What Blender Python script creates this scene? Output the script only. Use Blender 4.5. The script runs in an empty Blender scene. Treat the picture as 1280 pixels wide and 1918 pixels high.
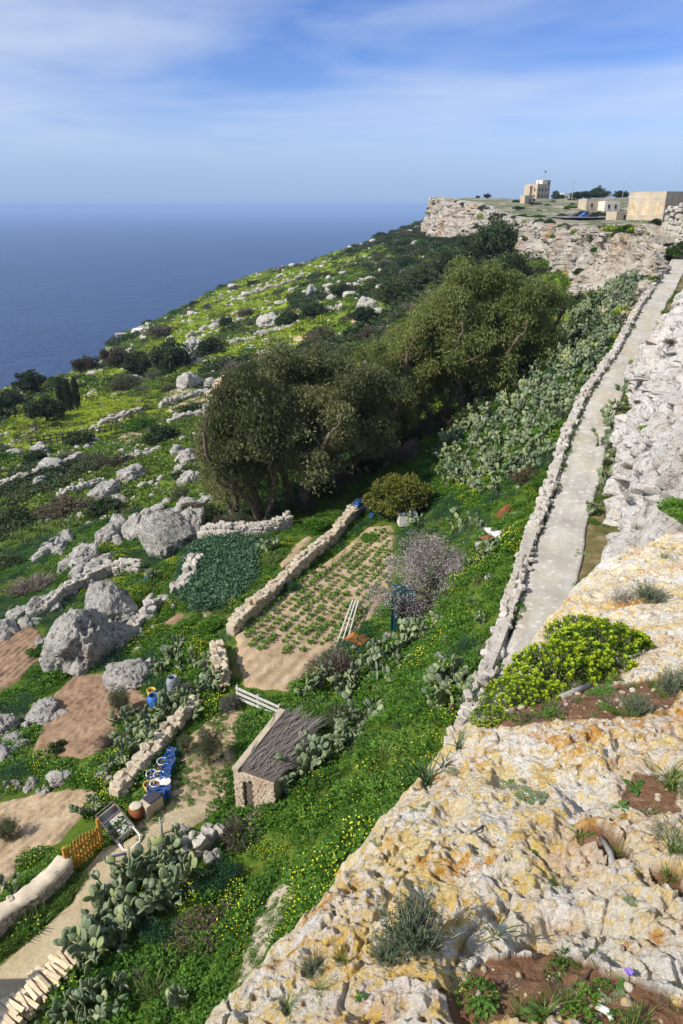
import bpy, bmesh, math, random
import numpy as np
from mathutils import Vector, Matrix, Euler

# ---------------------------------------------------------------- camera, world, sun, exposure
S = bpy.context.scene
COL = S.collection
PITCH = math.atan(574.0 / 1332.0)
cam_d = bpy.data.cameras.new('camera')
cam_d.lens = 25.0; cam_d.sensor_width = 36.0; cam_d.sensor_fit = 'AUTO'
cam_d.clip_start = 0.05; cam_d.clip_end = 120000
cam = bpy.data.objects.new('camera', cam_d); COL.objects.link(cam)
cam.location = (0, 0, 0); cam.rotation_euler = (math.pi / 2 - PITCH, 0, 0)
S.camera = cam
SHADOW_AZ = math.radians(65)          # direction shadows fall, clockwise from +Y
SUN_EL = math.radians(40)
sd = Vector((math.sin(SHADOW_AZ) * math.cos(SUN_EL), math.cos(SHADOW_AZ) * math.cos(SUN_EL), -math.sin(SUN_EL)))
sun_d = bpy.data.lights.new('sun', 'SUN'); sun_d.energy = 4.8; sun_d.angle = math.radians(0.53); sun_d.color = (1.0, 0.94, 0.84)
sun = bpy.data.objects.new('sun', sun_d); COL.objects.link(sun)
sun.rotation_euler = sd.to_track_quat('-Z', 'Y').to_euler()
S.view_settings.view_transform = 'Standard'; S.view_settings.look = 'None'
S.view_settings.exposure = 0.3; S.view_settings.gamma = 1.0
S.cycles.max_bounces = 6; S.cycles.diffuse_bounces = 3; S.cycles.glossy_bounces = 2
S.cycles.transmission_bounces = 3; S.cycles.volume_bounces = 0; S.cycles.transparent_max_bounces = 6
S.cycles.use_denoising = True
S.cycles.volume_max_steps = 64
W = bpy.data.worlds.new('World'); S.world = W; W.use_nodes = True
nt = W.node_tree; nt.nodes.clear()
def wn(t, **k):
    n = nt.nodes.new(t)
    for a, b in k.items(): setattr(n, a, b)
    return n
wo = wn('ShaderNodeOutputWorld'); wb = wn('ShaderNodeBackground'); wb.inputs[1].default_value = 0.10
sky = wn('ShaderNodeTexSky', sky_type='NISHITA'); sky.sun_disc = False
sky.sun_elevation = SUN_EL; sky.sun_rotation = math.radians(65 + 180)
sky.altitude = 250; sky.air_density = 1.0; sky.dust_density = 0.0; sky.ozone_density = 4.0
tc = wn('ShaderNodeTexCoord'); sep = wn('ShaderNodeSeparateXYZ')
nt.links.new(tc.outputs['Generated'], sep.inputs[0])
# cloud-sheet coordinates: direction projected on a flat layer
mz = wn('ShaderNodeMath', operation='MAXIMUM'); mz.inputs[1].default_value = 0.0; nt.links.new(sep.outputs[2], mz.inputs[0])
az = wn('ShaderNodeMath', operation='ADD'); az.inputs[1].default_value = 0.045; nt.links.new(mz.outputs[0], az.inputs[0])
dx_ = wn('ShaderNodeMath', operation='DIVIDE'); dy_ = wn('ShaderNodeMath', operation='DIVIDE')
nt.links.new(sep.outputs[0], dx_.inputs[0]); nt.links.new(az.outputs[0], dx_.inputs[1])
nt.links.new(sep.outputs[1], dy_.inputs[0]); nt.links.new(az.outputs[0], dy_.inputs[1])
cx = wn('ShaderNodeCombineXYZ'); nt.links.new(dx_.outputs[0], cx.inputs[0]); nt.links.new(dy_.outputs[0], cx.inputs[1])
mp = wn('ShaderNodeMapping'); mp.inputs['Rotation'].default_value = (0, math.radians(7), 0); mp.inputs['Scale'].default_value = (1.5, 1.5, 9.5); mp.inputs['Location'].default_value = (1.35, 0.2, 0.0)
nt.links.new(tc.outputs['Generated'], mp.inputs[0])
n1 = wn('ShaderNodeTexNoise'); n1.inputs['Scale'].default_value = 1.0; n1.inputs['Detail'].default_value = 8; n1.inputs['Roughness'].default_value = 0.55; n1.inputs['Distortion'].default_value = 0.5
nt.links.new(mp.outputs[0], n1.inputs['Vector'])
cr = wn('ShaderNodeValToRGB'); cr.color_ramp.elements[0].position = 0.29; cr.color_ramp.elements[1].position = 0.62
cr.color_ramp.elements[0].color = (0, 0, 0, 1); cr.color_ramp.elements[1].color = (0.82, 0.82, 0.82, 1)
nt.links.new(n1.outputs[0], cr.inputs[0])
fade = wn('ShaderNodeMapRange'); fade.inputs[1].default_value = -0.01; fade.inputs[2].default_value = 0.10; nt.links.new(sep.outputs[2], fade.inputs[0])
cm = wn('ShaderNodeMath', operation='MULTIPLY'); nt.links.new(cr.outputs[0], cm.inputs[0]); nt.links.new(fade.outputs[0], cm.inputs[1])
tint = wn('ShaderNodeMix', data_type='RGBA', blend_type='MULTIPLY'); tint.inputs[0].default_value = 1.0
tint.inputs[7].default_value = (0.66, 0.76, 1.12, 1); nt.links.new(sky.outputs[0], tint.inputs[6])
mixc = wn('ShaderNodeMix', data_type='RGBA'); nt.links.new(cm.outputs[0], mixc.inputs[0]); nt.links.new(tint.outputs[2], mixc.inputs[6]); mixc.inputs[7].default_value = (5.7, 6.4, 7.7, 1)
hzf = wn('ShaderNodeMapRange', interpolation_type='SMOOTHSTEP'); hzf.inputs[1].default_value = 0.0; hzf.inputs[2].default_value = 0.10; hzf.inputs[3].default_value = 0.85; hzf.inputs[4].default_value = 0.0; nt.links.new(mz.outputs[0], hzf.inputs[0])
mixh = wn('ShaderNodeMix', data_type='RGBA'); nt.links.new(hzf.outputs[0], mixh.inputs[0]); nt.links.new(mixc.outputs[2], mixh.inputs[6]); mixh.inputs[7].default_value = (2.7, 3.9, 6.1, 1)
nt.links.new(mixh.outputs[2], wb.inputs[0]); nt.links.new(wb.outputs[0], wo.inputs[0])

# ---------------------------------------------------------------- numeric helpers
rng = np.random.default_rng(7); random.seed(7)
def _h(ix, iy, iz, seed):
    n = (ix.astype(np.int64) * 374761393 + iy.astype(np.int64) * 668265263 + iz.astype(np.int64) * 2147483647 + seed * 1274126177) & 0xffffffff
    n = ((n ^ (n >> 13)) * 1274126177) & 0xffffffff
    n = (n ^ (n >> 16)) & 0xffffffff
    n = (n * 2246822519) & 0xffffffff
    return ((n ^ (n >> 15)) & 0xffffff) / float(0xffffff)
def vn(x, y, z=None, seed=0):
    flat = z is None; x = np.asarray(x, float); y = np.asarray(y, float); z = np.zeros_like(x) if z is None else np.asarray(z, float)
    ix, iy, iz = np.floor(x), np.floor(y), np.floor(z); fx, fy, fz = x - ix, y - iy, z - iz
    u, v, w = [f * f * f * (f * (f * 6 - 15) + 10) for f in (fx, fy, fz)]
    r = 0
    if flat:
        iz = np.zeros_like(ix)
        for a in (0, 1):
            for b in (0, 1): r = r + _h(ix + a, iy + b, iz, seed) * (u if a else 1 - u) * (v if b else 1 - v)
        return r * 2 - 1
    for a in (0, 1):
        for b in (0, 1):
            for c in (0, 1):
                r = r + _h(ix + a, iy + b, iz + c, seed) * (u if a else 1 - u) * (v if b else 1 - v) * (w if c else 1 - w)
    return r * 2 - 1
def fbm(x, y, z=None, oct=4, seed=0, gain=0.5, ridged=False):
    r, a, f, t = 0, 1.0, 1.0, 0
    for o in range(oct):
        n = vn(np.asarray(x) * f + o * 17.3, np.asarray(y) * f - o * 9.1, None if z is None else np.asarray(z) * f + o * 3.7, seed + o)
        r = r + a * ((1 - 2 * np.abs(n)) if ridged else n); t += a; a *= gain; f *= 2.03
    return r / t
def worley(x, y, seed=0):
    ix, iy = np.floor(x), np.floor(y); d1 = np.full(np.shape(x), 9.0); d2 = d1.copy()
    for a in (-1, 0, 1):
        for b in (-1, 0, 1):
            jx, jy = ix + a, iy + b; zz = np.zeros_like(jx)
            d = np.hypot(jx + _h(jx, jy, zz, seed) - x, jy + _h(jx, jy, zz, seed + 5) - y)
            d2 = np.where(d < d1, d1, np.minimum(d2, d)); d1 = np.minimum(d1, d)
    return d1, d2
def cells(x, y, seed=0):
    """nearest cell: its distance, the gap to the next one, and a random value of the cell"""
    ix, iy = np.floor(x), np.floor(y); d1 = np.full(np.shape(x), 9.0); d2 = d1.copy(); idv = np.zeros(np.shape(x)); zz = np.zeros_like(ix)
    for a in (-1, 0, 1):
        for b in (-1, 0, 1):
            jx, jy = ix + a, iy + b; d = np.hypot(jx + _h(jx, jy, zz, seed) - x, jy + _h(jx, jy, zz, seed + 5) - y)
            m = d < d1; d2 = np.where(m, d1, np.minimum(d2, d)); idv = np.where(m, _h(jx, jy, zz, seed + 9), idv); d1 = np.minimum(d1, d)
    return d1, d2 - d1, idv
def sstep(a, b, x):
    t = np.clip((np.asarray(x, float) - a) / (b - a), 0, 1); return t * t * (3 - 2 * t)
def TPS(P, V, reg=1e-4):
    P = np.asarray(P, float); n = len(P)
    def ker(A, B):
        d2 = ((A[:, None, :] - B[None]) ** 2).sum(-1); return 0.5 * d2 * np.log(d2 + 1e-12)
    K = ker(P, P) + reg * np.eye(n); Q = np.hstack([np.ones((n, 1)), P])
    A = np.zeros((n + 3, n + 3)); A[:n, :n] = K; A[:n, n:] = Q; A[n:, :n] = Q.T
    w = np.linalg.solve(A, np.concatenate([np.asarray(V, float), np.zeros(3)]))
    def f(X):
        X = np.asarray(X, float); out = np.empty(len(X))
        for i in range(0, len(X), 20000):
            s = X[i:i + 20000]; out[i:i + 20000] = ker(s, P) @ w[:n] + w[n] + s @ w[n + 1:]
        return out
    return f
CP, SP = math.cos(PITCH), math.sin(PITCH)
def ray(px, py):
    x = (px - 640) / 1332.0; y = (959 - py) / 1332.0
    return np.array((x, CP + y * SP, -SP + y * CP))
def pz(px, py, z):
    d = ray(px, py); return d * (z / d[2])
def pt(px, py, t):                      # the point t metres deep in view
    return ray(px, py) * t
def inpoly(x, y, poly):
    poly = np.asarray(poly); r = np.zeros(np.shape(x), bool); j = len(poly) - 1
    for i in range(len(poly)):
        xi, yi = poly[i][:2]; xj, yj = poly[j][:2]
        c = ((yi > y) != (yj > y)) & (x < (xj - xi) * (y - yi) / (yj - yi + 1e-12) + xi); r ^= c; j = i
    return r
def polydist(x, y, line):
    """distance to an open polyline, and the side (+ left of travel)"""
    best = np.full(np.shape(x), 1e9); side = np.zeros(np.shape(x)); par = np.zeros(np.shape(x)); acc = 0
    for (ax, ay), (bx, by) in zip(line[:-1], line[1:]):
        L = math.hypot(bx - ax, by - ay); ux, uy = (bx - ax) / L, (by - ay) / L
        t = np.clip((x - ax) * ux + (y - ay) * uy, 0, L); d = np.hypot(x - ax - ux * t, y - ay - uy * t)
        m = d < best; best = np.where(m, d, best); side = np.where(m, ux * (y - ay) - uy * (x - ax), side); par = np.where(m, acc + t, par); acc += L
    return best, np.sign(side), par

# ---------------------------------------------------------------- object helpers
def link(o, parent=None):
    COL.objects.link(o)
    if parent is not None: o.parent = parent
    return o
def mesh_np(name, V, F, mats=(), smooth=False, midx=None, attrs=None):
    me = bpy.data.meshes.new(name); V = np.asarray(V, np.float32)
    if isinstance(F, np.ndarray) and F.ndim == 2:
        k = F.shape[1]; flat = F.ravel(); starts = np.arange(len(F)) * k
    else:
        flat = np.concatenate([np.asarray(f) for f in F]); ln = np.array([len(f) for f in F]); starts = np.concatenate([[0], np.cumsum(ln)[:-1]])
    me.vertices.add(len(V)); me.vertices.foreach_set('co', V.ravel())
    me.loops.add(len(flat)); me.loops.foreach_set('vertex_index', flat.astype(np.int32))
    me.polygons.add(len(starts)); me.polygons.foreach_set('loop_start', starts.astype(np.int32))
    if midx is not None: me.polygons.foreach_set('material_index', np.asarray(midx, np.int32))
    me.polygons.foreach_set('use_smooth', np.full(len(starts), bool(smooth)))
    for m in (mats if isinstance(mats, (list, tuple)) else (mats,)): me.materials.append(m)
    me.update(calc_edges=True)
    for k, (t, d, dom) in (attrs or {}).items():
        a = me.attributes.new(k, t, dom); a.data.foreach_set('value', d)
    return me
def obj(name, me, parent=None, loc=None, rot=None, sc=None):
    o = bpy.data.objects.new(name, me); link(o, parent)
    if loc is not None: o.location = [float(v) for v in loc]
    if rot is not None: o.rotation_euler = rot
    if sc is not None: o.scale = (sc, sc, sc) if np.isscalar(sc) else sc
    return o
def tag(o, label, cat, group=None):
    o['label'] = label; o['category'] = cat; o['kind'] = 'thing'
    if group: o['group'] = group
    return o
def thing(name, label, cat, loc=(0, 0, 0), rz=0, group=None, sc=1):
    o = bpy.data.objects.new(name, None); o.empty_display_size = 0.2; link(o)
    o.location = [float(v) for v in loc]; o.rotation_euler = (0, 0, rz); o.scale = (sc, sc, sc)
    return tag(o, label, cat, group)
def struct(o): o['kind'] = 'structure'; return o
def stuff(o): o['kind'] = 'stuff'; return o
def dup(root, loc, rz=0, sc=1, label=None, group=None):
    r = root.copy(); COL.objects.link(r); r.location = [float(v) for v in loc]; r.rotation_euler = (0, 0, rz); r.scale = (sc, sc, sc)
    if label: r['label'] = label
    if group: r['group'] = group
    for ch in root.children:
        c = ch.copy(); COL.objects.link(c); c.parent = r
        for g in ch.children:
            d = g.copy(); COL.objects.link(d); d.parent = c
    return r
class MB:
    """collects boxes, bars, tubes and lathes into one mesh"""
    def __init__(s): s.v = []; s.f = []; s.m = []; s.mi = 0
    def add(s, V, F):
        b = len(s.v); s.v += [tuple(float(c) for c in p) for p in V]; s.f += [[b + i for i in f] for f in F]; s.m += [s.mi] * len(F); return s
    def box(s, c, d, rot=None, taper=1.0):
        V = []
        for z in (-1, 1):
            k = taper if z > 0 else 1
            for x, y in ((-1, -1), (1, -1), (1, 1), (-1, 1)): V.append(Vector((x * d[0] / 2 * k, y * d[1] / 2 * k, z * d[2] / 2)))
        if rot is not None:
            M = Euler(rot).to_matrix(); V = [M @ p for p in V]
        c = Vector(c); return s.add([p + c for p in V], [(3, 2, 1, 0), (4, 5, 6, 7), (0, 1, 5, 4), (1, 2, 6, 5), (2, 3, 7, 6), (3, 0, 4, 7)])
    def bar(s, a, b, w, h=None):
        a, b = Vector(a), Vector(b); h = h or w; d = (b - a); L = d.length; q = d.to_track_quat('X', 'Z').to_matrix()
        V = []
        for x in (0, 1):
            for y, z in ((-1, -1), (1, -1), (1, 1), (-1, 1)): V.append(a + q @ Vector((x * L, y * w / 2, z * h / 2)))
        return s.add(V, [(0, 1, 2, 3), (7, 6, 5, 4), (0, 4, 5, 1), (1, 5, 6, 2), (2, 6, 7, 3), (3, 7, 4, 0)])
    def tube(s, pts, rad, n=6, cap=True):
        pts = [Vector([float(c) for c in p]) for p in pts]; rad = [rad] * len(pts) if np.isscalar(rad) else rad; V = []; up = Vector((0.31, 0.17, 0.93))
        for i, p in enumerate(pts):
            d = (pts[min(i + 1, len(pts) - 1)] - pts[max(i - 1, 0)]).normalized()
            a = d.cross(up)
            if a.length < 1e-3: a = d.cross(Vector((1, 0, 0)))
            a.normalize(); b = d.cross(a)
            for k in range(n):
                t = 2 * math.pi * k / n; V.append(p + a * (math.cos(t) * rad[i]) + b * (math.sin(t) * rad[i]))
        F = []
        for i in range(len(pts) - 1):
            for k in range(n): F.append((i * n + k, i * n + (k + 1) % n, (i + 1) * n + (k + 1) % n, (i + 1) * n + k))
        if cap: F.append(tuple(range(n - 1, -1, -1))); F.append(tuple((len(pts) - 1) * n + k for k in range(n)))
        return s.add(V, F)
    def lathe(s, prof, n=16, c=(0, 0, 0), cap_top=True, cap_bot=True, sx=1, sy=1):
        V = [(c[0] + r * sx * math.cos(2 * math.pi * k / n), c[1] + r * sy * math.sin(2 * math.pi * k / n), c[2] + z) for r, z in prof for k in range(n)]
        F = [(i * n + k, i * n + (k + 1) % n, (i + 1) * n + (k + 1) % n, (i + 1) * n + k) for i in range(len(prof) - 1) for k in range(n)]
        if cap_bot: F.append(tuple(range(n - 1, -1, -1)))
        if cap_top: F.append(tuple((len(prof) - 1) * n + k for k in range(n)))
        return s.add(V, F)
    def mesh(s, name, mats, smooth=False):
        return mesh_np(name, s.v, s.f, mats, smooth, s.m)
    def build(s, name, mats, parent=None, smooth=False, **k): return obj(name, s.mesh(name, mats, smooth), parent, **k)

# ---------------------------------------------------------------- materials
def mat(name, rough=0.9, spec=0.15):
    m = bpy.data.materials.new(name); m.use_nodes = True; t = m.node_tree; b = t.nodes['Principled BSDF']
    b.inputs['Roughness'].default_value = rough; b.inputs['Specular IOR Level'].default_value = spec
    return m, t, b
def N(t, typ, **k):
    n = t.nodes.new(typ)
    for a, v in k.items():
        if a.startswith('i_'): n.inputs[a[2:].replace('_', ' ')].default_value = v
        else: setattr(n, a, v)
    return n
def noise(t, scale, detail=5, rough=0.55, vec=None, dist=0.0, stretch=None):
    n = N(t, 'ShaderNodeTexNoise', i_Scale=scale, i_Detail=detail, i_Roughness=rough, i_Distortion=dist)
    if vec is None: vec = N(t, 'ShaderNodeTexCoord').outputs['Object']
    if stretch:
        mp = N(t, 'ShaderNodeMapping'); mp.inputs['Scale'].default_value = stretch; t.links.new(vec, mp.inputs[0]); vec = mp.outputs[0]
    t.links.new(vec, n.inputs['Vector']); return n.outputs[0]
def ramp(t, fac, stops):
    r = N(t, 'ShaderNodeValToRGB'); e = r.color_ramp.elements
    while len(e) < len(stops): e.new(0.5)
    for el, (p, c) in zip(e, stops):
        el.position = p; el.color = (*c, 1) if not np.isscalar(c) else (c, c, c, 1)
    t.links.new(fac, r.inputs[0]); return r.outputs[0]
def mix(t, fac, a, b, mode='MIX'):
    m = N(t, 'ShaderNodeMix', data_type='RGBA', blend_type=mode)
    for s, v in ((0, fac), (6, a), (7, b)):
        if hasattr(v, 'is_linked'): t.links.new(v, m.inputs[s])
        elif s == 0: m.inputs[0].default_value = v
        else: m.inputs[s].default_value = (*v, 1)
    return m.outputs[2]
def attr(t, name):
    return N(t, 'ShaderNodeAttribute', attribute_name=name).outputs['Fac']
def bump(t, b, h, strength=0.5, dist=0.05):
    n = N(t, 'ShaderNodeBump'); n.inputs['Strength'].default_value = strength; n.inputs['Distance'].default_value = dist
    t.links.new(h, n.inputs['Height']); t.links.new(n.outputs[0], b.inputs['Normal'])
def wpos(t): return N(t, 'ShaderNodeNewGeometry').outputs['Position']
def plain(name, col, rough=0.8, spec=0.2, var=0.25, scale=6, bmp=0.15, metallic=0, dirt=None):
    m, t, b = mat(name, rough, spec); b.inputs['Metallic'].default_value = metallic
    n = noise(t, scale, 6, 0.6)
    lo = tuple(c * (1 - var) for c in col); hi = tuple(min(1, c * (1 + var)) for c in col)
    c = ramp(t, n, [(0.3, lo), (0.7, hi)])
    if dirt: c = mix(t, ramp(t, noise(t, scale * 0.37, 5, 0.65), [(0.5, 0.0), (0.66, 0.8)]), c, dirt)
    t.links.new(c, b.inputs['Base Color'])
    if bmp: bump(t, b, noise(t, scale * 6, 4), bmp, 0.02)
    return m
def leafmat(name, cols, trans=0.25, rough=0.55, tcol=None, byobj=True):
    """leaf colour varies from leaf clump to leaf clump (attribute rnd on the faces) and from plant to plant"""
    m = bpy.data.materials.new(name); m.use_nodes = True; t = m.node_tree; t.nodes.clear()
    o = N(t, 'ShaderNodeOutputMaterial'); p = N(t, 'ShaderNodeBsdfPrincipled'); p.inputs['Roughness'].default_value = rough; p.inputs['Specular IOR Level'].default_value = 0.25
    r = N(t, 'ShaderNodeObjectInfo').outputs['Random']; a = attr(t, 'rnd')
    k = N(t, 'ShaderNodeMath', operation='MULTIPLY_ADD'); t.links.new(r, k.inputs[0]); k.inputs[1].default_value = 0.45 if byobj else 0.0
    k2 = N(t, 'ShaderNodeMath', operation='MULTIPLY'); t.links.new(a, k2.inputs[0]); k2.inputs[1].default_value = 0.55 if byobj else 1.0
    t.links.new(k2.outputs[0], k.inputs[2])
    n = len(cols); c = ramp(t, k.outputs[0], [(0.12 + 0.76 * i / max(1, n - 1), cc) for i, cc in enumerate(cols)])
    t.links.new(c, p.inputs['Base Color'])
    tr = N(t, 'ShaderNodeBsdfTranslucent'); g = mix(t, 1.0, c, tcol or (1.3, 1.5, 0.6), 'MULTIPLY'); t.links.new(g, tr.inputs[0])
    ms = N(t, 'ShaderNodeMixShader'); ms.inputs[0].default_value = trans
    t.links.new(p.outputs[0], ms.inputs[1]); t.links.new(tr.outputs[0], ms.inputs[2]); t.links.new(ms.outputs[0], o.inputs[0]); return m

def rock_material(name, base, pale, stain, dark, sc=1.0, stain_amt=(0.52, 0.68), dark_amt=(0.60, 0.74), bmp=0.7, bd=0.25, strata=0.0):
    m, t, b = mat(name, 0.95, 0.1); P = wpos(t)
    c = ramp(t, noise(t, 0.55 * sc, 8, 0.62, P), [(0.32, base), (0.62, pale)])
    c = mix(t, ramp(t, noise(t, 0.33 * sc, 6, 0.6, P, stretch=(1, 1, 0.3)), [(stain_amt[0], 0.0), (stain_amt[1], 0.85)]), c, stain)
    c = mix(t, ramp(t, noise(t, 1.7 * sc, 7, 0.68, P), [(dark_amt[0], 0.0), (dark_amt[1], 0.8)]), c, dark)
    c = mix(t, 0.55, c, ramp(t, noise(t, 9 * sc, 4, 0.7, P), [(0.32, 0.38), (0.62, 1.2)]), 'MULTIPLY')
    t.links.new(c, b.inputs['Base Color'])
    h = noise(t, 2.2 * sc, 9, 0.7, P)
    if strata:
        h2 = noise(t, 1.0 * sc, 5, 0.6, P, stretch=(0.25, 0.25, 3.2)); a = N(t, 'ShaderNodeMath', operation='MULTIPLY_ADD'); t.links.new(h2, a.inputs[0]); a.inputs[1].default_value = strata; t.links.new(h, a.inputs[2]); h = a.outputs[0]
    bump(t, b, h, bmp, bd); return m
M = {}
M['boulder'] = rock_material('boulder_limestone', (0.36, 0.34, 0.30), (0.65, 0.62, 0.565), (0.44, 0.36, 0.25), (0.09, 0.09, 0.075), 2.6, (0.6, 0.78), (0.53, 0.62), 1.0, 0.35)
M['cliff_near'] = rock_material('cliff_white_limestone', (0.58, 0.53, 0.46), (0.76, 0.73, 0.68), (0.62, 0.48, 0.34), (0.17, 0.15, 0.13), 1.7, (0.56, 0.72), (0.56, 0.64), 1.0, 0.3)
M['cliff_far'] = rock_material('cliff_stained_limestone', (0.33, 0.295, 0.245), (0.55, 0.50, 0.43), (0.42, 0.26, 0.14), (0.12, 0.115, 0.10), 0.35, (0.52, 0.64), (0.52, 0.64), 1.0, 0.8, 0.5)
M['outcrop'] = rock_material('outcrop_limestone', (0.37, 0.32, 0.245), (0.60, 0.54, 0.45), (0.46, 0.32, 0.18), (0.10, 0.095, 0.08), 0.7, (0.50, 0.62), (0.52, 0.62), 1.0, 0.6)
M['wall_stone'] = rock_material('wall_stone', (0.31, 0.285, 0.24), (0.52, 0.48, 0.42), (0.44, 0.34, 0.22), (0.16, 0.15, 0.13), 2.2, (0.6, 0.8), (0.6, 0.75), 0.7, 0.05)
M['wall_stone_tan'] = rock_material('wall_stone_tan', (0.40, 0.33, 0.23), (0.56, 0.48, 0.36), (0.46, 0.30, 0.16), (0.2, 0.17, 0.13), 2.2, (0.58, 0.8), (0.62, 0.78), 0.7, 0.05)

# ---------------------------------------------------------------- the lie of the land
_rd = [(980, 1282, -13.4), (1013, 1184, -13.2), (1038, 1067, -12.9), (1058, 989, -12.5), (1088, 891, -11.9), (1106, 812, -11.3), (1137, 734, -10.4), (1187, 656, -9.6), (1222, 578, -8.2), (1258, 520, -6.6), (1276, 480, -5.2)]
ROADC = np.array([(0.4, 6), (3.0, 12)] + [tuple(pz(*q)[:2]) for q in _rd] + [(39.5, 86)]); ROADZ = np.array([-13.9, -13.65] + [q[2] for q in _rd] + [-3.6]); ROADW = 1.9
def road_at(y): return np.interp(y, ROADC[:, 1], ROADC[:, 0]), np.interp(y, ROADC[:, 1], ROADZ)
COAST = [(-170, -120), (-150, 0), (-136, 90), (-122, 170), (-112, 226), (-97, 256), (-92, 284), (-99, 318), (-113, 347), (-98, 385), (-66, 450), (-20, 510), (15, 540), (63, 605), (95, 700), (120, 900)]
ctl = [  # (pixel x, pixel y, ground height)
 (0, 1918, -20), (60, 1800, -20), (160, 1640, -20), (0, 1640, -20.6), (60, 1540, -21), (230, 1560, -20), (300, 1490, -20), (440, 1530, -20), (250, 1700, -19.7), (330, 1800, -19), (350, 1640, -19.6),
 (520, 1700, -18.2), (470, 1850, -17.7), (600, 1580, -18.0), (650, 1500, -17.8), (560, 1450, -18.6), (700, 1380, -17.3), (760, 1300, -16.8), (640, 1330, -19.2), (480, 1320, -20), (400, 1420, -20), (540, 1290, -20),
 (150, 1350, -21.6), (60, 1420, -21.8), (20, 1230, -23), (160, 1200, -22.6), (270, 1160, -22), (330, 1260, -21), (420, 1200, -20.3), (440, 1200, -20), (600, 1200, -20), (560, 1080, -20), (700, 1000, -20), (650, 960, -20.2), (420, 1060, -21), (400, 1010, -21.3), (500, 1000, -20.8),
 (800, 1180, -17.6), (860, 1090, -16.2), (830, 1010, -18), (880, 1000, -16.5), (760, 940, -19.3), (850, 930, -17.6), (870, 850, -17), (950, 850, -15), (760, 810, -18.6), (900, 760, -16.6), (960, 700, -15.2), (1040, 640, -13),
 (480, 970, -21), (320, 1040, -23), (200, 1040, -24.5), (60, 1120, -25), (100, 1000, -27), (40, 900, -31), (200, 880, -30), (330, 850, -28.5), (300, 920, -26.5),
 (560, 860, -21), (650, 820, -20),
 (60, 800, -38), (250, 770, -35), (400, 730, -32), (80, 720, -46), (300, 690, -41), (160, 700, -48), (500, 640, -32), (650, 620, -27), (250, 625, -56), (330, 600, -50), (420, 560, -44), (500, 560, -37), (640, 540, -30), (780, 560, -20), (560, 500, -36), (700, 490, -24), (800, 470, -18.5), (870, 480, -14), (780, 425, -14)]
cw = [(*pz(*c)[:2], c[2]) for c in ctl]
cw += [(22.5, 78, -12.2), (30, 100, -11.5), (38, 148, -10.5), (46, 220, -11), (54, 300, -12.5), (50, 400, -14), (54, 470, -12), (70, 560, -10), (90, 640, -9), (0, 9, -16.5), (-4, 9, -18.5), (-12, 9, -20), (-25, 9, -22), (-40, 20, -28), (-60, 50, -36), (-110, 60, -52), (-120, 150, -57), (-110, 224, -56), (-110, 335, -61), (-92, 385, -55), (-63, 450, -41), (12, 530, -26), (60, 595, -13)]
for y in (10, 14, 18, 23, 28, 34, 41, 49, 56, 63, 70, 76):
    c, z = road_at(y); cw.append((c - 1.9, y, z - 0.4)); cw.append((c + 1.0, y, z - 0.7))
cw = np.array(cw)
def lp(x, y): return np.stack([np.arctan2(x, y + 6.0) * 1.6, np.log(np.hypot(x, y + 6.0))], -1)
_tps = TPS(lp(cw[:, 0], cw[:, 1]), cw[:, 2], 2e-3)
def Z(x, y, detail=True):
    x = np.atleast_1d(np.asarray(x, float)); y = np.atleast_1d(np.asarray(y, float)); sh = x.shape; x = x.ravel(); y = y.ravel()
    z = _tps(lp(x, y)); r = np.hypot(x, y)
    if detail:
        a = np.clip(0.0075 * (r - 22), 0.06, 2.4); w = np.clip(r * 0.09, 2.2, 22)
        z = z + 0.6 * a * fbm(x / 4.5, y / 4.5, oct=3, seed=3) * sstep(150, 60, r) + a * fbm(x / 26 + 3, y / 26, oct=4, seed=11) * sstep(45, 110, r)
        # terraces on the far slope
        tw = sstep(70, 120, r) * 0.75; st = 2.6; q = z / st; fr = q - np.floor(q); z = z * (1 - tw) + tw * st * (np.floor(q) + sstep(0.25, 0.95, fr) * 0.8 + fr * 0.2)
    d, s, _ = polydist(x, y, COAST)
    o = np.where(s > 0, d, 0); o2 = np.maximum(o + 2.5 * fbm(x / 9, y / 9, oct=3, seed=21) * (o > 0), 0)
    z = z - np.minimum(o2 * 2.3 + 0.06 * np.minimum(o2, 30) ** 2, 240 + z)
    c, rz = road_at(y); m = (y < 80) & (x > c - 1.35); z = np.where(m, np.minimum(z, rz - 0.35), z)
    return z.reshape(sh)
def at(px, py):
    """the ground point seen at a pixel of the photograph"""
    d = ray(px, py); t = np.exp(np.linspace(math.log(8), math.log(1500), 900)); p = d[None] * t[:, None]
    h = p[:, 2] - Z(p[:, 0], p[:, 1]); i = np.argmax(h < 0)
    if i == 0: i = len(t) - 1
    a, b = t[max(i - 1, 0)], t[i]; tt = np.linspace(a, b, 12); p = d[None] * tt[:, None]; h = p[:, 2] - Z(p[:, 0], p[:, 1]); j = max(np.argmax(h < 0), 1)
    k = tt[j]; q = d * k; return np.array((q[0], q[1], float(Z(q[0], q[1])[0])))
def atp(pts): return [at(*p) for p in pts]
def grid_faces(n, m):
    i = np.arange(n - 1)[:, None] * m + np.arange(m - 1)[None]; i = i.ravel(); return np.stack([i, i + 1, i + m + 1, i + m], 1)

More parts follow.
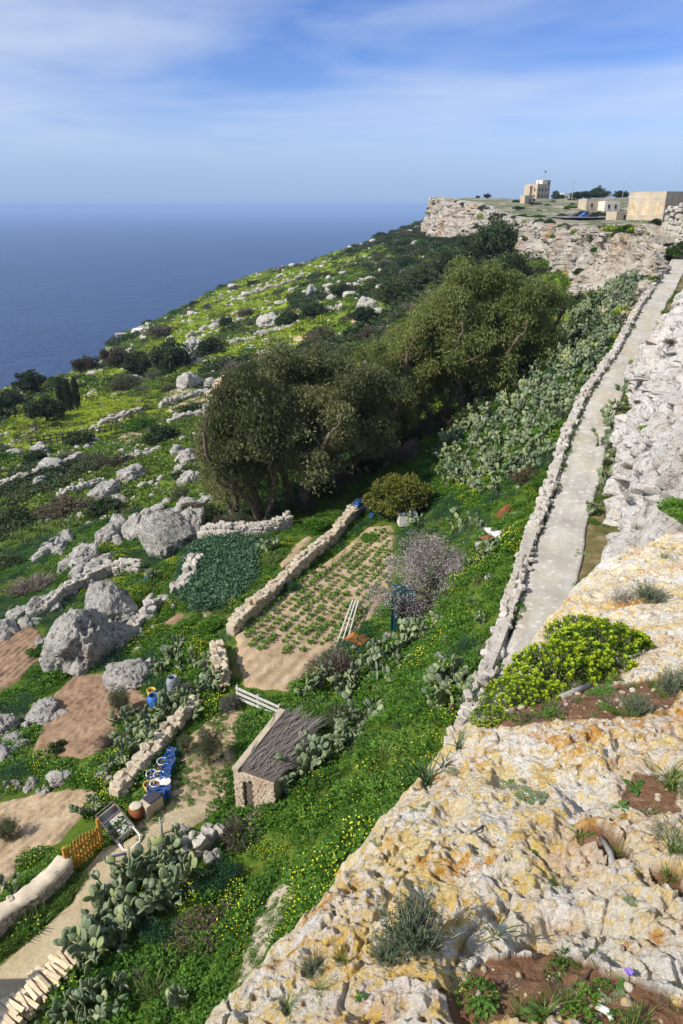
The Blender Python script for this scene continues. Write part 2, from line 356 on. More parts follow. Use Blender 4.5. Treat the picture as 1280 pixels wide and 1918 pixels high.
# ---------------------------------------------------------------- cliffs: base and top lines (x, y, z)
CB = np.array([(23.2, 59, -10.4), (23.6, 65, -11.2), (25.6, 71, -12), (27.4, 78, -12.6), (29.4, 86, -12.8), (32, 97, -12.4), (34.8, 112, -12), (40.2, 148, -12), (42.6, 175, -12.4), (49.2, 220, -13), (56, 300, -14), (54, 350, -15), (46, 400, -16), (46, 445, -15.5), (54, 480, -13), (72, 560, -11), (100, 660, -9), (130, 800, -9)])
CT = np.array([(23.6, 60, -8.9), (27.2, 67, -7.7), (30.9, 74, -6.4), (33.9, 81, -4.9), (35.2, 88, -2.0), (36, 99, -2.2), (38, 113, -3.1), (43, 151, -3.7), (45.5, 176, -3.6), (52, 217, -3.5), (58, 292, -3.2), (58, 350, 1.0), (51, 402, 3.8), (51, 440, 4.6), (58, 476, 4.4), (76, 552, 4.2), (106, 650, 4), (140, 800, 4)])
def lerp_line(L, k, n):
    s = np.concatenate([[0], np.cumsum(np.hypot(*(np.diff(k[:, :2], axis=0).T)))]); u = np.linspace(0, 1, n)
    q = np.exp(np.linspace(0, math.log(14), n)); q = (q - 1) / 13 * s[-1]
    return np.stack([np.interp(q, s, L[:, i]) for i in range(3)], 1)
o_grid = {}
def cliff_strip(name, base, top, nu, nv, mat_, amp, wl, label, below=3.0, over=6.0, seed=5, lean=0.0, blocks=(), near_boost=0.0, ktop=0.25, stepped=False):
    P0 = lerp_line(base, base, nu); P1 = lerp_line(top, base, nu)
    v = np.linspace(0, 1, nv)
    lo = P0.copy(); lo[:, 2] -= below
    tan = np.gradient(P0[:, :2], axis=0); tan /= np.linalg.norm(tan, axis=1)[:, None]; nrm = np.stack([-tan[:, 1], tan[:, 0]], 1)
    rows = []
    for vv in v:
        if vv < 0.12: p = lo + (P0 - lo) * (vv / 0.12)
        elif vv < 0.88:
            k = (vv - 0.12) / 0.76
            if stepped:
                mid = 0.42 + 0.22 * fbm(P0[:, 1] / 17, P0[:, 0] / 17, oct=3, seed=seed + 80); kx_ = np.clip(0.25 * np.minimum(k / 0.4, 1) + 0.40 * sstep(0.38, 0.52, k) + 0.35 * np.maximum(k - 0.5, 0) / 0.5, 0, 1)
                hz_ = np.where(k < 0.40, mid * k / 0.40, np.where(k < 0.52, mid + 0.12 * (k - 0.40) / 0.12, mid + 0.12 + (0.88 - mid) * (k - 0.52) / 0.48))
                p = P0.copy(); p[:, :2] += (P1 - P0)[:, :2] * kx_; p[:, 2] = P0[:, 2] + (P1[:, 2] - P0[:, 2]) * hz_
            else:
                h = k ** 0.8; p = P0 + (P1 - P0) * np.array([k ** 1.5, k ** 1.5, 1.0])[None] * 1.0; p[:, 2] = P0[:, 2] + (P1[:, 2] - P0[:, 2]) * h
        else:
            k = (vv - 0.88) / 0.12; ov = np.where(P1[:, 1:2] < 86, np.where(P1[:, 1:2] < 60, over, 1.3), over) if stepped else over; p = P1.copy(); p[:, :2] -= nrm * ov * k; p[:, 2] -= (np.where(P1[:, 1] < 86, 1.0, 0.25) if stepped else 0.25) * k
        rows.append(p)
    G = np.stack(rows, 1); x, y, z = G[..., 0], G[..., 1], G[..., 2]
    s = wl; r = np.hypot(x, y)
    d = 1.0 * fbm(x / s, y / s, z / s, 5, seed, 0.55, ridged=True) + 0.6 * fbm(x / s / 2.5, y / s / 2.5, z / s * 0.5, 4, seed + 9)
    d += 0.5 * fbm(x / s / 3, y / s / 3, z / s * 3.0, 3, seed + 30)
    kk = np.interp(v, [0, 0.12, 0.8, 0.9, 1], [1, 1, 0.9, ktop + 0.2, ktop])[None]
    L_ = np.concatenate([[0], np.cumsum(np.linalg.norm(np.diff(P0[:, :2], axis=0), axis=1))])[:, None] + 0 * z
    for wl_, a_, sd_, asp_ in blocks:
        wx_ = L_ / wl_ + 0.5 * fbm(x / wl_, y / wl_, z / wl_, 3, seed + 60); wz_ = z / (wl_ * asp_) + 0.5 * fbm(x / wl_ + 5, y / wl_, z / wl_, 3, seed + 61)
        _, gap, idv = cells(wx_, wz_, seed + sd_); d = d + a_ / amp * ((idv - 0.5) * 2 * sstep(0.0, 0.18, gap) - 0.9 * sstep(0.10, 0.0, gap))
    d = d * (1 + near_boost * sstep(125, 90, y)) 
    G[..., 0] += nrm[:, None, 0] * d * amp * kk; G[..., 1] += nrm[:, None, 1] * d * amp * kk
    G[..., 2] += amp * 0.45 * kk * fbm(x / s * 1.6, y / s * 1.6, z / s * 1.2, 4, seed + 50)
    F = grid_faces(nu, nv); mi = None
    if isinstance(mat_, (list, tuple)): mi = ((G[..., 1] + 5 * fbm(x / 8, y / 8, z / 8, 3, 7)).reshape(-1)[F].mean(1) < 108).astype(int)
    me = mesh_np(name, G.reshape(-1, 3), F, mat_, True, mi)
    o = obj(name, me); struct(o); o_grid[name] = G; return o

# ---------------------------------------------------------------- hillside
MEADOW = [[(0, 785), (110, 760), (200, 735), (330, 745), (440, 700), (470, 715), (380, 760), (250, 790), (130, 835), (0, 860)],
          [(270, 640), (350, 585), (420, 540), (480, 505), (560, 482), (660, 462), (610, 500), (540, 560), (480, 600), (400, 640), (330, 665)],
          [(400, 645), (560, 600), (700, 585), (650, 620), (520, 655), (420, 665)], [(60, 745), (150, 690), (230, 690), (190, 735)], [(560, 500), (740, 455), (760, 470), (620, 520)]]
MEADOW = [[p[:2] for p in atp(q)] for q in MEADOW]
def scrub(x, y):
    th_ = np.degrees(np.arctan2(x, y)); return sstep(0.0, 5.0, th_ + 2.0 * fbm(x / 25, y / 25, oct=3, seed=64)) * sstep(70, 130, np.hypot(x, y))
def meadow(x, y):
    m = np.zeros(np.shape(x))
    wx = x + 6 * fbm(x / 14, y / 14, oct=3, seed=61); wy = y + 9 * fbm(x / 14 + 9, y / 14, oct=3, seed=62)
    for q in MEADOW: m = np.maximum(m, inpoly(wx, wy, q) * 1.0)
    r = np.hypot(x, y); g = fbm(x / 17, y / 30, oct=4, seed=70)
    return np.clip((m * (0.55 + 0.9 * (g + 0.25)) + sstep(0.12, 0.42, g) * sstep(60, 110, r) * 0.8) * (1 - 0.85 * scrub(x, y)), 0, 1)
def ground_material():
    m, t, b = mat('hillside_ground', 0.95, 0.05); P = wpos(t)
    g = ramp(t, noise(t, 0.35, 7, 0.65, P), [(0.28, (0.045, 0.08, 0.014)), (0.5, (0.10, 0.16, 0.022)), (0.72, (0.18, 0.235, 0.035))])
    soil = ramp(t, noise(t, 1.2, 5, 0.6, P), [(0.3, (0.20, 0.13, 0.07)), (0.7, (0.34, 0.26, 0.16))])
    g = mix(t, ramp(t, noise(t, 0.16, 6, 0.6, P), [(0.56, 0.0), (0.68, 0.7)]), g, soil)
    yel = ramp(t, noise(t, 0.9, 6, 0.7, P), [(0.3, (0.10, 0.17, 0.018)), (0.52, (0.20, 0.275, 0.022)), (0.7, (0.32, 0.345, 0.035))])
    g = mix(t, attr(t, 'meadow'), g, yel)
    rk = ramp(t, noise(t, 0.8, 6, 0.65, P), [(0.3, (0.24, 0.22, 0.19)), (0.7, (0.50, 0.46, 0.40))])
    g = mix(t, ramp(t, attr(t, 'rock'), [(0.4, 0.0), (0.7, 1.0)]), g, rk)
    t.links.new(g, b.inputs['Base Color']); bump(t, b, noise(t, 1.6, 8, 0.75, P), 0.8, 0.35); return m
M['ground'] = ground_material()
nth, nr = 430, 560
th = np.radians(np.linspace(-52, 40, nth)); rr = np.exp(np.linspace(math.log(8.5), math.log(1000), nr))
TH, RR = np.meshgrid(th, rr, indexing='ij'); X = RR * np.sin(TH); Y = RR * np.cos(TH)
ZZ = Z(X, Y)
d_, s_, _ = polydist(X, Y, [tuple(p[:2]) for p in CB]); ZZ = np.where((s_ < 0) & (Y > 60), np.minimum(ZZ, -13 - 0.2 * np.minimum(d_, 40)), ZZ)
gx = np.gradient(ZZ, axis=1) / np.gradient(RR, axis=1); slope = np.abs(gx)
r_ = np.hypot(X, Y); dc, sc_, _ = polydist(X, Y, COAST)
rock = np.clip(sstep(0.9, 1.8, slope) + 0.75 * sstep(0.3, 0.6, fbm(X / 11, Y / 11, oct=5, seed=90, gain=0.62)) * sstep(60, 140, r_) + (sc_ > 0) * sstep(0, 3, dc) * 1.0, 0, 1)
hill = struct(obj('hillside', mesh_np('hillside', np.stack([X, Y, ZZ], -1).reshape(-1, 3), grid_faces(nth, nr)[:, ::-1], M['ground'], True,
    attrs={'meadow': ('FLOAT', meadow(X, Y).ravel().astype(np.float32), 'POINT'), 'rock': ('FLOAT', rock.ravel().astype(np.float32), 'POINT')})))

# ---------------------------------------------------------------- sea
def sea_material():
    m, t, b = mat('sea_water', 0.32, 0.5); P = wpos(t); b.inputs['IOR'].default_value = 1.333
    c = ramp(t, noise(t, 0.0011, 6, 0.6, P, stretch=(1, 2.2, 1)), [(0.3, (0.004, 0.028, 0.100)), (0.7, (0.007, 0.043, 0.135))]); t.links.new(c, b.inputs['Base Color'])
    h1 = noise(t, 0.055, 6, 0.65, P, stretch=(1, 2.0, 1)); h2 = noise(t, 0.012, 5, 0.6, P, stretch=(1, 2.5, 1))
    a = N(t, 'ShaderNodeMath', operation='MULTIPLY_ADD'); t.links.new(h2, a.inputs[0]); a.inputs[1].default_value = 3.5; t.links.new(h1, a.inputs[2])
    bump(t, b, a.outputs[0], 1.0, 8.0); return m
SEA = -230.0
sa = np.radians(np.linspace(-180, 180, 73)); sr = np.array([0.1, 100, 400, 1000, 2500, 6000, 15000, 45000.0])
A_, R_ = np.meshgrid(sa, sr, indexing='ij')
sea = struct(obj('sea', mesh_np('sea', np.stack([R_ * np.sin(A_), R_ * np.cos(A_), np.full(A_.shape, SEA)], -1).reshape(-1, 3), grid_faces(73, 8)[:, ::-1], sea_material())))

# ---------------------------------------------------------------- cliffs and plateau
cl = cliff_strip('cliff', CB, CT, 820, 190, [M['cliff_far'], M['outcrop']], 1.5, 6.0, '', 3.0, 7.0, 5, blocks=((7.5, 1.7, 1, 2.4), (2.8, 0.65, 2, 0.8), (1.1, 0.28, 3, 0.7)), near_boost=0.1, ktop=0.45, stepped=True)
yy = np.array([7.0, 12, 18, 24, 27, 32, 38, 44, 51, 58, 65, 72, 79])
rc, rz = road_at(yy)
tz = np.array([-3.4, -3.2, -3.1, -3.0, -3.1, -3.3, -3.6, -4.0, -4.5, -5.1, -5.6, -5.3, -4.6])
off = np.array([1.9, 2.0, 2.1, 2.2, 2.15, 1.7, 1.55, 1.5, 1.6, 1.9, 2.4, 2.8, 3.0]); back = np.array([1.9, 2.2, 2.6, 2.9, 3.0, 3.0, 3.0, 2.8, 2.6, 2.3, 2.0, 1.8, 1.6])
RB = np.stack([rc + off, yy, rz - 0.1], 1); RT = np.stack([rc + off + back, yy - 0.6, tz], 1)
cr_ = cliff_strip('roadside_cliff', RB, RT, 700, 240, M['cliff_near'], 0.5, 2.6, '', 1.5, 5.0, 41, blocks=((2.8, 0.48, 1, 0.6), (0.9, 0.15, 2, 0.7), (0.3, 0.05, 3, 0.75)))
def plateau_material():
    m, t, b = mat('plateau_ground', 0.95, 0.05); P = wpos(t)
    g = ramp(t, noise(t, 0.12, 7, 0.65, P), [(0.3, (0.05, 0.075, 0.025)), (0.5, (0.12, 0.13, 0.06)), (0.62, (0.33, 0.29, 0.22))])
    g = mix(t, ramp(t, noise(t, 0.8, 6, 0.7, P), [(0.5, 0.0), (0.65, 0.7)]), g, (0.46, 0.43, 0.38))
    t.links.new(g, b.inputs['Base Color']); bump(t, b, noise(t, 1.2, 6, 0.7, P), 0.7, 0.3); return m
M['plateau'] = plateau_material()
def ptop(): return np.vstack([np.stack([RT[:, 0], RT[:, 1], RT[:, 2] - 0.25], 1)[:-1], CT[4:] - np.array([0, 0, 0.35])])
PT = lerp_line(ptop(), ptop(), 260); kx = np.concatenate([[0.8], np.linspace(3, 40, 26), np.geomspace(45, 600, 22)])
PX = PT[:, None, 0] + kx[None]; PY = np.repeat(PT[:, None, 1], len(kx), 1)
PZ = PT[:, None, 2] + 0.5 * fbm(PX / 9, PY / 9, oct=4, seed=17) * sstep(1, 8, kx)[None] + 1.2 * fbm(PX / 60, PY / 60, oct=3, seed=19) * sstep(10, 60, kx)[None] - 0.3
rcx, rcz = road_at(PY); PZ = np.where((PY < 92) & (np.abs(PX - rcx) < 3.2), np.minimum(PZ, rcz - 0.5), PZ); PZ = np.where((PY > 70) & (PY < 90) & (PX < rcx), np.minimum(PZ, rcz - 0.6), PZ)
plateau = struct(obj('plateau', mesh_np('plateau', np.stack([PX, PY, PZ], -1).reshape(-1, 3), grid_faces(260, len(kx))[:, ::-1], M['plateau'], True)))
def PLZ(x, y):
    k = x - np.interp(y, PT[:, 1], PT[:, 0]); i = np.argmin(np.abs(PT[:, 1] - y)); return float(np.interp(k, kx, PZ[i]))

# ---------------------------------------------------------------- road
def road_material():
    m, t, b = mat('concrete_road', 0.92, 0.12); P = wpos(t)
    c = ramp(t, noise(t, 0.7, 7, 0.65, P), [(0.3, (0.30, 0.275, 0.235)), (0.7, (0.50, 0.475, 0.42))])
    c = mix(t, ramp(t, noise(t, 0.5, 6, 0.6, P, stretch=(1, 0.5, 1)), [(0.48, 0.0), (0.64, 0.7)]), c, (0.40, 0.345, 0.24))
    c = mix(t, ramp(t, noise(t, 3.5, 5, 0.7, P), [(0.56, 0.0), (0.63, 0.7)]), c, (0.64, 0.62, 0.575))
    v = N(t, 'ShaderNodeTexVoronoi', feature='DISTANCE_TO_EDGE', i_Scale=0.55); w = N(t, 'ShaderNodeVectorMath', operation='ADD'); nz = N(t, 'ShaderNodeTexNoise', i_Scale=1.3, i_Detail=5.0)
    t.links.new(P, nz.inputs['Vector']); t.links.new(P, w.inputs[0]); t.links.new(nz.outputs['Color'], w.inputs[1]); t.links.new(w.outputs[0], v.inputs['Vector'])
    c = mix(t, ramp(t, v.outputs['Distance'], [(0.0, 0.22), (0.012, 0.0)]), c, (0.16, 0.15, 0.12))
    t.links.new(c, b.inputs['Base Color']); bump(t, b, noise(t, 9, 8, 0.75, P), 0.6, 0.04); return m
ry = np.linspace(7, 85, 260); ru = np.linspace(-1, 1, 22)
c0, z0 = road_at(ry); tg = np.gradient(np.stack([c0, ry], 1), axis=0); tg /= np.linalg.norm(tg, axis=1)[:, None]; nr_ = np.stack([tg[:, 1], -tg[:, 0]], 1)
wv = 0.98 + 0.12 * fbm(ry / 2, ry * 0, oct=3, seed=4)
RX = c0[:, None] + nr_[:, None, 0] * ru[None] * wv[:, None]; RY = ry[:, None] + nr_[:, None, 1] * ru[None] * wv[:, None]
RZ = z0[:, None] + 0.035 * fbm(RX / 1.3, RY / 1.3, oct=4, seed=31) - 0.03 * np.abs(ru)[None] ** 3 - 0.02 * (np.exp(-((ru - 0.45) / 0.14) ** 2) + np.exp(-((ru + 0.45) / 0.14) ** 2))[None]
RZ[:, 0] -= 0.9; RZ[:, -1] -= 0.5
M['road'] = road_material()
road = struct(obj('road', mesh_np('road', np.stack([RX, RY, RZ], -1).reshape(-1, 3), grid_faces(260, 22)[:, ::-1], M['road'], True)))

vy = np.linspace(8, 79, 240); vu = np.linspace(0, 1, 9); c0v, z0v = road_at(vy); ofv = np.interp(vy, yy, off)
VX = c0v[:, None] + 0.75 + (ofv[:, None] + 0.5 - 0.75) * vu[None]; VY = np.repeat(vy[:, None], 9, 1); VZ = z0v[:, None] - 0.07 + 0.16 * vu[None] ** 2 + 0.07 * fbm(VX * 1.6, VY * 1.6, oct=4, seed=44)
def verge_material():
    m, t, b = mat('verge_soil', 0.95, 0.05); P = wpos(t); c = ramp(t, noise(t, 1.3, 7, 0.65, P), [(0.32, (0.06, 0.085, 0.02)), (0.5, (0.16, 0.13, 0.06)), (0.68, (0.30, 0.24, 0.15))]); t.links.new(c, b.inputs['Base Color']); bump(t, b, noise(t, 8, 7, 0.75, P), 0.8, 0.06); return m
struct(obj('verge', mesh_np('verge', np.stack([VX, VY, VZ], -1).reshape(-1, 3), grid_faces(240, 9)[:, ::-1], verge_material(), True)))

# ---------------------------------------------------------------- cliff-top rock underfoot
EDGE = [(-3.2, -1.2), (-1.7, -0.3), (-0.85, 0.5), (-0.33, 1.2), (0.07, 1.82), (0.33, 2.3), (0.52, 2.72), (0.8, 3.15), (1.05, 3.6), (1.42, 4.4), (1.85, 5.2), (2.3, 6.0), (2.75, 6.75), (3.3, 7.2), (4.1, 7.7), (5.4, 9.0), (7.2, 12), (9, 15)]
fc = [(640, 1918, -1.78), (1000, 1918, -1.75), (1280, 1918, -1.68), (405, 1918, -1.95), (520, 1918, -1.86), (560, 1750, -1.95), (680, 1600, -2.05), (800, 1480, -2.16), (760, 1700, -1.9), (900, 1400, -2.2), (850, 1370, -2.28), (1000, 1345, -2.16), (1100, 1345, -2.12), (1180, 1330, -2.18), (1280, 1400, -1.98), (1000, 1600, -1.97), (1280, 1650, -1.8), (1100, 1750, -1.84), (1100, 1480, -2.02),
      (1150, 1250, -2.62), (1280, 1270, -2.35), (1000, 1220, -3.0), (1050, 1230, -2.8), (1090, 1085, -3.35), (1180, 1012, -3.55), (1280, 985, -3.5), (1200, 1100, -3.15), (1280, 1150, -2.8), (1230, 1180, -2.75), (940, 1300, -2.75), (1000, 1290, -2.62)]
fw = [(*pz(*c)[:2], c[2]) for c in fc] + [(0.3, 0.4, -1.72), (1.5, 0.3, -1.65), (-0.8, 0.2, -1.9), (3, 1.0, -1.5), (5, 3, -1.8), (7, 6, -2.5), (8, 9, -2.9), (0, -2, -1.7), (4, -2, -1.4)]
fw = np.array(fw); _ft = TPS(np.stack([fw[:, 0], fw[:, 1]], 1), fw[:, 2], 2e-3)
SOIL = [[(850, 1870), (930, 1815), (1000, 1800), (1080, 1830), (1180, 1850), (1290, 1900), (1290, 1930), (840, 1930)], [(1100, 1560), (1150, 1565), (1180, 1610), (1175, 1640), (1130, 1645)], [(1230, 1640), (1290, 1650), (1290, 1700), (1250, 1690)],
        [(1160, 1500), (1200, 1445), (1290, 1450), (1290, 1530), (1200, 1530)], [(900, 1345), (1000, 1270), (1150, 1230), (1290, 1230), (1290, 1300), (1160, 1325), (1000, 1340)], [(930, 1270), (1090, 1150), (1180, 1180), (1150, 1230), (1000, 1280)]]
SOIL = [[pz(px, py, float(_ft(pz(px, py, -2.0)[None, :2])[0]))[:2] for px, py in q] for q in SOIL]
def soilmask(x, y):
    wx = x + 0.06 * fbm(x * 5, y * 5, oct=4, seed=3); wy = y + 0.06 * fbm(x * 5 + 7, y * 5, oct=4, seed=4); m = np.zeros(np.shape(x))
    for q in SOIL: m = np.maximum(m, inpoly(wx, wy, q) * 1.0)
    return m
def FZ(x, y, fine=True):
    x = np.atleast_1d(np.asarray(x, float)); y = np.atleast_1d(np.asarray(y, float)); sh = x.shape; x = x.ravel(); y = y.ravel()
    z = _ft(np.stack([x, y], 1)); sm = soilmask(x, y)
    d, s, _ = polydist(x, y, EDGE)
    o = d * np.where(s > 0, 1, -1) + 0.10 * fbm(x * 2.2, y * 2.2, oct=4, seed=81) + 0.03 * fbm(x * 9, y * 9, oct=3, seed=82)
    if fine:
        k = 1 - 0.75 * sm
        n = 0.08 * fbm(x * 1.3, y * 1.3, oct=3, seed=51) + 0.058 * fbm(x * 2.6, y * 2.6, oct=6, seed=52, ridged=True, gain=0.62)
        wx = x + 0.09 * fbm(x * 4, y * 4, oct=2, seed=57); wy = y + 0.09 * fbm(x * 4 + 5, y * 4, oct=2, seed=58)
        d1, d2 = worley(wx * 3.2, wy * 3.2, 53); n = n - 0.028 * sstep(0.06, 0.0, d2 - d1) * sstep(-0.15, 0.25, vn(x * 1.4, y * 1.4, None, 5)) - 0.05 * sstep(0.30, 0.06, d1)
        d1, _ = worley(wx * 9, wy * 9, 54); n = n - 0.042 * sstep(0.32, 0.10, d1) * sstep(-0.1, 0.25, vn(x * 2.6, y * 2.6, None, 8))
        d1, _ = worley(x * 24, y * 24, 55); n = n - 0.019 * sstep(0.40, 0.14, d1) * sstep(-0.25, 0.2, vn(x * 5, y * 5, None, 18))
        n = n + 0.022 * fbm(x * 13, y * 13, oct=5, seed=56, ridged=True, gain=0.6)
        z = z + n * k - 0.02 * sm
    out = np.maximum(o, 0); inn = sstep(-0.35, 0.0, o)
    z = z - 0.05 * inn - np.where(out < 0.22, 1.1 * out + 3.2 * out * out, 0.3969 + 6.5 * (out - 0.22)) 
    return z.reshape(sh)
def fat(px, py):
    d = ray(px, py); t = np.linspace(1.0, 11, 900); p = d[None] * t[:, None]; h = p[:, 2] - FZ(p[:, 0], p[:, 1]); i = int(np.argmax(h < 0)) or 899
    return p[i]
def fg_material():
    m, t, b = mat('clifftop_limestone', 0.95, 0.12); P = wpos(t)
    c = ramp(t, noise(t, 1.9, 9, 0.66, P), [(0.30, (0.74, 0.58, 0.38)), (0.44, (0.80, 0.70, 0.53)), (0.58, (0.85, 0.81, 0.73))])
    c = mix(t, ramp(t, noise(t, 1.3, 7, 0.62, P, dist=0.5), [(0.54, 0.0), (0.66, 0.75)]), c, (0.68, 0.43, 0.26))
    fine = noise(t, 26, 6, 0.75, P)
    ye = mix(t, 0.62, noise(t, 2.0, 6, 0.6, P, dist=0.4), fine); c = mix(t, ramp(t, ye, [(0.487, 0.0), (0.55, 0.82)]), c, ramp(t, noise(t, 9, 6, 0.72, P), [(0.32, (0.66, 0.36, 0.035)), (0.5, (0.80, 0.55, 0.10)), (0.66, (0.86, 0.72, 0.34))]))
    og = mix(t, 0.5, noise(t, 3.1, 6, 0.6, P, dist=0.3), noise(t, 17, 6, 0.75, P)); c = mix(t, ramp(t, og, [(0.545, 0.0), (0.60, 0.85)]), c, (0.60, 0.27, 0.02))
    c = mix(t, ramp(t, noise(t, 6.5, 8, 0.72, P), [(0.60, 0.0), (0.66, 0.75)]), c, (0.70, 0.68, 0.65))
    c = mix(t, ramp(t, noise(t, 2.7, 9, 0.7, P, dist=0.3), [(0.54, 0.0), (0.61, 0.8)]), c, (0.87, 0.84, 0.78))
    c = mix(t, ramp(t, noise(t, 34, 5, 0.72, P), [(0.60, 0.0), (0.66, 0.8)]), c, (0.15, 0.11, 0.075))
    c = mix(t, 0.65, c, ramp(t, noise(t, 75, 3, 0.7, P), [(0.3, 0.72), (0.58, 1.15)]), 'MULTIPLY')
    so = ramp(t, noise(t, 18, 7, 0.7, P), [(0.3, (0.20, 0.10, 0.055)), (0.55, (0.33, 0.18, 0.10)), (0.75, (0.45, 0.30, 0.19))])
    c = mix(t, attr(t, 'soil'), c, so); t.links.new(c, b.inputs['Base Color'])
    h1 = noise(t, 11, 10, 0.72, P); h2 = noise(t, 55, 5, 0.7, P); a = N(t, 'ShaderNodeMath', operation='MULTIPLY_ADD'); t.links.new(h2, a.inputs[0]); a.inputs[1].default_value = 0.28; t.links.new(h1, a.inputs[2])
    bump(t, b, a.outputs[0], 0.95, 0.085); return m
M['fg'] = fg_material()
nth, nr = 560, 860
th = np.radians(np.linspace(-38, 50, nth)); rr = np.exp(np.linspace(math.log(0.75), math.log(11.5), nr)); TH, RR = np.meshgrid(th, rr, indexing='ij')
FX, FY = RR * np.sin(TH), RR * np.cos(TH); FZZ = FZ(FX, FY)
F = grid_faces(nth, nr)[:, ::-1]; keep = FZZ.ravel()[F].max(1) > -15.5
ledge = struct(obj('clifftop_ledge', mesh_np('clifftop_ledge', np.stack([FX, FY, np.maximum(FZZ, -16.5)], -1).reshape(-1, 3), F[keep], M['fg'], True, attrs={'soil': ('FLOAT', soilmask(FX, FY).ravel().astype(np.float32), 'POINT')})))

# ---------------------------------------------------------------- haze
hz = bpy.data.materials.new('haze_air'); hz.use_nodes = True; t = hz.node_tree; t.nodes.clear()
ho = N(t, 'ShaderNodeOutputMaterial'); pv = N(t, 'ShaderNodeVolumePrincipled'); pv.inputs['Color'].default_value = (0.42, 0.61, 0.95, 1); pv.inputs['Density'].default_value = 1.05e-4; pv.inputs['Anisotropy'].default_value = 0.0
t.links.new(pv.outputs[0], ho.inputs['Volume'])
hb = MB().box((0, 0, (SEA - 5 + 30) / 2), (100000, 100000, 35 - SEA)).build('haze', hz); stuff(hb)

# ---------------------------------------------------------------- leaf and rock builders
def unit(v): return v / (np.linalg.norm(v, axis=-1, keepdims=True) + 1e-9)
def leafquads(C, D, U, L, Wd, fold=0.15):
    """diamond leaves: base C, axis D, face normal about U"""
    D = unit(D); Sd = unit(np.cross(D, U)); Nn = np.cross(Sd, D); L = np.reshape(L, (-1, 1)) * np.ones((len(C), 1)); Wd = np.reshape(Wd, (-1, 1)) * np.ones((len(C), 1))
    m = C + D * L * 0.45
    V = np.stack([C, m + Sd * Wd / 2 + Nn * L * fold, C + D * L - Nn * L * fold * 0.5, m - Sd * Wd / 2 + Nn * L * fold], 1).reshape(-1, 3)
    return V, np.arange(len(V)).reshape(-1, 4)
def rsph(n, g): return unit(g.normal(size=(n, 3)))
def leaf_mesh(name, parts, mats):
    """parts: list of (V, F, rnd per face, material index)"""
    Vs, Fs, R, I = [], [], [], []; b = 0
    for V, F, r, i in parts:
        Vs.append(V); Fs.append(F + b); b += len(V); R.append(np.ones(len(F)) * r if np.isscalar(r) else r); I.append(np.full(len(F), i))
    return mesh_np(name, np.vstack(Vs), np.vstack(Fs), mats, False, np.concatenate(I), {'rnd': ('FLOAT', np.concatenate(R).astype(np.float32), 'FACE')})
def blob_leaves(g, cen, rad, n, L, Wd, squash=0.8, droop=0.0, shell=0.55):
    d = rsph(n, g); rr = rad * (shell + (1 - shell) * g.random((n, 1)) ** 0.5); C = cen + d * rr * np.array([1, 1, squash])
    D = d + g.normal(size=(n, 3)) * 0.7; D[:, 2] -= droop; return leafquads(C, D, rsph(n, g), L * g.uniform(0.7, 1.3, (n, 1)), Wd * g.uniform(0.7, 1.3, (n, 1)))
def shrub_mesh(name, seed, mats, nblob=16, nleaf=130, L=0.13, Wd=0.07, h=0.75, twigs=0, flower=0, spread=0.8, blob=(0.22, 0.36)):
    """a bush about 2 m across, standing on z = 0"""
    g = np.random.default_rng(seed); parts = []
    for k in range(nblob):
        a = g.uniform(0, 2 * math.pi); q = math.sqrt(g.random()) * spread; zz = h * (1 - q * q * 0.75) * g.uniform(0.35, 1.0)
        c = np.array([q * math.cos(a), q * math.sin(a), zz]); r = g.uniform(*blob)
        V, F = blob_leaves(g, c, r, nleaf, L, Wd); V[:, 2] = np.maximum(V[:, 2], 0.0); parts.append((V, F, np.clip(g.random() * 0.5 + g.random(len(F)) * 0.5, 0, 1), 0))
        if flower:
            d = rsph(flower, g); d[:, 2] = np.abs(d[:, 2]); C = c + d * r * 1.05; V, F = leafquads(C, rsph(flower, g), d, L * 0.9, L * 0.9, 0.05); parts.append((V, F, g.random(len(F)), 1))
        if twigs:
            e = c + rsph(twigs, g) * r * 1.3; s = np.array([0, 0, 0.02]) + g.normal(size=(twigs, 3)) * np.array([0.1, 0.1, 0.0]); mid = s + (e - s) * 0.45 + g.normal(size=(twigs, 3)) * 0.08
            for p0, p1 in ((s, mid), (mid, e)):
                V, F = leafquads(p0, p1 - p0, rsph(twigs, g), np.linalg.norm(p1 - p0, axis=1)[:, None] * 1.05, 0.022, 0.0); parts.append((V, F, g.random(len(F)), len(mats) - 1))
    return leaf_mesh(name, parts, mats)
def boulder_mesh(name, seed, sub=4, amp=0.3, m=None, squash=0.75, cut=True, rough=1.0):
    bm = bmesh.new(); bmesh.ops.create_icosphere(bm, subdivisions=sub, radius=1.0); V = np.array([v.co[:] for v in bm.verts]); F = np.array([[v.index for v in f.verts] for f in bm.faces]); bm.free()
    x, y, z = V.T; s = seed * 13.7
    d = 1 + amp * 1.25 * fbm(x * 1.2 + s, y * 1.2, z * 1.2, 2, seed) + amp * 0.62 * fbm(x * 2.3 + s, y * 2.3, z * 2.3, 5, seed + 3, ridged=True, gain=0.62) * rough
    if sub >= 4: d = d - 0.085 * rough * sstep(0.05, 0.35, fbm(x * 5 + s, y * 5, z * 5, 3, seed + 8)) - 0.05 * rough * sstep(0.1, 0.4, fbm(x * 12 + s, y * 12, z * 12, 3, seed + 9))
    V = V * d[:, None]; g = np.random.default_rng(seed)
    if cut:
        for k in range(5):                      # broken flat faces
            n = unit(g.normal(size=3)); q = V @ n; lim = g.uniform(0.6, 0.9); V = V - np.outer(np.maximum(q - lim, 0) * 0.6, n)
    V = V * np.array([1, g.uniform(0.75, 1), squash]); return mesh_np(name, V, F, m or M['boulder'], True)
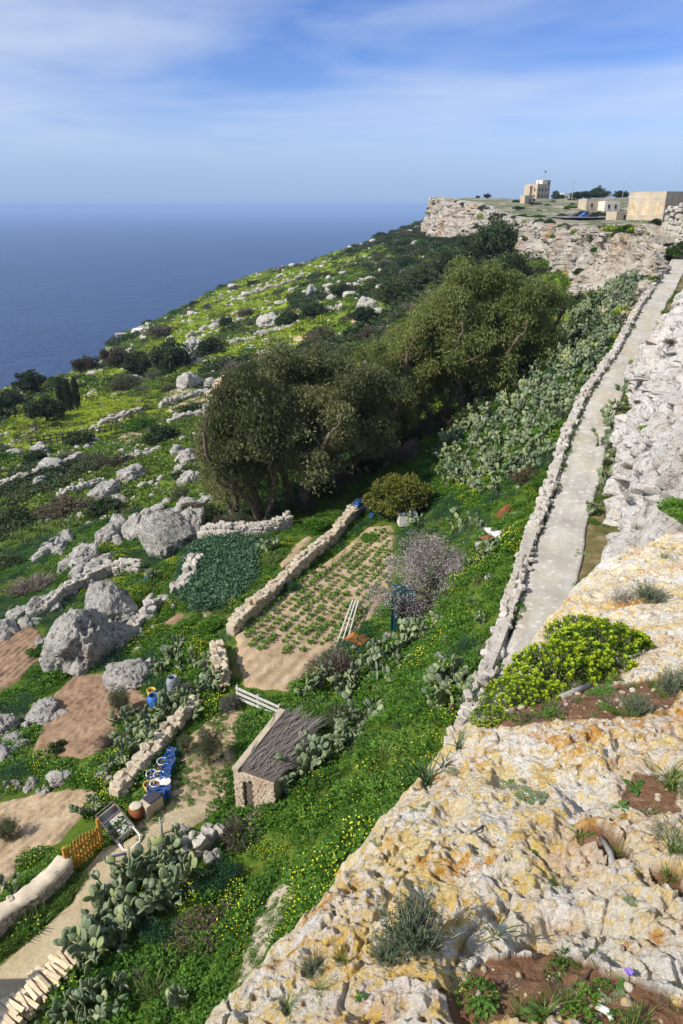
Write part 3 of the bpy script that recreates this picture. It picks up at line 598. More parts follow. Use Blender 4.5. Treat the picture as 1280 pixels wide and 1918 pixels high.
def stone_mesh(name, seed, m):
    g = np.random.default_rng(seed); bm = bmesh.new(); bmesh.ops.create_cube(bm, size=1.0)
    bmesh.ops.bevel(bm, geom=bm.edges[:], offset=0.17, segments=1, affect='EDGES')
    for v in bm.verts: v.co = Vector([c * (1 + g.uniform(-0.22, 0.22)) for c in v.co])
    me = bpy.data.meshes.new(name); bm.to_mesh(me); bm.free(); me.materials.append(m); return me

# ---------------------------------------------------------------- plant materials
M['herb'] = leafmat('herb_leaf', [(0.030, 0.085, 0.010), (0.068, 0.165, 0.016), (0.13, 0.25, 0.026)], 0.25)
M['herb_far'] = leafmat('herb_far_leaf', [(0.05, 0.09, 0.015), (0.115, 0.185, 0.024), (0.20, 0.27, 0.042)], 0.24)
M['lime'] = leafmat('lime_leaf', [(0.11, 0.185, 0.016), (0.22, 0.30, 0.022), (0.35, 0.385, 0.035)], 0.2)
M['flower'] = leafmat('yellow_petal', [(0.72, 0.62, 0.02), (0.80, 0.74, 0.05)], 0.15, tcol=(1, 1, 0.5))
M['fennel'] = leafmat('fennel_leaf', [(0.012, 0.045, 0.018), (0.022, 0.075, 0.03), (0.04, 0.10, 0.04)], 0.15)
M['grass'] = leafmat('grass_blade', [(0.05, 0.09, 0.015), (0.10, 0.16, 0.03), (0.20, 0.22, 0.07)], 0.2)
M['dark'] = leafmat('dark_shrub_leaf', [(0.022, 0.038, 0.013), (0.042, 0.068, 0.02), (0.075, 0.105, 0.036)], 0.12)
M['olive'] = leafmat('olive_leaf', [(0.045, 0.055, 0.025), (0.08, 0.09, 0.045), (0.13, 0.14, 0.075)], 0.12)
M['brown'] = leafmat('brown_shrub_leaf', [(0.05, 0.04, 0.022), (0.085, 0.065, 0.035), (0.11, 0.10, 0.05)], 0.1)
M['greysh'] = leafmat('grey_shrub_leaf', [(0.08, 0.09, 0.075), (0.13, 0.14, 0.115), (0.18, 0.19, 0.15)], 0.1)
M['twig'] = leafmat('dry_twig', [(0.09, 0.07, 0.055), (0.16, 0.13, 0.105), (0.24, 0.20, 0.165)], 0.0)
M['euc'] = leafmat('eucalyptus_leaf', [(0.045, 0.063, 0.02), (0.108, 0.138, 0.038), (0.19, 0.22, 0.066), (0.22, 0.20, 0.075)], 0.32, 0.45)
M['eucb'] = leafmat('brown_eucalyptus_leaf', [(0.058, 0.064, 0.028), (0.125, 0.132, 0.058), (0.215, 0.215, 0.10), (0.22, 0.175, 0.09)], 0.32, 0.45)
M['euph'] = leafmat('spurge_leaf', [(0.06, 0.12, 0.02), (0.13, 0.21, 0.018), (0.24, 0.32, 0.02)], 0.25)
M['euph_fl'] = leafmat('spurge_bract', [(0.30, 0.40, 0.015), (0.44, 0.52, 0.025)], 0.25)
M['citrus'] = leafmat('citrus_leaf', [(0.03, 0.05, 0.010), (0.07, 0.09, 0.016), (0.17, 0.17, 0.03)], 0.2)
M['blossom'] = leafmat('almond_blossom', [(0.26, 0.22, 0.22), (0.38, 0.33, 0.34), (0.58, 0.52, 0.55)], 0.2, tcol=(1, 0.9, 1))
M['almond_twig'] = leafmat('almond_twig', [(0.13, 0.10, 0.09), (0.20, 0.165, 0.15), (0.28, 0.235, 0.22)], 0.0)
M['bark'] = plain('bark', (0.12, 0.09, 0.065), 0.9, 0.1, 0.45, 5, 0.5)
M['euc_bark'] = plain('eucalyptus_bark', (0.16, 0.12, 0.09), 0.85, 0.1, 0.5, 3, 0.5)
M['rosette'] = leafmat('succulent_leaf', [(0.10, 0.14, 0.06), (0.18, 0.22, 0.11), (0.25, 0.22, 0.14)], 0.1)
M['bright'] = leafmat('fresh_leaf', [(0.05, 0.12, 0.02), (0.085, 0.19, 0.03), (0.14, 0.25, 0.05)], 0.25)
M['crop'] = leafmat('potato_leaf', [(0.07, 0.14, 0.018), (0.12, 0.22, 0.03), (0.18, 0.30, 0.05)], 0.25)
M['cabbage'] = leafmat('bean_leaf', [(0.03, 0.075, 0.035), (0.06, 0.13, 0.065), (0.12, 0.19, 0.11)], 0.15)

# ---------------------------------------------------------------- scattered cover (uncountable): points carry small clumps
def gn_scatter(name, label, cat, P, sc, idx, protos, parent=None):
    me = bpy.data.meshes.new(name); me.vertices.add(len(P)); me.vertices.foreach_set('co', np.asarray(P, np.float32).ravel())
    for k, t_, d in (('sc', 'FLOAT', np.asarray(sc, np.float32)), ('rz', 'FLOAT', (rng.random(len(P)) * 6.283).astype(np.float32)), ('pi', 'INT', np.asarray(idx, np.int32))):
        a = me.attributes.new(k, t_, 'POINT'); a.data.foreach_set('value', d)
    o = obj(name, me, parent); stuff(o)
    if parent is None: o['label'] = label; o['category'] = cat
    ng = bpy.data.node_groups.new(name, 'GeometryNodeTree'); ng.interface.new_socket('Geometry', in_out='INPUT', socket_type='NodeSocketGeometry'); ng.interface.new_socket('Geometry', in_out='OUTPUT', socket_type='NodeSocketGeometry')
    gi = ng.nodes.new('NodeGroupInput'); go = ng.nodes.new('NodeGroupOutput'); L = ng.links.new
    mp_ = ng.nodes.new('GeometryNodeMeshToPoints'); L(gi.outputs[0], mp_.inputs[0])
    jn = ng.nodes.new('GeometryNodeJoinGeometry')
    def named(n_, t_):
        q = ng.nodes.new('GeometryNodeInputNamedAttribute'); q.data_type = t_; q.inputs[0].default_value = n_; return q.outputs[0]
    for i, pr in enumerate(protos):
        io = ng.nodes.new('GeometryNodeInstanceOnPoints'); oi = ng.nodes.new('GeometryNodeObjectInfo'); oi.inputs[0].default_value = pr
        cmp = ng.nodes.new('FunctionNodeCompare'); cmp.data_type = 'INT'; cmp.operation = 'EQUAL'
        ins = [s for s in cmp.inputs if s.type == 'INT']; L(named('pi', 'INT'), ins[0]); ins[1].default_value = i
        cb = ng.nodes.new('ShaderNodeCombineXYZ'); L(named('rz', 'FLOAT'), cb.inputs[2])
        L(mp_.outputs[0], io.inputs['Points']); L(cmp.outputs[0], io.inputs['Selection']); L(oi.outputs['Geometry'], io.inputs['Instance']); L(cb.outputs[0], io.inputs['Rotation']); L(named('sc', 'FLOAT'), io.inputs['Scale']); L(io.outputs[0], jn.inputs[0])
    L(jn.outputs[0], go.inputs[0]); md = o.modifiers.new('scatter', 'NODES'); md.node_group = ng; return o
def proto(name, me): return bpy.data.objects.new(name, me)
def clump(name, seed, n, L, Wd, rad, h, mats, fl=0, fls=0.06, blade=False):
    g = np.random.default_rng(seed); parts = []
    a = g.uniform(0, 6.283, n); q = np.sqrt(g.random(n)) * rad
    if blade:
        C = np.stack([q * np.cos(a) * 0.4, q * np.sin(a) * 0.4, np.zeros(n)], 1); D = np.stack([np.cos(a) * 0.6, np.sin(a) * 0.6, np.ones(n)], 1) + g.normal(size=(n, 3)) * 0.25
    else:
        C = np.stack([q * np.cos(a), q * np.sin(a), h * (1 - (q / rad) ** 2 * 0.8) * g.uniform(0.25, 1, n)], 1); D = np.stack([np.cos(a), np.sin(a), g.uniform(-0.3, 0.8, n)], 1) + g.normal(size=(n, 3)) * 0.5
    U = g.normal(size=(n, 3)) * 0.45 + np.array([0, 0, 1]); V, F = leafquads(C, D, U, L * g.uniform(0.6, 1.3, n), Wd * g.uniform(0.6, 1.3, n), 0.12); parts.append((V, F, g.random(n), 0))
    if fl:
        a = g.uniform(0, 6.283, fl); q = np.sqrt(g.random(fl)) * rad; C = np.stack([q * np.cos(a), q * np.sin(a), h * (1.12 - (q / rad) ** 2 * 0.6)], 1)
        V, F = leafquads(C, np.stack([np.cos(a), np.sin(a), np.zeros(fl)], 1), np.array([0, 0, 1.0]) + g.normal(size=(fl, 3)) * 0.5, fls, fls, 0.1); parts.append((V, F, g.random(fl), 1))
    return proto(name, leaf_mesh(name, parts, mats))
PR_NEAR = [clump('herb_clump', 1, 150, 0.13, 0.085, 0.5, 0.42, [M['herb'], M['flower']]), clump('herb_clump', 2, 150, 0.125, 0.085, 0.5, 0.45, [M['herb'], M['flower']], 12, 0.045),
           clump('herb_clump', 3, 140, 0.125, 0.085, 0.5, 0.4, [M['herb'], M['flower']], 34, 0.05), clump('grass_tuft', 4, 60, 0.5, 0.025, 0.5, 0.3, [M['grass']], blade=True),
           clump('fennel_clump', 5, 220, 0.16, 0.022, 0.5, 0.6, [M['fennel']]), clump('dry_tuft', 6, 60, 0.45, 0.02, 0.5, 0.3, [M['twig']], blade=True)]
PR_FAR = [clump('green_tuft', 11, 42, 0.30, 0.20, 0.5, 0.38, [M['herb_far'], M['flower']]), clump('lime_tuft', 12, 42, 0.30, 0.22, 0.5, 0.34, [M['lime'], M['flower']], 8, 0.10),
          clump('dark_tuft', 13, 55, 0.26, 0.16, 0.5, 0.6, [M['dark']]), clump('grass_tuft', 14, 45, 0.5, 0.05, 0.5, 0.3, [M['grass']], blade=True), clump('brown_tuft', 15, 45, 0.28, 0.10, 0.5, 0.5, [M['brown']])]

# ---------------------------------------------------------------- zones (drawn on the ground)
ZN = {'field': [(438, 1192), (560, 1085), (690, 985), (738, 982), (742, 1040), (738, 1095), (705, 1150), (650, 1205), (600, 1235), (545, 1300), (455, 1290), (440, 1240)],
 'beans': [(352, 1030), (420, 1012), (486, 1012), (475, 1090), (428, 1140), (372, 1146), (333, 1112)],
 'red': [(48, 1425), (70, 1370), (100, 1300), (140, 1262), (212, 1258), (262, 1290), (300, 1310), (290, 1345), (240, 1350), (205, 1400), (150, 1425), (90, 1420)],
 'leftred': [(-60, 1215), (0, 1200), (62, 1168), (88, 1190), (82, 1240), (40, 1275), (0, 1300), (-60, 1330)],
 'low': [(-60, 1520), (0, 1500), (80, 1482), (150, 1470), (195, 1478), (175, 1510), (135, 1555), (110, 1590), (60, 1600), (0, 1680), (-60, 1700)],
 'yard': [(228, 1565), (262, 1528), (310, 1502), (322, 1440), (345, 1385), (380, 1350), (430, 1320), (470, 1330), (445, 1420), (436, 1500), (400, 1510), (330, 1520), (265, 1580)],
 'patch': [(300, 1168), (338, 1142), (352, 1146), (340, 1172), (318, 1182)],
 'patch2': [(420, 1160), (436, 1150), (446, 1158), (430, 1172)],
 'drive': [(-120, 1960), (-120, 1830), (0, 1805), (60, 1748), (128, 1690), (142, 1640), (192, 1585), (232, 1572), (280, 1545), (330, 1502), (372, 1488), (425, 1508), (385, 1540), (310, 1590), (245, 1612), (205, 1690), (160, 1770), (80, 1860), (10, 1960)],
 'trail': [(425, 1870), (452, 1770), (490, 1690), (535, 1632), (566, 1640), (540, 1715), (505, 1790), (462, 1880)],
 'strip': [(520, 1060), (548, 1020), (580, 1000), (590, 1008), (556, 1050), (530, 1075)]}
ZN = {k: np.array([p[:2] for p in atp(v)]) for k, v in ZN.items()}
def hutframe(): return None
def drape(name, poly, res, off, m, furrow=0.0, fdir=0.0, fw=0.55, rough=0.02, jag=0.12, attrs=None):
    poly = np.asarray(poly); lo, hi = poly.min(0) - 0.3, poly.max(0) + 0.3
    nx, ny = int((hi[0] - lo[0]) / res) + 2, int((hi[1] - lo[1]) / res) + 2
    gx_, gy_ = np.meshgrid(lo[0] + np.arange(nx) * res, lo[1] + np.arange(ny) * res, indexing='ij')
    wx = gx_ + jag * fbm(gx_ * 1.7, gy_ * 1.7, oct=3, seed=33); wy = gy_ + jag * fbm(gx_ * 1.7 + 4, gy_ * 1.7, oct=3, seed=34); ins = inpoly(wx, wy, poly)
    F = grid_faces(nx, ny); k = ins.ravel()[F].any(1); u, inv = np.unique(F[k], return_inverse=True); gx_, gy_, wx, wy, ins = [a.ravel()[u] for a in (gx_, gy_, wx, wy, ins)]
    d, _, _ = polydist(wx, wy, [tuple(p) for p in np.vstack([poly, poly[:1]])]); e = np.where(ins, sstep(0, 0.35, d), 0)
    q = gx_ * math.cos(fdir) + gy_ * math.sin(fdir) + 0.22 * fbm(gx_ / 1.8, gy_ / 1.8, oct=4, seed=35)
    z = Z(gx_, gy_) + off * e - 0.05 * (1 - e) + e * (furrow * (0.55 + 0.9 * fbm(gx_ / 1.2, gy_ / 1.2, oct=3, seed=37)) * np.sin(q * 2 * math.pi / fw) + rough * fbm(gx_ * 3.3, gy_ * 3.3, oct=4, seed=36, ridged=True))
    V = np.stack([gx_, gy_, z], -1)
    return struct(obj(name, mesh_np(name, V, inv.reshape(-1, 4), m, True)))
def soil_material(name, a, b_, c_, sc=1.0, green=0.0):
    m, t, b = mat(name, 0.97, 0.05); P = wpos(t)
    c = ramp(t, noise(t, 1.1 * sc, 7, 0.65, P), [(0.3, a), (0.5, b_), (0.72, c_)]); c = mix(t, 0.5, c, ramp(t, noise(t, 16 * sc, 4, 0.7, P), [(0.3, 0.55), (0.7, 1.25)]), 'MULTIPLY')
    if green: c = mix(t, ramp(t, noise(t, 0.9, 7, 0.7, P), [(0.62 - green * 0.2, 0.0), (0.68 - green * 0.2, 0.8)]), c, (0.06, 0.11, 0.02))
    t.links.new(c, b.inputs['Base Color']); bump(t, b, noise(t, 6 * sc, 8, 0.75, P), 0.8, 0.08); return m
M['tan'] = soil_material('tan_soil', (0.32, 0.225, 0.135), (0.43, 0.32, 0.20), (0.53, 0.42, 0.285))
M['redsoil'] = soil_material('red_soil', (0.20, 0.125, 0.08), (0.29, 0.19, 0.12), (0.38, 0.27, 0.18))
M['sand'] = soil_material('yard_soil', (0.33, 0.24, 0.14), (0.42, 0.32, 0.20), (0.52, 0.42, 0.28), 1, 0.22)
M['drive'] = soil_material('drive_concrete', (0.37, 0.29, 0.175), (0.44, 0.36, 0.225), (0.50, 0.42, 0.28), 0.6)
M['palepath'] = soil_material('pale_path', (0.36, 0.30, 0.20), (0.46, 0.40, 0.28), (0.56, 0.50, 0.38), 1.5, 0.45)
fa = math.atan2(*(ZN['field'][2] - ZN['field'][0])[::-1])
drape('potato_field', ZN['field'], 0.11, 0.07, M['tan'], 0.045, fa + math.pi / 2, 0.62, 0.05)
drape('bean_field', ZN['beans'], 0.2, 0.06, M['redsoil'], 0.03, 0.4, 0.6)
drape('ploughed_field', ZN['red'], 0.075, 0.09, M['redsoil'], 0.055, fa + 1.3, 0.42, 0.08)
drape('ploughed_field', ZN['leftred'], 0.08, 0.09, M['redsoil'], 0.055, fa + 1.9, 0.45, 0.08)
drape('ploughed_field', ZN['low'], 0.075, 0.09, M['tan'], 0.05, fa + 1.5, 0.40, 0.07)
drape('yard', ZN['yard'], 0.13, 0.05, M['sand'], 0, 0, 1, 0.04)
drape('soil_patch', ZN['patch'], 0.2, 0.06, M['redsoil']); drape('soil_patch', ZN['patch2'], 0.2, 0.06, M['redsoil']); drape('soil_patch', ZN['strip'], 0.2, 0.06, M['tan'])
drape('driveway', ZN['drive'], 0.13, 0.10, M['drive'], 0, 0, 1, 0.012, 0.05)
drape('footpath', ZN['trail'], 0.13, 0.05, M['palepath'], 0, 0, 1, 0.05, 0.25)
for q, m, fw in (([(312, 770), (345, 752), (400, 735), (440, 742), (420, 760), (360, 785), (330, 782)], M['tan'], 1.2), ([(212, 828), (245, 806), (272, 812), (242, 832)], M['tan'], 1.2), ([(182, 795), (228, 772), (258, 768), (228, 788)], M['palepath'], 1.2),
                 ([(300, 742), (360, 722), (410, 715), (370, 735), (310, 752)], M['palepath'], 1.2), ([(544, 636), (570, 626), (606, 630), (585, 642)], M['tan'], 2), ([(468, 664), (490, 652), (520, 655), (500, 668)], M['palepath'], 2), ([(480, 602), (520, 590), (540, 596), (500, 606)], M['palepath'], 2), ([(640, 598), (668, 590), (684, 600), (660, 610)], M['tan'], 2), ([(425, 590), (452, 582), (470, 586), (440, 596)], M['palepath'], 2)):
    drape('terrace_field', [p[:2] for p in atp(q)], 0.45, 0.25, m, 0.10, fa + 1.2, fw * 1.4, 0.06, 0.5)

# ---------------------------------------------------------------- ground cover
HUT = at(500, 1450)
def bare(x, y):
    b = np.zeros(len(x), bool)
    for k, q in ZN.items():
        if k == 'yard': b |= inpoly(x, y, q) & (rng.random(len(x)) < 0.94)
        elif k == 'trail': b |= inpoly(x, y, q) & (rng.random(len(x)) < 0.88)
        else:
            c_ = q.mean(0); b |= inpoly(c_[0] + (x - c_[0]) * 0.96, c_[1] + (y - c_[1]) * 0.96, q)
    c, _ = road_at(y); b |= (x > c - 1.55) & (y < 80)
    _, s, _ = polydist(x, y, [tuple(p[:2]) for p in CB]); b |= (s < 0) & (y > 60)
    _, s, _ = polydist(x, y, COAST); b |= s > 0
    return b
def sample(r0, r1, dens, a0=-33, a1=33):
    n = int(dens * math.radians(a1 - a0) * (r1 * r1 - r0 * r0) / 2); a = np.radians(rng.uniform(a0, a1, n)); r = np.sqrt(rng.uniform(r0 * r0, r1 * r1, n)); return r * np.sin(a), r * np.cos(a)
x, y = sample(9, 62, 8.5); k = ~bare(x, y); x, y = x[k], y[k]
g1 = fbm(x / 3.2, y / 3.2, oct=4, seed=101); g2 = fbm(x / 5, y / 5, oct=3, seed=102)
# sunny spring slope between the garden and the road is thick with yellow flowers; further left it is greener
slope_ = sstep(-4, 2, x - 0.27 * (y - 14)) 
g3 = fbm(x / 1.8, y / 1.8, oct=3, seed=103); u = rng.random(len(x)); idx = np.where(u < 0.05 + 1.3 * (g1 + 0.4 * g3) + 0.22 * slope_, np.where(rng.random(len(x)) < 0.15 + 1.2 * g1, 2, 1), 0)
idx = np.where((g2 < -0.27) & (rng.random(len(x)) < 0.8), 4, idx); idx = np.where((g2 > 0.42) & (rng.random(len(x)) < 0.45), 3, idx); idx = np.where(rng.random(len(x)) < 0.025, 5, idx)
sc = rng.uniform(0.35, 1.0, len(x)) * (1 + 0.6 * g3)
k = rng.random(len(x)) < 0.95 + 0.3 * g1; x, y, idx, sc = x[k], y[k], idx[k], sc[k]
gn_scatter('ground_cover', 'lush green herbs with small yellow flowers covering the slope', 'ground cover', np.stack([x, y, Z(x, y) - 0.03], 1), sc, idx, PR_NEAR)
def far_cover(name, label, r0, r1, dens, s0, s1):
    x, y = sample(r0, r1, dens, -31, 30); k = ~bare(x, y); x, y = x[k], y[k]; md = meadow(x, y); g1 = fbm(x / 9, y / 9, oct=4, seed=111); g2 = fbm(x / 20, y / 20, oct=4, seed=112)
    u = rng.random(len(x)); idx = np.where(u < md * 0.95, 1, 0); idx = np.where((idx == 0) & (g2 > 0.10 - 0.45 * scrub(x, y)), np.where(u < 0.75, 2, 4), idx); idx = np.where((idx == 0) & (g1 > 0.25), 3, idx); idx = np.where((idx == 0) & (u > 0.9), 4, idx)
    k = rng.random(len(x)) < 0.75 + 0.4 * g1; x, y, idx = x[k], y[k], idx[k]; sc = rng.uniform(s0, s1, len(x)) * np.where(idx == 2, 1.3, 1) * np.where(idx == 1, 0.8, 1)
    gn_scatter(name, label, 'ground cover', np.stack([x, y, Z(x, y) - 0.08], 1), sc, idx, PR_FAR)
far_cover('meadow_growth', 'green and lime growth on the terraced slope below the gardens', 62, 160, 1.6, 0.7, 1.5)
far_cover('hillside_growth', 'yellow green growth over the far slope above the sea', 160, 620, 0.22, 1.4, 3.2)
# loose stones
ST = [proto('loose_stone', boulder_mesh('loose_stone', 200 + i, 2, 0.3)) for i in range(3)]
def rubble(name, label, r0, r1, dens, s0, s1, th_):
    x, y = sample(r0, r1, dens, -31, 30); k = ~bare(x, y) & (fbm(x / 7, y / 7, oct=4, seed=121) + 0.25 * rng.random(len(x)) > th_); x, y = x[k], y[k]
    gn_scatter(name, label, 'stones', np.stack([x, y, Z(x, y)], 1), rng.uniform(s0, s1, len(x)) * rng.uniform(0.5, 1, len(x)), rng.integers(0, 3, len(x)), ST)
rubble('garden_stones', 'loose pale stones lying among the garden herbs', 14, 62, 0.55, 0.08, 0.25, 0.15)
rubble('slope_stones', 'pale stones strewn across the terraced slope', 62, 170, 0.40, 0.2, 0.8, 0.34)
rubble('far_stones', 'pale rocks strewn over the far slope above the sea', 170, 600, 0.06, 0.4, 1.6, 0.28)

# ---------------------------------------------------------------- boulders
def size_at(p, wpx):
    depth = p[1] * CP - p[2] * SP; return wpx * depth / 1332.0
BV = [boulder_mesh('boulder', 300 + i, 5, 0.36, None, 0.85) for i in range(6)]
BL = [boulder_mesh('boulder', 320 + i, 6, 0.40, None, 0.95) for i in range(3)]
bk = [0]
def boulder(px, py, wpx, hf, label, group=None, big=False, rz=None, m=None, cat='boulder', name='boulder'):
    p = at(px, py); w = size_at(p, wpx) / 2; ms = BL if big else BV; bk[0] += 1; me = ms[bk[0] % len(ms)]
    o = obj(name, me, None, (p[0], p[1] + w * 0.3, p[2] + w * hf * 0.35), (0, 0, rng.uniform(0, 6.28) if rz is None else rz), (w * 1.05, w * 1.05, w * hf)); return tag(o, label, cat, group)
for px, py, w, hf, lb in (
    (152, 1250, 125, 1.3, 'largest grey limestone boulder, above the red ploughed plot'), (205, 1170, 85, 1.5, 'tall pitted boulder leaning against the back of the largest boulder'), (218, 1215, 70, 1.1, 'rounded grey boulder tucked against the right flank of the largest boulder'),
    (240, 1282, 88, 0.7, 'low flat boulder overgrown with shrubs beside the grey barrel'), (318, 1036, 105, 1.2, 'big pale boulder at the left end of the dry stone wall under the gum trees'), (358, 1010, 70, 1.3, 'dark topped boulder right of the big pale boulder by the gum trees'), (262, 1004, 58, 1.2, 'upright boulder left of the big pale boulder by the gum trees'),
    (205, 1018, 52, 1.0, 'pitted boulder at the upper end of the long left wall'), (160, 1058, 62, 0.9, 'broken grey boulder midway along the left rock chain'), (128, 1068, 44, 0.8, 'small grey boulder below the broken one in the left rock chain'), (70, 1152, 52, 1.1, 'rounded boulder at the lower end of the left wall'), (35, 1160, 40, 1.0, 'small boulder just left of the rounded one ending the wall'),
    (8, 1190, 46, 0.9, 'pale boulder at the left picture edge above the far red plot'), (4, 1372, 46, 1.1, 'white pitted boulder at the left picture edge below the red plot'), (82, 1346, 62, 0.7, 'flat topped boulder with a yellow spurge bush on it'), (112, 1470, 50, 0.75, 'white rock in the row between the two ploughed plots'), (58, 1476, 26, 0.9, 'small white rock left of the row between the plots'), (196, 1458, 26, 1.3, 'narrow upright stone at the right end of the rock row between plots'),
    (80, 1215, 30, 0.9, 'small grey boulder left of the largest boulder'), (352, 1100, 34, 0.8, 'pale rock at the corner of the bean field'), (830, 1240, 34, 0.7, 'white rock showing through yellow flowers below the road'), (838, 1205, 22, 0.9, 'small white stone above the white rock in the yellow flowers'),
    (430, 1080, 22, 0.8, 'grey stone at the edge of the bean field'), (375, 1592, 40, 0.9, 'grey rock at the end of the drive beside the thorn bush'), (345, 1565, 30, 0.8, 'small pale rock at the top of the drive bank'), (398, 1618, 34, 1.0, 'brown rock in the bank below the thorn bush'), (280, 1500, 22, 0.8, 'pale rock at the near end of the row of blue cans'),
    (360, 905, 34, 1.1, 'pale boulder at the left foot of the gum trees'), (350, 868, 30, 1.2, 'upright boulder on the slope left of the gum trees'), (395, 780, 36, 1.1, 'grey boulder below the square tan rock'), (356, 728, 50, 0.9, 'broken white outcrop above the terrace strips'), (398, 724, 30, 0.8, 'smaller white outcrop beside the broken one'),
    (366, 672, 46, 1.5, 'tall grey crag among the shrubs on the mid slope'), (584, 556, 28, 1.3, 'square pale crag standing on the far slope'), (506, 612, 46, 0.9, 'pale outcrop between two brown bushes on the mid slope'), (688, 580, 42, 0.9, 'white outcrop near the dark trees on the far slope'), (200, 930, 60, 0.7, 'low grey outcrop on the green slope left of the gum trees'), (245, 900, 50, 0.8, 'grey outcrop by the footpath on the green slope'), (28, 858, 36, 0.8, 'grey rock at the left picture edge on the green slope'), (75, 850, 40, 0.8, 'low white rocks near the dark round bush on the left')):
    boulder(px, py, w, hf, lb, big=w > 60)
# jumbled bands of broken rock
RK = [boulder_mesh('rock', 380 + i, 4, 0.5, None, 0.8) for i in range(8)]
BANDS = (('broken grey rock in the chain climbing to the big pale boulder', 'rocks of the left chain', [(0, 1195), (70, 1150), (160, 1090), (210, 1015), (300, 960), (385, 945)], 46, 24, 40), ('jagged rock heaped around the largest boulder', 'rocks round the largest boulder', [(85, 1235), (130, 1180), (190, 1120), (240, 1150), (270, 1260), (215, 1290)], 26, 20, 36), ('pale rock in the bank between the two ploughed plots', 'rocks between the plots', [(0, 1470), (60, 1478), (120, 1462), (200, 1445), (215, 1470)], 26, 12, 30),
         ('white rock below the red plot at the left edge', 'rocks at the left edge', [(0, 1330), (30, 1385), (0, 1420), (60, 1360), (120, 1340)], 18, 16, 34), ('rock in the ruined line down to the bean field', 'rocks by the bean field', [(245, 1195), (300, 1140), (345, 1095), (380, 1040)], 22, 12, 26), ('pale rock under the gum trees left of the dry stone wall', 'rocks under the gum trees', [(330, 840), (350, 900), (390, 930), (380, 980)], 14, 16, 34), ('grey rock in the outcrop line on the green slope', 'rocks of the slope outcrop', [(60, 1060), (130, 1010), (210, 950), (290, 900)], 24, 14, 36), ('rock beside the yard wall and blue cans', 'rocks by the yard wall', [(205, 1500), (250, 1470), (330, 1340), (420, 1230)], 14, 8, 16))
for lb, grp, line, n, s0, s1 in BANDS:
    P_ = np.array(line, float); sg = np.concatenate([[0], np.cumsum(np.hypot(*np.diff(P_, axis=0).T))])
    for i in range(n):
        u_ = rng.uniform(0, sg[-1]); px = np.interp(u_, sg, P_[:, 0]) + rng.normal() * 9; py = np.interp(u_, sg, P_[:, 1]) + rng.normal() * 8; p = at(px, py); w = size_at(p, rng.uniform(s0, s1) * (0.6 + 0.6 * rng.random() ** 2)) / 2
        tag(obj('rock', RK[int(rng.integers(0, 8))], None, (p[0], p[1], p[2] + w * 0.2), (rng.normal() * 0.4, rng.normal() * 0.4, rng.uniform(0, 6.28)), (w * 1.25, w, w * rng.uniform(0.7, 1.2))), lb, 'rock', grp)
# square tan rock
p = at(420, 748); w = size_at(p, 30); me = boulder_mesh('square_rock', 351, 4, 0.16, rock_material('tan_rock', (0.36, 0.27, 0.16), (0.50, 0.41, 0.27), (0.42, 0.27, 0.12), (0.2, 0.16, 0.1), 0.8), 1.0, True)
tag(obj('boulder', me, None, (p[0], p[1], p[2] + w * 0.7), (0, 0, 0.4), (w * 0.62, w * 0.62, w * 0.95)), 'square tan rock standing on the mid slope left of the gum trees', 'boulder')
BF = [boulder_mesh('slope_boulder', 360 + i, 3, 0.36, None, 0.8) for i in range(6)]
x, y = sample(75, 560, 0.02, -29, 20); k = ~bare(x, y) & (fbm(x / 30, y / 30, oct=3, seed=131) > -0.05); x, y = x[k], y[k]; n = min(150, len(x)); z = Z(x, y)
for i in range(n):
    s = rng.uniform(0.6, 1.5) * (0.7 + np.hypot(x[i], y[i]) / 480) * (0.6 if rng.random() < 0.65 else 1.15)
    tag(obj('slope_boulder', BF[i % 6], None, (x[i], y[i], z[i] + s * 0.25), (0, 0, rng.uniform(0, 6.28)), (s * 1.2, s, s * rng.uniform(0.6, 1))), 'pale limestone boulder scattered on the terraced slope towards the sea', 'boulder', 'boulders strewn over the far slope')

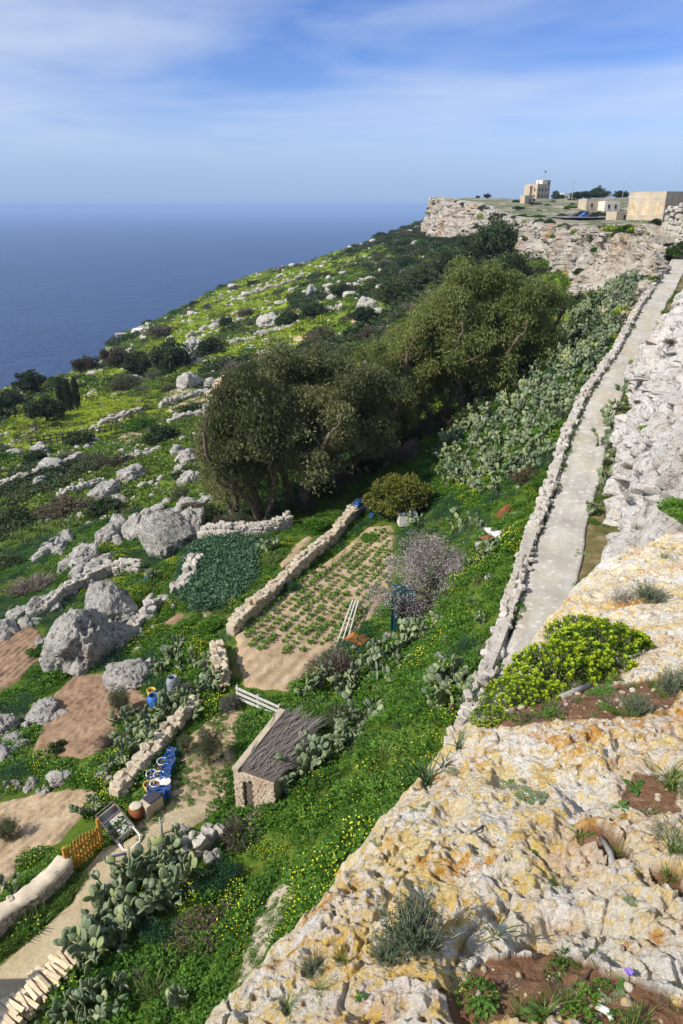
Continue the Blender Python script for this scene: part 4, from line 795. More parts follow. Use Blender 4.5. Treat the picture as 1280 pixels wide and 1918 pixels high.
# ---------------------------------------------------------------- dry stone walls
STM = {k: [stone_mesh('stone', 400 + i, M[k]) for i in range(7)] for k in ('wall_stone', 'wall_stone_tan')}
def dry_wall(name, label, line, h, w, sl, sh, matk='wall_stone', maxp=300, cat='wall', rough=1.0, crag=0.0, sink=0.0):
    """line: ground points along the foot of the wall"""
    line = np.asarray(line, float); seg = np.concatenate([[0], np.cumsum(np.hypot(*np.diff(line[:, :2], axis=0).T))]); Ltot = seg[-1]
    root = thing(name, label, cat, line[0]); base = line[0]
    def pos(s):
        q = np.array([np.interp(s, seg, line[:, i]) for i in range(3)]); e = np.array([np.interp(min(s + 0.2, Ltot), seg, line[:, i]) for i in range(2)]) - np.array([np.interp(max(s - 0.2, 0), seg, line[:, i]) for i in range(2)])
        return q, math.atan2(e[1], e[0])
    # core
    mb = MB(); nseg = max(2, int(Ltot / 0.5)); prev = None
    rows = []
    for i in range(nseg + 1):
        q, a = pos(Ltot * i / nseg); nx_, ny_ = -math.sin(a), math.cos(a)
        hh = h * (0.86 + 0.08 * math.sin(i * 1.7)); ww = w * 0.40
        rows += [(q[0] + nx_ * ww - base[0], q[1] + ny_ * ww - base[1], q[2] - 0.4 - base[2]), (q[0] + nx_ * ww - base[0], q[1] + ny_ * ww - base[1], q[2] + hh * 0.9 - base[2]), (q[0] - nx_ * ww - base[0], q[1] - ny_ * ww - base[1], q[2] + hh * 0.9 - base[2]), (q[0] - nx_ * ww - base[0], q[1] - ny_ * ww - base[1], q[2] - 0.4 - base[2])]
    F = []
    for i in range(nseg):
        for k in range(4): F.append((i * 4 + k, i * 4 + (k + 1) % 4, i * 4 + 4 + (k + 1) % 4, i * 4 + 4 + k))
    F += [(0, 1, 2, 3), (nseg * 4 + 3, nseg * 4 + 2, nseg * 4 + 1, nseg * 4)]
    obj('core', mesh_np('core', rows, F, M[matk]), root)
    if crag:
        ns_ = max(8, int(Ltot / 0.13)); pr_ = np.linspace(0, 1, 14); G = []
        for i in range(ns_):
            q, a = pos(Ltot * i / (ns_ - 1)); an_ = math.pi * (1 - pr_); ox = np.sign(np.cos(an_)) * np.abs(np.cos(an_)) ** 0.5 * w * 0.55; oz = np.abs(np.sin(an_)) ** 0.6 * h * 1.0 - 0.25
            G.append(np.stack([q[0] - math.sin(a) * ox, q[1] + math.cos(a) * ox, q[2] + oz], 1))
        G = np.array(G); x_, y_, z_ = G[..., 0], G[..., 1], G[..., 2]; nn_ = fbm(x_ / 1.1, y_ / 1.1, z_ / 1.1, 5, 71, 0.62, ridged=True); G[..., 2] += 0.22 * crag * nn_ + 0.25 * crag * fbm(x_ / 2.6, y_ / 2.6, oct=3, seed=72); G[..., 0] += 0.16 * crag * fbm(x_ / 0.6, y_ / 0.6, z_ / 0.6, 4, 73, 0.6)
        obj('rock_base', mesh_np('rock_base', (G - base).reshape(-1, 3), grid_faces(ns_, 14), M['cliff_near'], True), root)
    items = []; nc = max(1, round(h / sh))
    for c in range(nc):
        for sd_ in (-1, 1):
            s = rng.uniform(0, sl)
            while s < Ltot:
                l = sl * rng.uniform(0.6, 1.5); q, a = pos(min(s + l / 2, Ltot)); top = c == nc - 1
                ht = h * (1 + 0.10 * rough * math.sin(s * 0.9) + 0.06 * rough * rng.normal())
                zz = q[2] - sink + (c + 0.5) * ht / nc + rng.normal() * 0.02 * rough; o_ = sd_ * (w / 4 + rng.normal() * 0.03 * rough)
                items.append(((q[0] - math.sin(a) * o_ - base[0], q[1] + math.cos(a) * o_ - base[1], zz - base[2]), (rng.normal() * 0.12 * rough, rng.normal() * 0.12 * rough, a + rng.normal() * 0.15 * rough), (l * 1.02, w / 2 * rng.uniform(0.9, 1.25), ht / nc * rng.uniform(0.9, 1.25)), int(rng.integers(0, 7)))); s += l
    items.sort(key=lambda it: (it[0][0] + base[0]) ** 2 + (it[0][1] + base[1]) ** 2)
    for it in items[:maxp]: obj('stone', STM[matk][it[3]], root, it[0], it[1], it[2])
    rest = items[maxp:]
    if rest:
        Vs, Fs = [], []
        for it in rest:
            me = STM[matk][it[3]]; Mx = Matrix.LocRotScale(Vector(it[0]), Euler(it[1]), Vector(it[2])); b = len(Vs); Vs += [tuple(Mx @ v.co) for v in me.vertices]; Fs += [[b + i for i in p.vertices] for p in me.polygons]
        stuff(obj('stones', mesh_np('stones', Vs, Fs, M[matk]), root))
    return root
def gl(pts, n=12):
    """ground line through pixels, resampled"""
    P = np.array(atp(pts)); s = np.concatenate([[0], np.cumsum(np.hypot(*np.diff(P[:, :2], axis=0).T))]); q = np.linspace(0, s[-1], n); xx = np.interp(q, s, P[:, 0]); yy_ = np.interp(q, s, P[:, 1]); return np.stack([xx, yy_, Z(xx, yy_) - 0.03], 1)
dry_wall('field_wall', 'long straight dry stone wall along the left side of the potato field', gl([(432, 1192), (500, 1130), (590, 1045), (640, 995), (672, 958)]), 0.85, 0.6, 0.34, 0.2, 'wall_stone_tan')
dry_wall('dry_stone_wall', 'pale dry stone wall behind the bean field under the gum trees', gl([(375, 1012), (430, 1008), (500, 1000), (545, 985)]), 1.0, 0.6, 0.36, 0.24)
dry_wall('dry_stone_wall', 'low dry stone wall climbing left of the yellow flowers towards the bean field', gl([(160, 1100), (210, 1078), (262, 1072)]), 1.0, 0.6, 0.4, 0.26)
dry_wall('dry_stone_wall', 'lower left run of dry stone wall ending at the rounded boulder', gl([(85, 1150), (125, 1120), (165, 1095)]), 0.9, 0.6, 0.4, 0.26)
dry_wall('dry_stone_wall', 'rubble wall of pale stones down the left edge of the bean field', gl([(372, 1050), (355, 1085), (335, 1110)]), 0.7, 0.8, 0.42, 0.28, rough=2)
dry_wall('dry_stone_wall', 'short stone wall below the corner of the potato field', gl([(405, 1225), (415, 1255), (418, 1285)]), 0.9, 0.6, 0.36, 0.24, 'wall_stone_tan', rough=1.6)
dry_wall('dry_stone_wall', 'narrow stone wall between the yard and the cactus bank', gl([(215, 1498), (262, 1450), (300, 1405), (335, 1360), (368, 1325)]), 0.65, 0.55, 0.3, 0.2, 'wall_stone_tan', rough=1.6)
dry_wall('dry_stone_wall', 'ruined stone wall between the largest boulder and the bean field', gl([(245, 1195), (272, 1165), (292, 1140)]), 0.7, 0.7, 0.45, 0.3, rough=2)
dry_wall('dry_stone_wall', 'low stone wall crossing the green slope far left', gl([(64, 892), (100, 878), (150, 860)]), 0.9, 0.8, 0.6, 0.4, rough=1.6, maxp=150)
dry_wall('dry_stone_wall', 'tumbled stone bank beside the thorn bush at the drive', gl([(335, 1600), (375, 1600), (405, 1570)]), 0.6, 0.7, 0.35, 0.26, rough=2)
for i, (q, lb) in enumerate((([(0, 915), (55, 897)], 'low terrace wall at the left picture edge on the green slope'), ([(185, 800), (262, 772)], 'terrace wall below the tan strip on the lower slope'), ([(300, 764), (370, 742), (440, 722)], 'long terrace wall above the ploughed strip left of the gum trees'), ([(315, 796), (405, 772)], 'terrace wall below the ploughed strip left of the gum trees'), ([(430, 648), (540, 618)], 'terrace wall crossing the middle of the far slope'), ([(520, 606), (640, 580)], 'terrace wall above the net frame on the far slope'), ([(350, 634), (430, 602)], 'terrace wall near the headland on the far slope'), ([(470, 552), (560, 526)], 'upper terrace wall towards the sea on the far slope'), ([(600, 552), (700, 526)], 'upper terrace wall nearer the cliff on the far slope'), ([(225, 868), (300, 845)], 'broken terrace wall beside the small brown plot'), ([(110, 935), (190, 905)], 'rubble terrace wall through the brown thicket'))):
    P_ = gl(q, 8); dd = float(np.hypot(*P_[4][:2])); k_ = dd / 90; dry_wall('dry_stone_wall', lb, P_, 0.75 * k_ ** 0.6, 0.8 * k_ ** 0.6, 0.7 * k_, 0.38 * k_ ** 0.8, rough=2.2, maxp=90)
# parapet along the road
py_ = np.linspace(14.8, 78, 44); c_, z_ = road_at(py_); par = np.stack([c_ - 1.72 * 0.92, py_ + 1.72 * 0.4 * 0, z_ - 0.1], 1)
par[:, 0] = c_ - 1.30
dry_wall('road_parapet', 'low rubble parapet of white stones along the outer edge of the road', par, 0.33, 0.46, 0.27, 0.17, rough=2.2, crag=0.8, sink=0.07)

# ---------------------------------------------------------------- shrubs
SV = {'dark': [shrub_mesh('shrub_foliage', 500 + i, [M['dark'], M['twig']], 18, 120, 0.16, 0.09, 0.9, 5) for i in range(3)],
      'olive': [shrub_mesh('shrub_foliage', 510 + i, [M['olive'], M['twig']], 18, 120, 0.13, 0.05, 1.0, 8) for i in range(2)],
      'brown': [shrub_mesh('shrub_foliage', 520 + i, [M['brown'], M['twig']], 18, 90, 0.14, 0.06, 0.9, 12) for i in range(3)],
      'bare': [shrub_mesh('shrub_twigs', 530 + i, [M['brown'], M['twig']], 16, 14, 0.10, 0.04, 0.9, 60) for i in range(2)],
      'grey': [shrub_mesh('shrub_foliage', 540 + i, [M['greysh'], M['twig']], 18, 120, 0.11, 0.05, 0.9, 6) for i in range(2)],
      'green': [shrub_mesh('shrub_foliage', 550 + i, [M['herb'], M['twig']], 18, 120, 0.14, 0.09, 0.8, 3) for i in range(3)],
      'fennel': [shrub_mesh('shrub_foliage', 560 + i, [M['fennel'], M['twig']], 18, 260, 0.15, 0.022, 0.8, 3) for i in range(2)],
      'spurge': [shrub_mesh('shrub_foliage', 570 + i, [M['euph'], M['euph_fl'], M['twig']], 22, 100, 0.09, 0.05, 0.65, 4, 22) for i in range(2)]}
sk = [0]
NTHL = 'first second third fourth fifth sixth seventh eighth ninth tenth eleventh twelfth thirteenth fourteenth fifteenth sixteenth seventeenth eighteenth'.split()
def shrub(px, py, wpx, kind, label, hf=1.0, group=None, p=None, cat='bush', name=None):
    p = at(px, py) if p is None else p; w = size_at(p, wpx) / 2; sk[0] += 1; me = SV[kind][sk[0] % len(SV[kind])]
    o = obj(name or ('spurge_bush' if kind == 'spurge' else 'bush'), me, None, (p[0], p[1], p[2] - 0.05), (0, 0, rng.uniform(0, 6.28)), (w, w, w * hf)); return tag(o, label, cat, group)
for a in ((455, 1565, 105, 'bare', 'bare grey thorn bush in front of the stone hut'), (640, 1270, 120, 'bare', 'bare twiggy bush at the near right corner of the potato field'), (745, 862, 95, 'bare', 'pale leafless bush behind the citrus tree', 1.1), (918, 1230, 70, 'bare', 'dry grey tuft spilling over the road parapet', 0.7),
          (985, 905, 55, 'brown', 'round reddish brown dry bush among the cactus', 1.2), (1135, 1000, 75, 'brown', 'brown heath bush at the foot of the roadside cliff', 0.7), (410, 1660, 100, 'fennel', 'dark feathery fennel clump beside the cactus bank', 1.0), (300, 1745, 90, 'fennel', 'dark green fennel below the drive cactus', 0.9), (205, 1850, 80, 'fennel', 'dark fennel clump above the stacked planks', 0.9),
          (380, 1765, 125, 'brown', 'large reddish brown bramble on the bank below the drive', 0.6), (640, 1355, 80, 'olive', 'yellowish olive bush behind the hut roof', 0.8), (345, 1300, 60, 'grey', 'blue grey rounded bush beside the grey barrel', 1.0), (433, 1330, 45, 'grey', 'grey green feathery bush by the white rail fence', 1.5),
          (84, 1328, 52, 'spurge', 'bright yellow green bush on the flat topped boulder', 0.9), (265, 1225, 38, 'spurge', 'yellow green bush on the low flat boulder', 0.9), (215, 1395, 70, 'bare', 'dry reddish twig bush at the edge of the red plot', 0.9), (110, 1405, 40, 'dark', 'small dark bush below the flat topped boulder'),
          (540, 1110, 55, 'fennel', 'spiky green plant beside the field wall', 0.8), (400, 1178, 55, 'green', 'round green bush between the bean field and field wall', 0.9), (75, 1225, 48, 'green', 'bright green bush beside the left red plot', 0.9), (700, 1010, 45, 'green', 'low green bush at the far end of the potato field', 0.5), (600, 990, 60, 'green', 'green bush growing against the back of the field wall', 0.8),
          (948, 1190, 48, 'fennel', 'dark green bush sitting on the road parapet', 0.9), (985, 1103, 36, 'fennel', 'small green bush on the parapet halfway up the road', 0.9), (1022, 962, 30, 'fennel', 'small dark green tuft on the road parapet', 0.8), (1052, 870, 26, 'fennel', 'green tuft on the upper road parapet', 0.8), (1015, 915, 34, 'green', 'green shrub leaning over the outside of the parapet', 1.2), (1195, 580, 26, 'green', 'green bush at the road edge near the bend', 0.8), (1225, 540, 26, 'green', 'green bush beside the top of the road', 0.7),
          (1168, 592, 56, 'spurge', 'large yellow green spurge on the rocks beside the upper road', 0.9), (990, 858, 26, 'spurge', 'yellow green shrub above the brown bush in the cactus', 1.2), (1010, 690, 24, 'spurge', 'small yellow shrub among the upper cactus', 1.0), (1050, 560, 24, 'spurge', 'yellow shrub at the foot of the orange cliff', 1.4),
          (300, 630, 66, 'brown', 'brown bush near the white rock patch on the headland', 0.7), (240, 725, 64, 'olive', 'straw coloured round bush above the terrace', 0.8), (288, 712, 36, 'grey', 'grey round bush among dark trees'), (462, 592, 34, 'brown', 'brown bush on the green mid slope', 1.0), (425, 612, 28, 'dark', 'dark bush left of the brown one on the mid slope', 1.3), (70, 870, 50, 'dark', 'dark round bush on the left of the green slope', 1.0), (150, 830, 60, 'dark', 'dark bush in front of the wooden enclosure', 0.8), (305, 830, 70, 'dark', 'dark green bush left of the gum trees', 1.0), (262, 805, 60, 'green', 'green bush above the small brown plot', 0.8), (400, 665, 60, 'dark', 'dark shrub beside the tall grey crag', 1.1), (540, 608, 50, 'dark', 'dark shrub right of the pale outcrop', 1.0), (600, 640, 60, 'brown', 'brown shrub above the gum tree crowns', 0.9), (440, 700, 60, 'bare', 'leafless grey thicket above the terraces', 0.8), (120, 960, 110, 'brown', 'brown thicket on the green slope at left', 0.5), (200, 965, 90, 'dark', 'dark green thicket left of the boulders', 0.6), (60, 1110, 110, 'bare', 'bare brown thicket at the left below the rock chain', 0.6), (185, 1060, 50, 'bare', 'bare twiggy bush in the middle of the rock chain', 1.0), (30, 980, 70, 'dark', 'dark bush at the left picture edge', 0.8), (20, 1060, 60, 'dark', 'dark bush below the one at the left picture edge', 0.7)):
    shrub(*a)
for i, (px, py, w, kd) in enumerate(((365, 965, 60, 'brown'), (395, 975, 60, 'dark'), (420, 985, 50, 'brown'), (455, 985, 55, 'olive'), (520, 975, 50, 'dark'), (575, 955, 60, 'brown'), (610, 930, 70, 'dark'), (650, 905, 60, 'bare'), (690, 880, 70, 'dark'), (720, 850, 80, 'brown'), (760, 835, 70, 'dark'), (800, 815, 70, 'olive'), (840, 800, 70, 'brown'), (880, 790, 60, 'dark'), (920, 770, 70, 'dark'), (960, 740, 60, 'green'), (340, 935, 50, 'olive'), (355, 900, 60, 'dark'))):
    shrub(px, py, w, kd, NTHL[i] + ' undergrowth bush from the left at the foot of the gum trees', 0.9, 'undergrowth below the gum trees')
# many more bushes on the slope
x, y = sample(70, 560, 0.02, -30, 12); k = ~bare(x, y) & (meadow(x, y) < 0.5) & (rng.random(len(x)) < 0.35 + 0.65 * scrub(x, y)); x, y = x[k][:230], y[k][:230]; z = Z(x, y)
for i in range(len(x)):
    kd = ('dark', 'dark', 'dark', 'brown', 'olive', 'green', 'bare')[int(rng.integers(0, 7))]; s = rng.uniform(1.0, 2.3) * (0.9 + y[i] / 500); me = SV[kd][i % len(SV[kd])]
    tag(obj('slope_bush', me, None, (x[i], y[i], z[i] - 0.2), (0, 0, rng.uniform(0, 6.28)), (s * 1.2, s * 1.2, s * rng.uniform(0.6, 1.0))), 'dark scrubby bush on the terraced slope between gum trees and sea', 'bush', 'bushes dotted over the far slope')

# ---------------------------------------------------------------- gum trees
def gum_mesh(seed):
    g = np.random.default_rng(seed); mb = MB(); tips = []
    def branch(p, d, L, r, depth):
        n = 5; pts = [p]; rad = [r]; q = np.array(p)
        for i in range(n):
            d = unit(d + g.normal(size=3) * 0.13 + np.array([0, 0, 0.04]) - 0.28 * np.array([q[0], q[1], 0]) * max(0.0, (np.hypot(q[0], q[1]) - 1.6)) / 2.0); q = q + d * L / n; pts.append(q.copy()); rad.append(r * (1 - 0.55 * (i + 1) / n))
            if depth < 3 and i >= 1:
                if g.random() < (0.75 if depth else 0.85):
                    sdv = unit(np.cross(d, g.normal(size=3))); branch(q, unit(d * 0.7 + sdv * 0.75 + np.array([0, 0, 0.3])), L * g.uniform(0.32, 0.5), rad[-1] * 0.62, depth + 1)
            if depth >= 2: tips.append(q + g.normal(size=3) * 0.15)
        mb.tube(pts, rad if depth == 0 else [q_ * 0.6 for q_ in rad], 6 if depth < 2 else 4, False)
        tips.append(q)
    ns = 3
    for s in range(ns):
        a = s * 2.1 + g.uniform(0, 1); branch(np.array([0.15 * math.cos(a), 0.15 * math.sin(a), -0.2]), unit(np.array([0.30 * math.cos(a), 0.30 * math.sin(a), 1.0])), g.uniform(6.0, 7.6), 0.2, 0)
    tips = np.array(tips); tips = tips[tips[:, 2] > 1.5]; g.shuffle(tips); tips = tips[np.hypot(tips[:, 0], tips[:, 1]) < 3.3][:250]; nx_ = 115; dd_ = rsph(nx_, g); lob = rsph(8, g) * np.array([1.8, 1.8, 2.5]) + np.array([0, 0, 4.9]); ex = lob[g.integers(0, 8, nx_)] + dd_ * (0.5 + 0.5 * g.random((nx_, 1))) * np.array([1.5, 1.5, 1.6]); tips = np.vstack([tips, ex[ex[:, 2] > 0.9]]); parts = []
    top = tips[:, 2].max()
    for c in tips:
        n = int(g.uniform(70, 140)); r = g.uniform(0.4, 0.9); C = c + rsph(n, g) * (g.random((n, 1)) ** 0.4) * r * np.array([1, 1, 0.9]); D = g.normal(size=(n, 3)) * 0.55 + np.array([0, 0, -0.8])
        V, F = leafquads(C, D, rsph(n, g), g.uniform(0.16, 0.30, n), g.uniform(0.045, 0.085, n), 0.05); parts.append((V, F, np.clip(g.random() * 0.55 + g.random(len(F)) * 0.45, 0, 1), 0))
    cb = leaf_mesh('gum_crown', parts, [M['eucb']]); cg = cb.copy(); cg.materials[0] = M['euc']; return mb.mesh('gum_trunk', M['euc_bark'], True), (cb, cg), top + 0.1
GUM = [gum_mesh(600 + i) for i in range(5)]
def top_height(p, py_top, px):
    d = ray(px, py_top); return p[1] * d[2] / d[1] - p[2]
def gum(px, py, top, label, v, rz=0.0, wide=1.0, group='gum trees below the garden wall'):
    p = at(px, py); h = top_height(p, top, px); tr, cr2, hh = GUM[v % 5]; s = h / hh
    r = thing('gum_tree', label, 'tree', p, rz, group); r.scale = (s * wide * 1.32, s * wide * 1.2, s); obj('trunk', tr, r); obj('crown', cr2[0 if px < 690 else 1], r); return r
for i, (a, b_, c, lb, wd) in enumerate(((440, 972, 705, 'leftmost brownish gum tree leaning over the boulders', 0.85), (492, 974, 668, 'gum tree with several bare stems just behind the dry stone wall', 0.85), (560, 950, 645, 'gum tree behind the bean field, third from the left', 1.1), (640, 905, 648, 'gum tree rising behind the field wall end', 1.05), (705, 850, 632, 'gum tree between the brownish group and the tall green ones', 1.0),
        (772, 812, 592, 'slim gum tree with a dark trunk left of the tallest one', 1.0), (815, 800, 545, 'gum tree just left of the tallest gum', 1.0), (874, 782, 490, 'tallest olive green gum tree with straight dark trunk', 1.0), (935, 745, 492, 'gum tree right of the tallest one above the cactus', 1.0), (985, 700, 545, 'rightmost gum tree against the orange cliff foot', 1.05), (600, 900, 668, 'gum tree hidden in the middle of the brownish group', 1.1), (845, 740, 520, 'gum tree standing behind the tallest one', 1.1), (750, 760, 610, 'gum tree in the back row of the green group', 1.1))):
    gum(a, b_, c, lb, i, i * 1.3 + (2.2 if i == 0 else 0), wd)

# ---------------------------------------------------------------- broadleaf trees
def round_tree_mesh(seed, lm, tall=1.0, nb=70, nl=150, L=0.16, Wd=0.10, trunk=0.9, spread=1.6):
    g = np.random.default_rng(seed); mb = MB(); mb.tube([(0, 0, -0.2), (0.05, 0.02, trunk * 0.5), (0.0, 0.05, trunk)], [0.16, 0.13, 0.10], 7)
    parts = []
    for k in range(nb):
        d = rsph(1, g)[0]; q = g.random() ** 0.45; c = np.array([0, 0, trunk + 0.75 * tall]) + d * q * np.array([spread, spread, 1.05 * tall]) * (0.85 + 0.3 * g.random()); c[2] = max(c[2], 0.35)
        if k < 12: mb.tube([(0, 0, trunk * 0.8), tuple(np.array([0, 0, trunk]) * 0.5 + c * 0.5), tuple(c)], [0.08, 0.05, 0.02], 4)
        n = int(nl * g.uniform(0.6, 1.2)); V, F = blob_leaves(g, c, g.uniform(0.28, 0.5), n, L, Wd, 0.85, 0.1, 0.3); parts.append((V, F, np.clip(g.random() * 0.5 + g.random(len(F)) * 0.5, 0, 1), 0))
    return mb.mesh('trunk', M['bark'], True), leaf_mesh('crown', parts, [lm]), trunk + 1.8 * tall
RT_ = {'dark': [round_tree_mesh(620 + i, M['dark'], 1.0, 60, 130, 0.2, 0.12, 0.7) for i in range(3)], 'olive': [round_tree_mesh(630 + i, M['olive'], 0.9, 60, 130, 0.13, 0.04, 0.8, 1.2) for i in range(2)], 'citrus': [round_tree_mesh(640, M['citrus'], 0.85, 90, 190, 0.15, 0.09, 0.6, 1.5)], 'brown': [round_tree_mesh(650, M['brown'], 1.0, 60, 120, 0.2, 0.11, 0.7)]}
tk = [0]
def tree(px, py, wpx, kind, label, hf=1.0, name='tree', cat='tree', group=None, p=None):
    p = at(px, py) if p is None else p; w = size_at(p, wpx) / 3.6; tk[0] += 1; tr, cr2, hh = RT_[kind][tk[0] % len(RT_[kind])]
    r = thing(name, label, cat, p, rng.uniform(0, 6.28), group); r.scale = (w, w, w * hf); obj('trunk', tr, r); obj('crown', cr2, r); return r
tree(745, 968, 130, 'citrus', 'dense yellowish green citrus tree at the far end of the potato field', 0.95, 'citrus_tree')
for a in ((392, 1432, 76, 'olive', 'young olive tree in the yard nearest the hut', 1.5, 'olive_tree'), (352, 1412, 44, 'olive', 'small olive sapling beside the blue cans', 1.5, 'olive_tree'), (232, 1340, 60, 'olive', 'thin olive sapling in the red ploughed plot', 1.5, 'olive_tree'), (22, 1572, 66, 'olive', 'olive bush in the lower tan plot at the left edge', 1.1, 'olive_tree'), (540, 1085, 30, 'olive', 'small grey sapling behind the field wall', 1.3, 'olive_tree'),
          (325, 700, 84, 'dark', 'broad dark tree on the slope edge left of centre', 1.0), (262, 705, 60, 'dark', 'dark tree left of the broad one on the slope edge', 1.0), (215, 690, 56, 'brown', 'brownish tree on the slope edge above the headland', 1.0), (160, 702, 48, 'brown', 'brown tree against the sea', 1.0), (60, 735, 60, 'dark', 'dark tree against the sea near the left edge', 0.9), (20, 770, 50, 'dark', 'dark tree at the left picture edge by the sea', 1.0), (90, 790, 70, 'dark', 'dark tree in front of the cypresses', 0.9), (110, 735, 50, 'dark', 'small dark tree against the sea behind the cypresses', 0.8),
          (930, 490, 84, 'dark', 'tall dark tree at the foot of the brown cliff', 1.3), (890, 505, 60, 'dark', 'dark tree left of the one at the cliff foot', 1.1), (840, 520, 60, 'dark', 'dark tree above the gum tree crowns', 1.0), (790, 545, 60, 'dark', 'rounded dark tree behind the gum trees', 1.0), (735, 570, 70, 'dark', 'broad dark tree left of the rounded one behind the gums', 0.9), (960, 530, 60, 'dark', 'dark tree between the cliff and the gum trees', 1.1), (880, 470, 50, 'dark', 'small dark tree high on the slope under the cliff', 0.8), (1000, 620, 50, 'dark', 'dark tree tucked under the orange cliff', 1.0), (1035, 470, 26, 'dark', 'small tree on the brown cliff ledge', 1.0), (640, 560, 50, 'dark', 'dark shrubby tree on the mid slope', 0.8), (590, 600, 56, 'dark', 'dark spreading tree above the gum crowns on the left', 0.8), (680, 610, 56, 'dark', 'dark tree just above the gum crowns', 0.8)):
    tree(*a)
# cypresses
def cypress_mesh(seed):
    g = np.random.default_rng(seed); parts = []; mb = MB(); mb.tube([(0, 0, -0.2), (0, 0, 1.0), (0, 0, 3.0)], [0.12, 0.1, 0.03], 6)
    for k in range(70):
        zz = g.uniform(0.3, 3.9); rad = 0.5 * math.sin(math.pi * min(1, (zz / 4.0) * 0.72 + 0.22)) ; a = g.uniform(0, 6.28); c = np.array([rad * 0.6 * math.cos(a), rad * 0.6 * math.sin(a), zz]); V, F = blob_leaves(g, c, 0.24, 110, 0.16, 0.05, 1.6, -0.8, 0.3); parts.append((V, F, g.random(len(F)), 0))
    return mb.mesh('trunk', M['bark']), leaf_mesh('crown', parts, [M['dark']])
CYP = cypress_mesh(660)
def cypress(px, py, hpx, label, group=None):
    p = at(px, py); s = size_at(p, hpx) / 4.1; r = thing('cypress', label, 'tree', p, rng.uniform(0, 6), group, s); obj('trunk', CYP[0], r); obj('crown', CYP[1], r)
cypress(118, 775, 56, 'left of three dark cypresses clustered on the lower slope'); cypress(132, 772, 62, 'middle of three dark cypresses clustered on the lower slope'); cypress(146, 766, 60, 'right of three dark cypresses clustered on the lower slope'); cypress(30, 782, 26, 'small cypress by the left picture edge'); cypress(50, 780, 24, 'second small cypress from the left picture edge'); cypress(5, 785, 40, 'cypress cut by the left picture edge'); cypress(268, 702, 30, 'slim cypress among the dark trees on the slope edge')
# small cypress in front of the green shed is placed with the shed

# almond in blossom
def almond_mesh(seed):
    g = np.random.default_rng(seed); mb = MB(); parts = []; tips = []
    def br(p, d, L, r, dep):
        pts = [p]; q = np.array(p, float)
        for i in range(4):
            d = unit(d + g.normal(size=3) * 0.2); q = q + d * L / 4; pts.append(q.copy())
            if dep < 3 and i > 0:
                for _ in range(2): br(q, unit(d * 0.55 + rsph(1, g)[0] * 0.8 + np.array([0, 0, 0.1])), L * g.uniform(0.5, 0.75), r * 0.5, dep + 1)
        if dep < 3: mb.tube(pts, [r * (1 - 0.15 * i) for i in range(5)], 4, False)
        tips.extend(pts[1:] if dep >= 2 else pts[3:])
    for s in range(5):
        a = s * 1.256 + g.uniform(0, 0.6); br(np.array([0, 0, 0.5]), unit(np.array([math.cos(a), math.sin(a), 0.75])), 1.5, 0.07, 0)
    mb.tube([(0, 0, -0.3), (0.03, 0, 0.3), (0, 0, 0.6)], [0.14, 0.11, 0.1], 7); tips = np.array(tips)
    n = 11000; C = tips[g.integers(0, len(tips), n)] + g.normal(size=(n, 3)) * 0.14; D = rsph(n, g) + np.array([0, 0, 0.4]); V, F = leafquads(C, D, rsph(n, g), g.uniform(0.18, 0.42, n), 0.014, 0.0); parts.append((V, F, g.random(n), 1))
    n = 6500; C = tips[g.integers(0, len(tips), n)] + g.normal(size=(n, 3)) * 0.17; V, F = leafquads(C, rsph(n, g), rsph(n, g), g.uniform(0.035, 0.075, n), g.uniform(0.035, 0.07, n), 0.1); parts.append((V, F, g.random(n), 0))
    return mb.mesh('trunk', M['bark'], True), leaf_mesh('crown', parts, [M['blossom'], M['almond_twig']]), np.ptp(tips[:, 0]), tips[:, 2].max()
AL = almond_mesh(671); p = at(800, 1130); w = size_at(p, 245) / AL[2]; r = thing('almond_tree', 'almond tree in pale pinkish blossom leaning over the green shed', 'tree', p, 0.6); r.scale = (w, w, w * 0.85); obj('trunk', AL[0], r); obj('crown', AL[1], r)

# ---------------------------------------------------------------- prickly pears
def pad_mesh(name, m, seed):
    g = np.random.default_rng(seed); n = 10; V = []; F = []
    for k in range(n):
        a = 2 * math.pi * k / n; V.append((0.5 * math.sin(a) * 0.74 * (1 - 0.12 * math.cos(a + math.pi)), 0, 0.5 - 0.5 * math.cos(a)))
    for s in (1, -1):
        for k in range(n): V.append((V[k][0] * 0.72, s * 0.065 * (1 + g.uniform(-0.2, 0.2)), 0.5 + (V[k][2] - 0.5) * 0.74))
    for k in range(n):
        j = (k + 1) % n; F.append((k, j, n + j, n + k)); F.append((j, k, 2 * n + k, 2 * n + j))
    F.append(tuple(n + k for k in range(n))); F.append(tuple(2 * n + k for k in range(n - 1, -1, -1)))
    return mesh_np(name, V, F, m, True)
def pad_material(name, cols):
    m, t, b = mat(name, 0.5, 0.3); r = N(t, 'ShaderNodeObjectInfo').outputs['Random']; c = ramp(t, r, [(i / (len(cols) - 1), k) for i, k in enumerate(cols)])
    c = mix(t, ramp(t, noise(t, 3, 4, 0.6), [(0.55, 0.0), (0.7, 0.45)]), c, (0.20, 0.19, 0.11)); t.links.new(c, b.inputs['Base Color']); return m
M['pad'] = pad_material('cactus_pad', [(0.085, 0.12, 0.07), (0.13, 0.175, 0.095), (0.17, 0.215, 0.11), (0.25, 0.285, 0.12)])
M['padold'] = pad_material('old_cactus_pad', [(0.13, 0.12, 0.10), (0.20, 0.19, 0.16), (0.14, 0.16, 0.10)])
PAD = [pad_mesh('pad', M['pad'], 1), pad_mesh('pad', M['pad'], 2), pad_mesh('pad', M['pad'], 3), pad_mesh('old_pad', M['padold'], 4)]
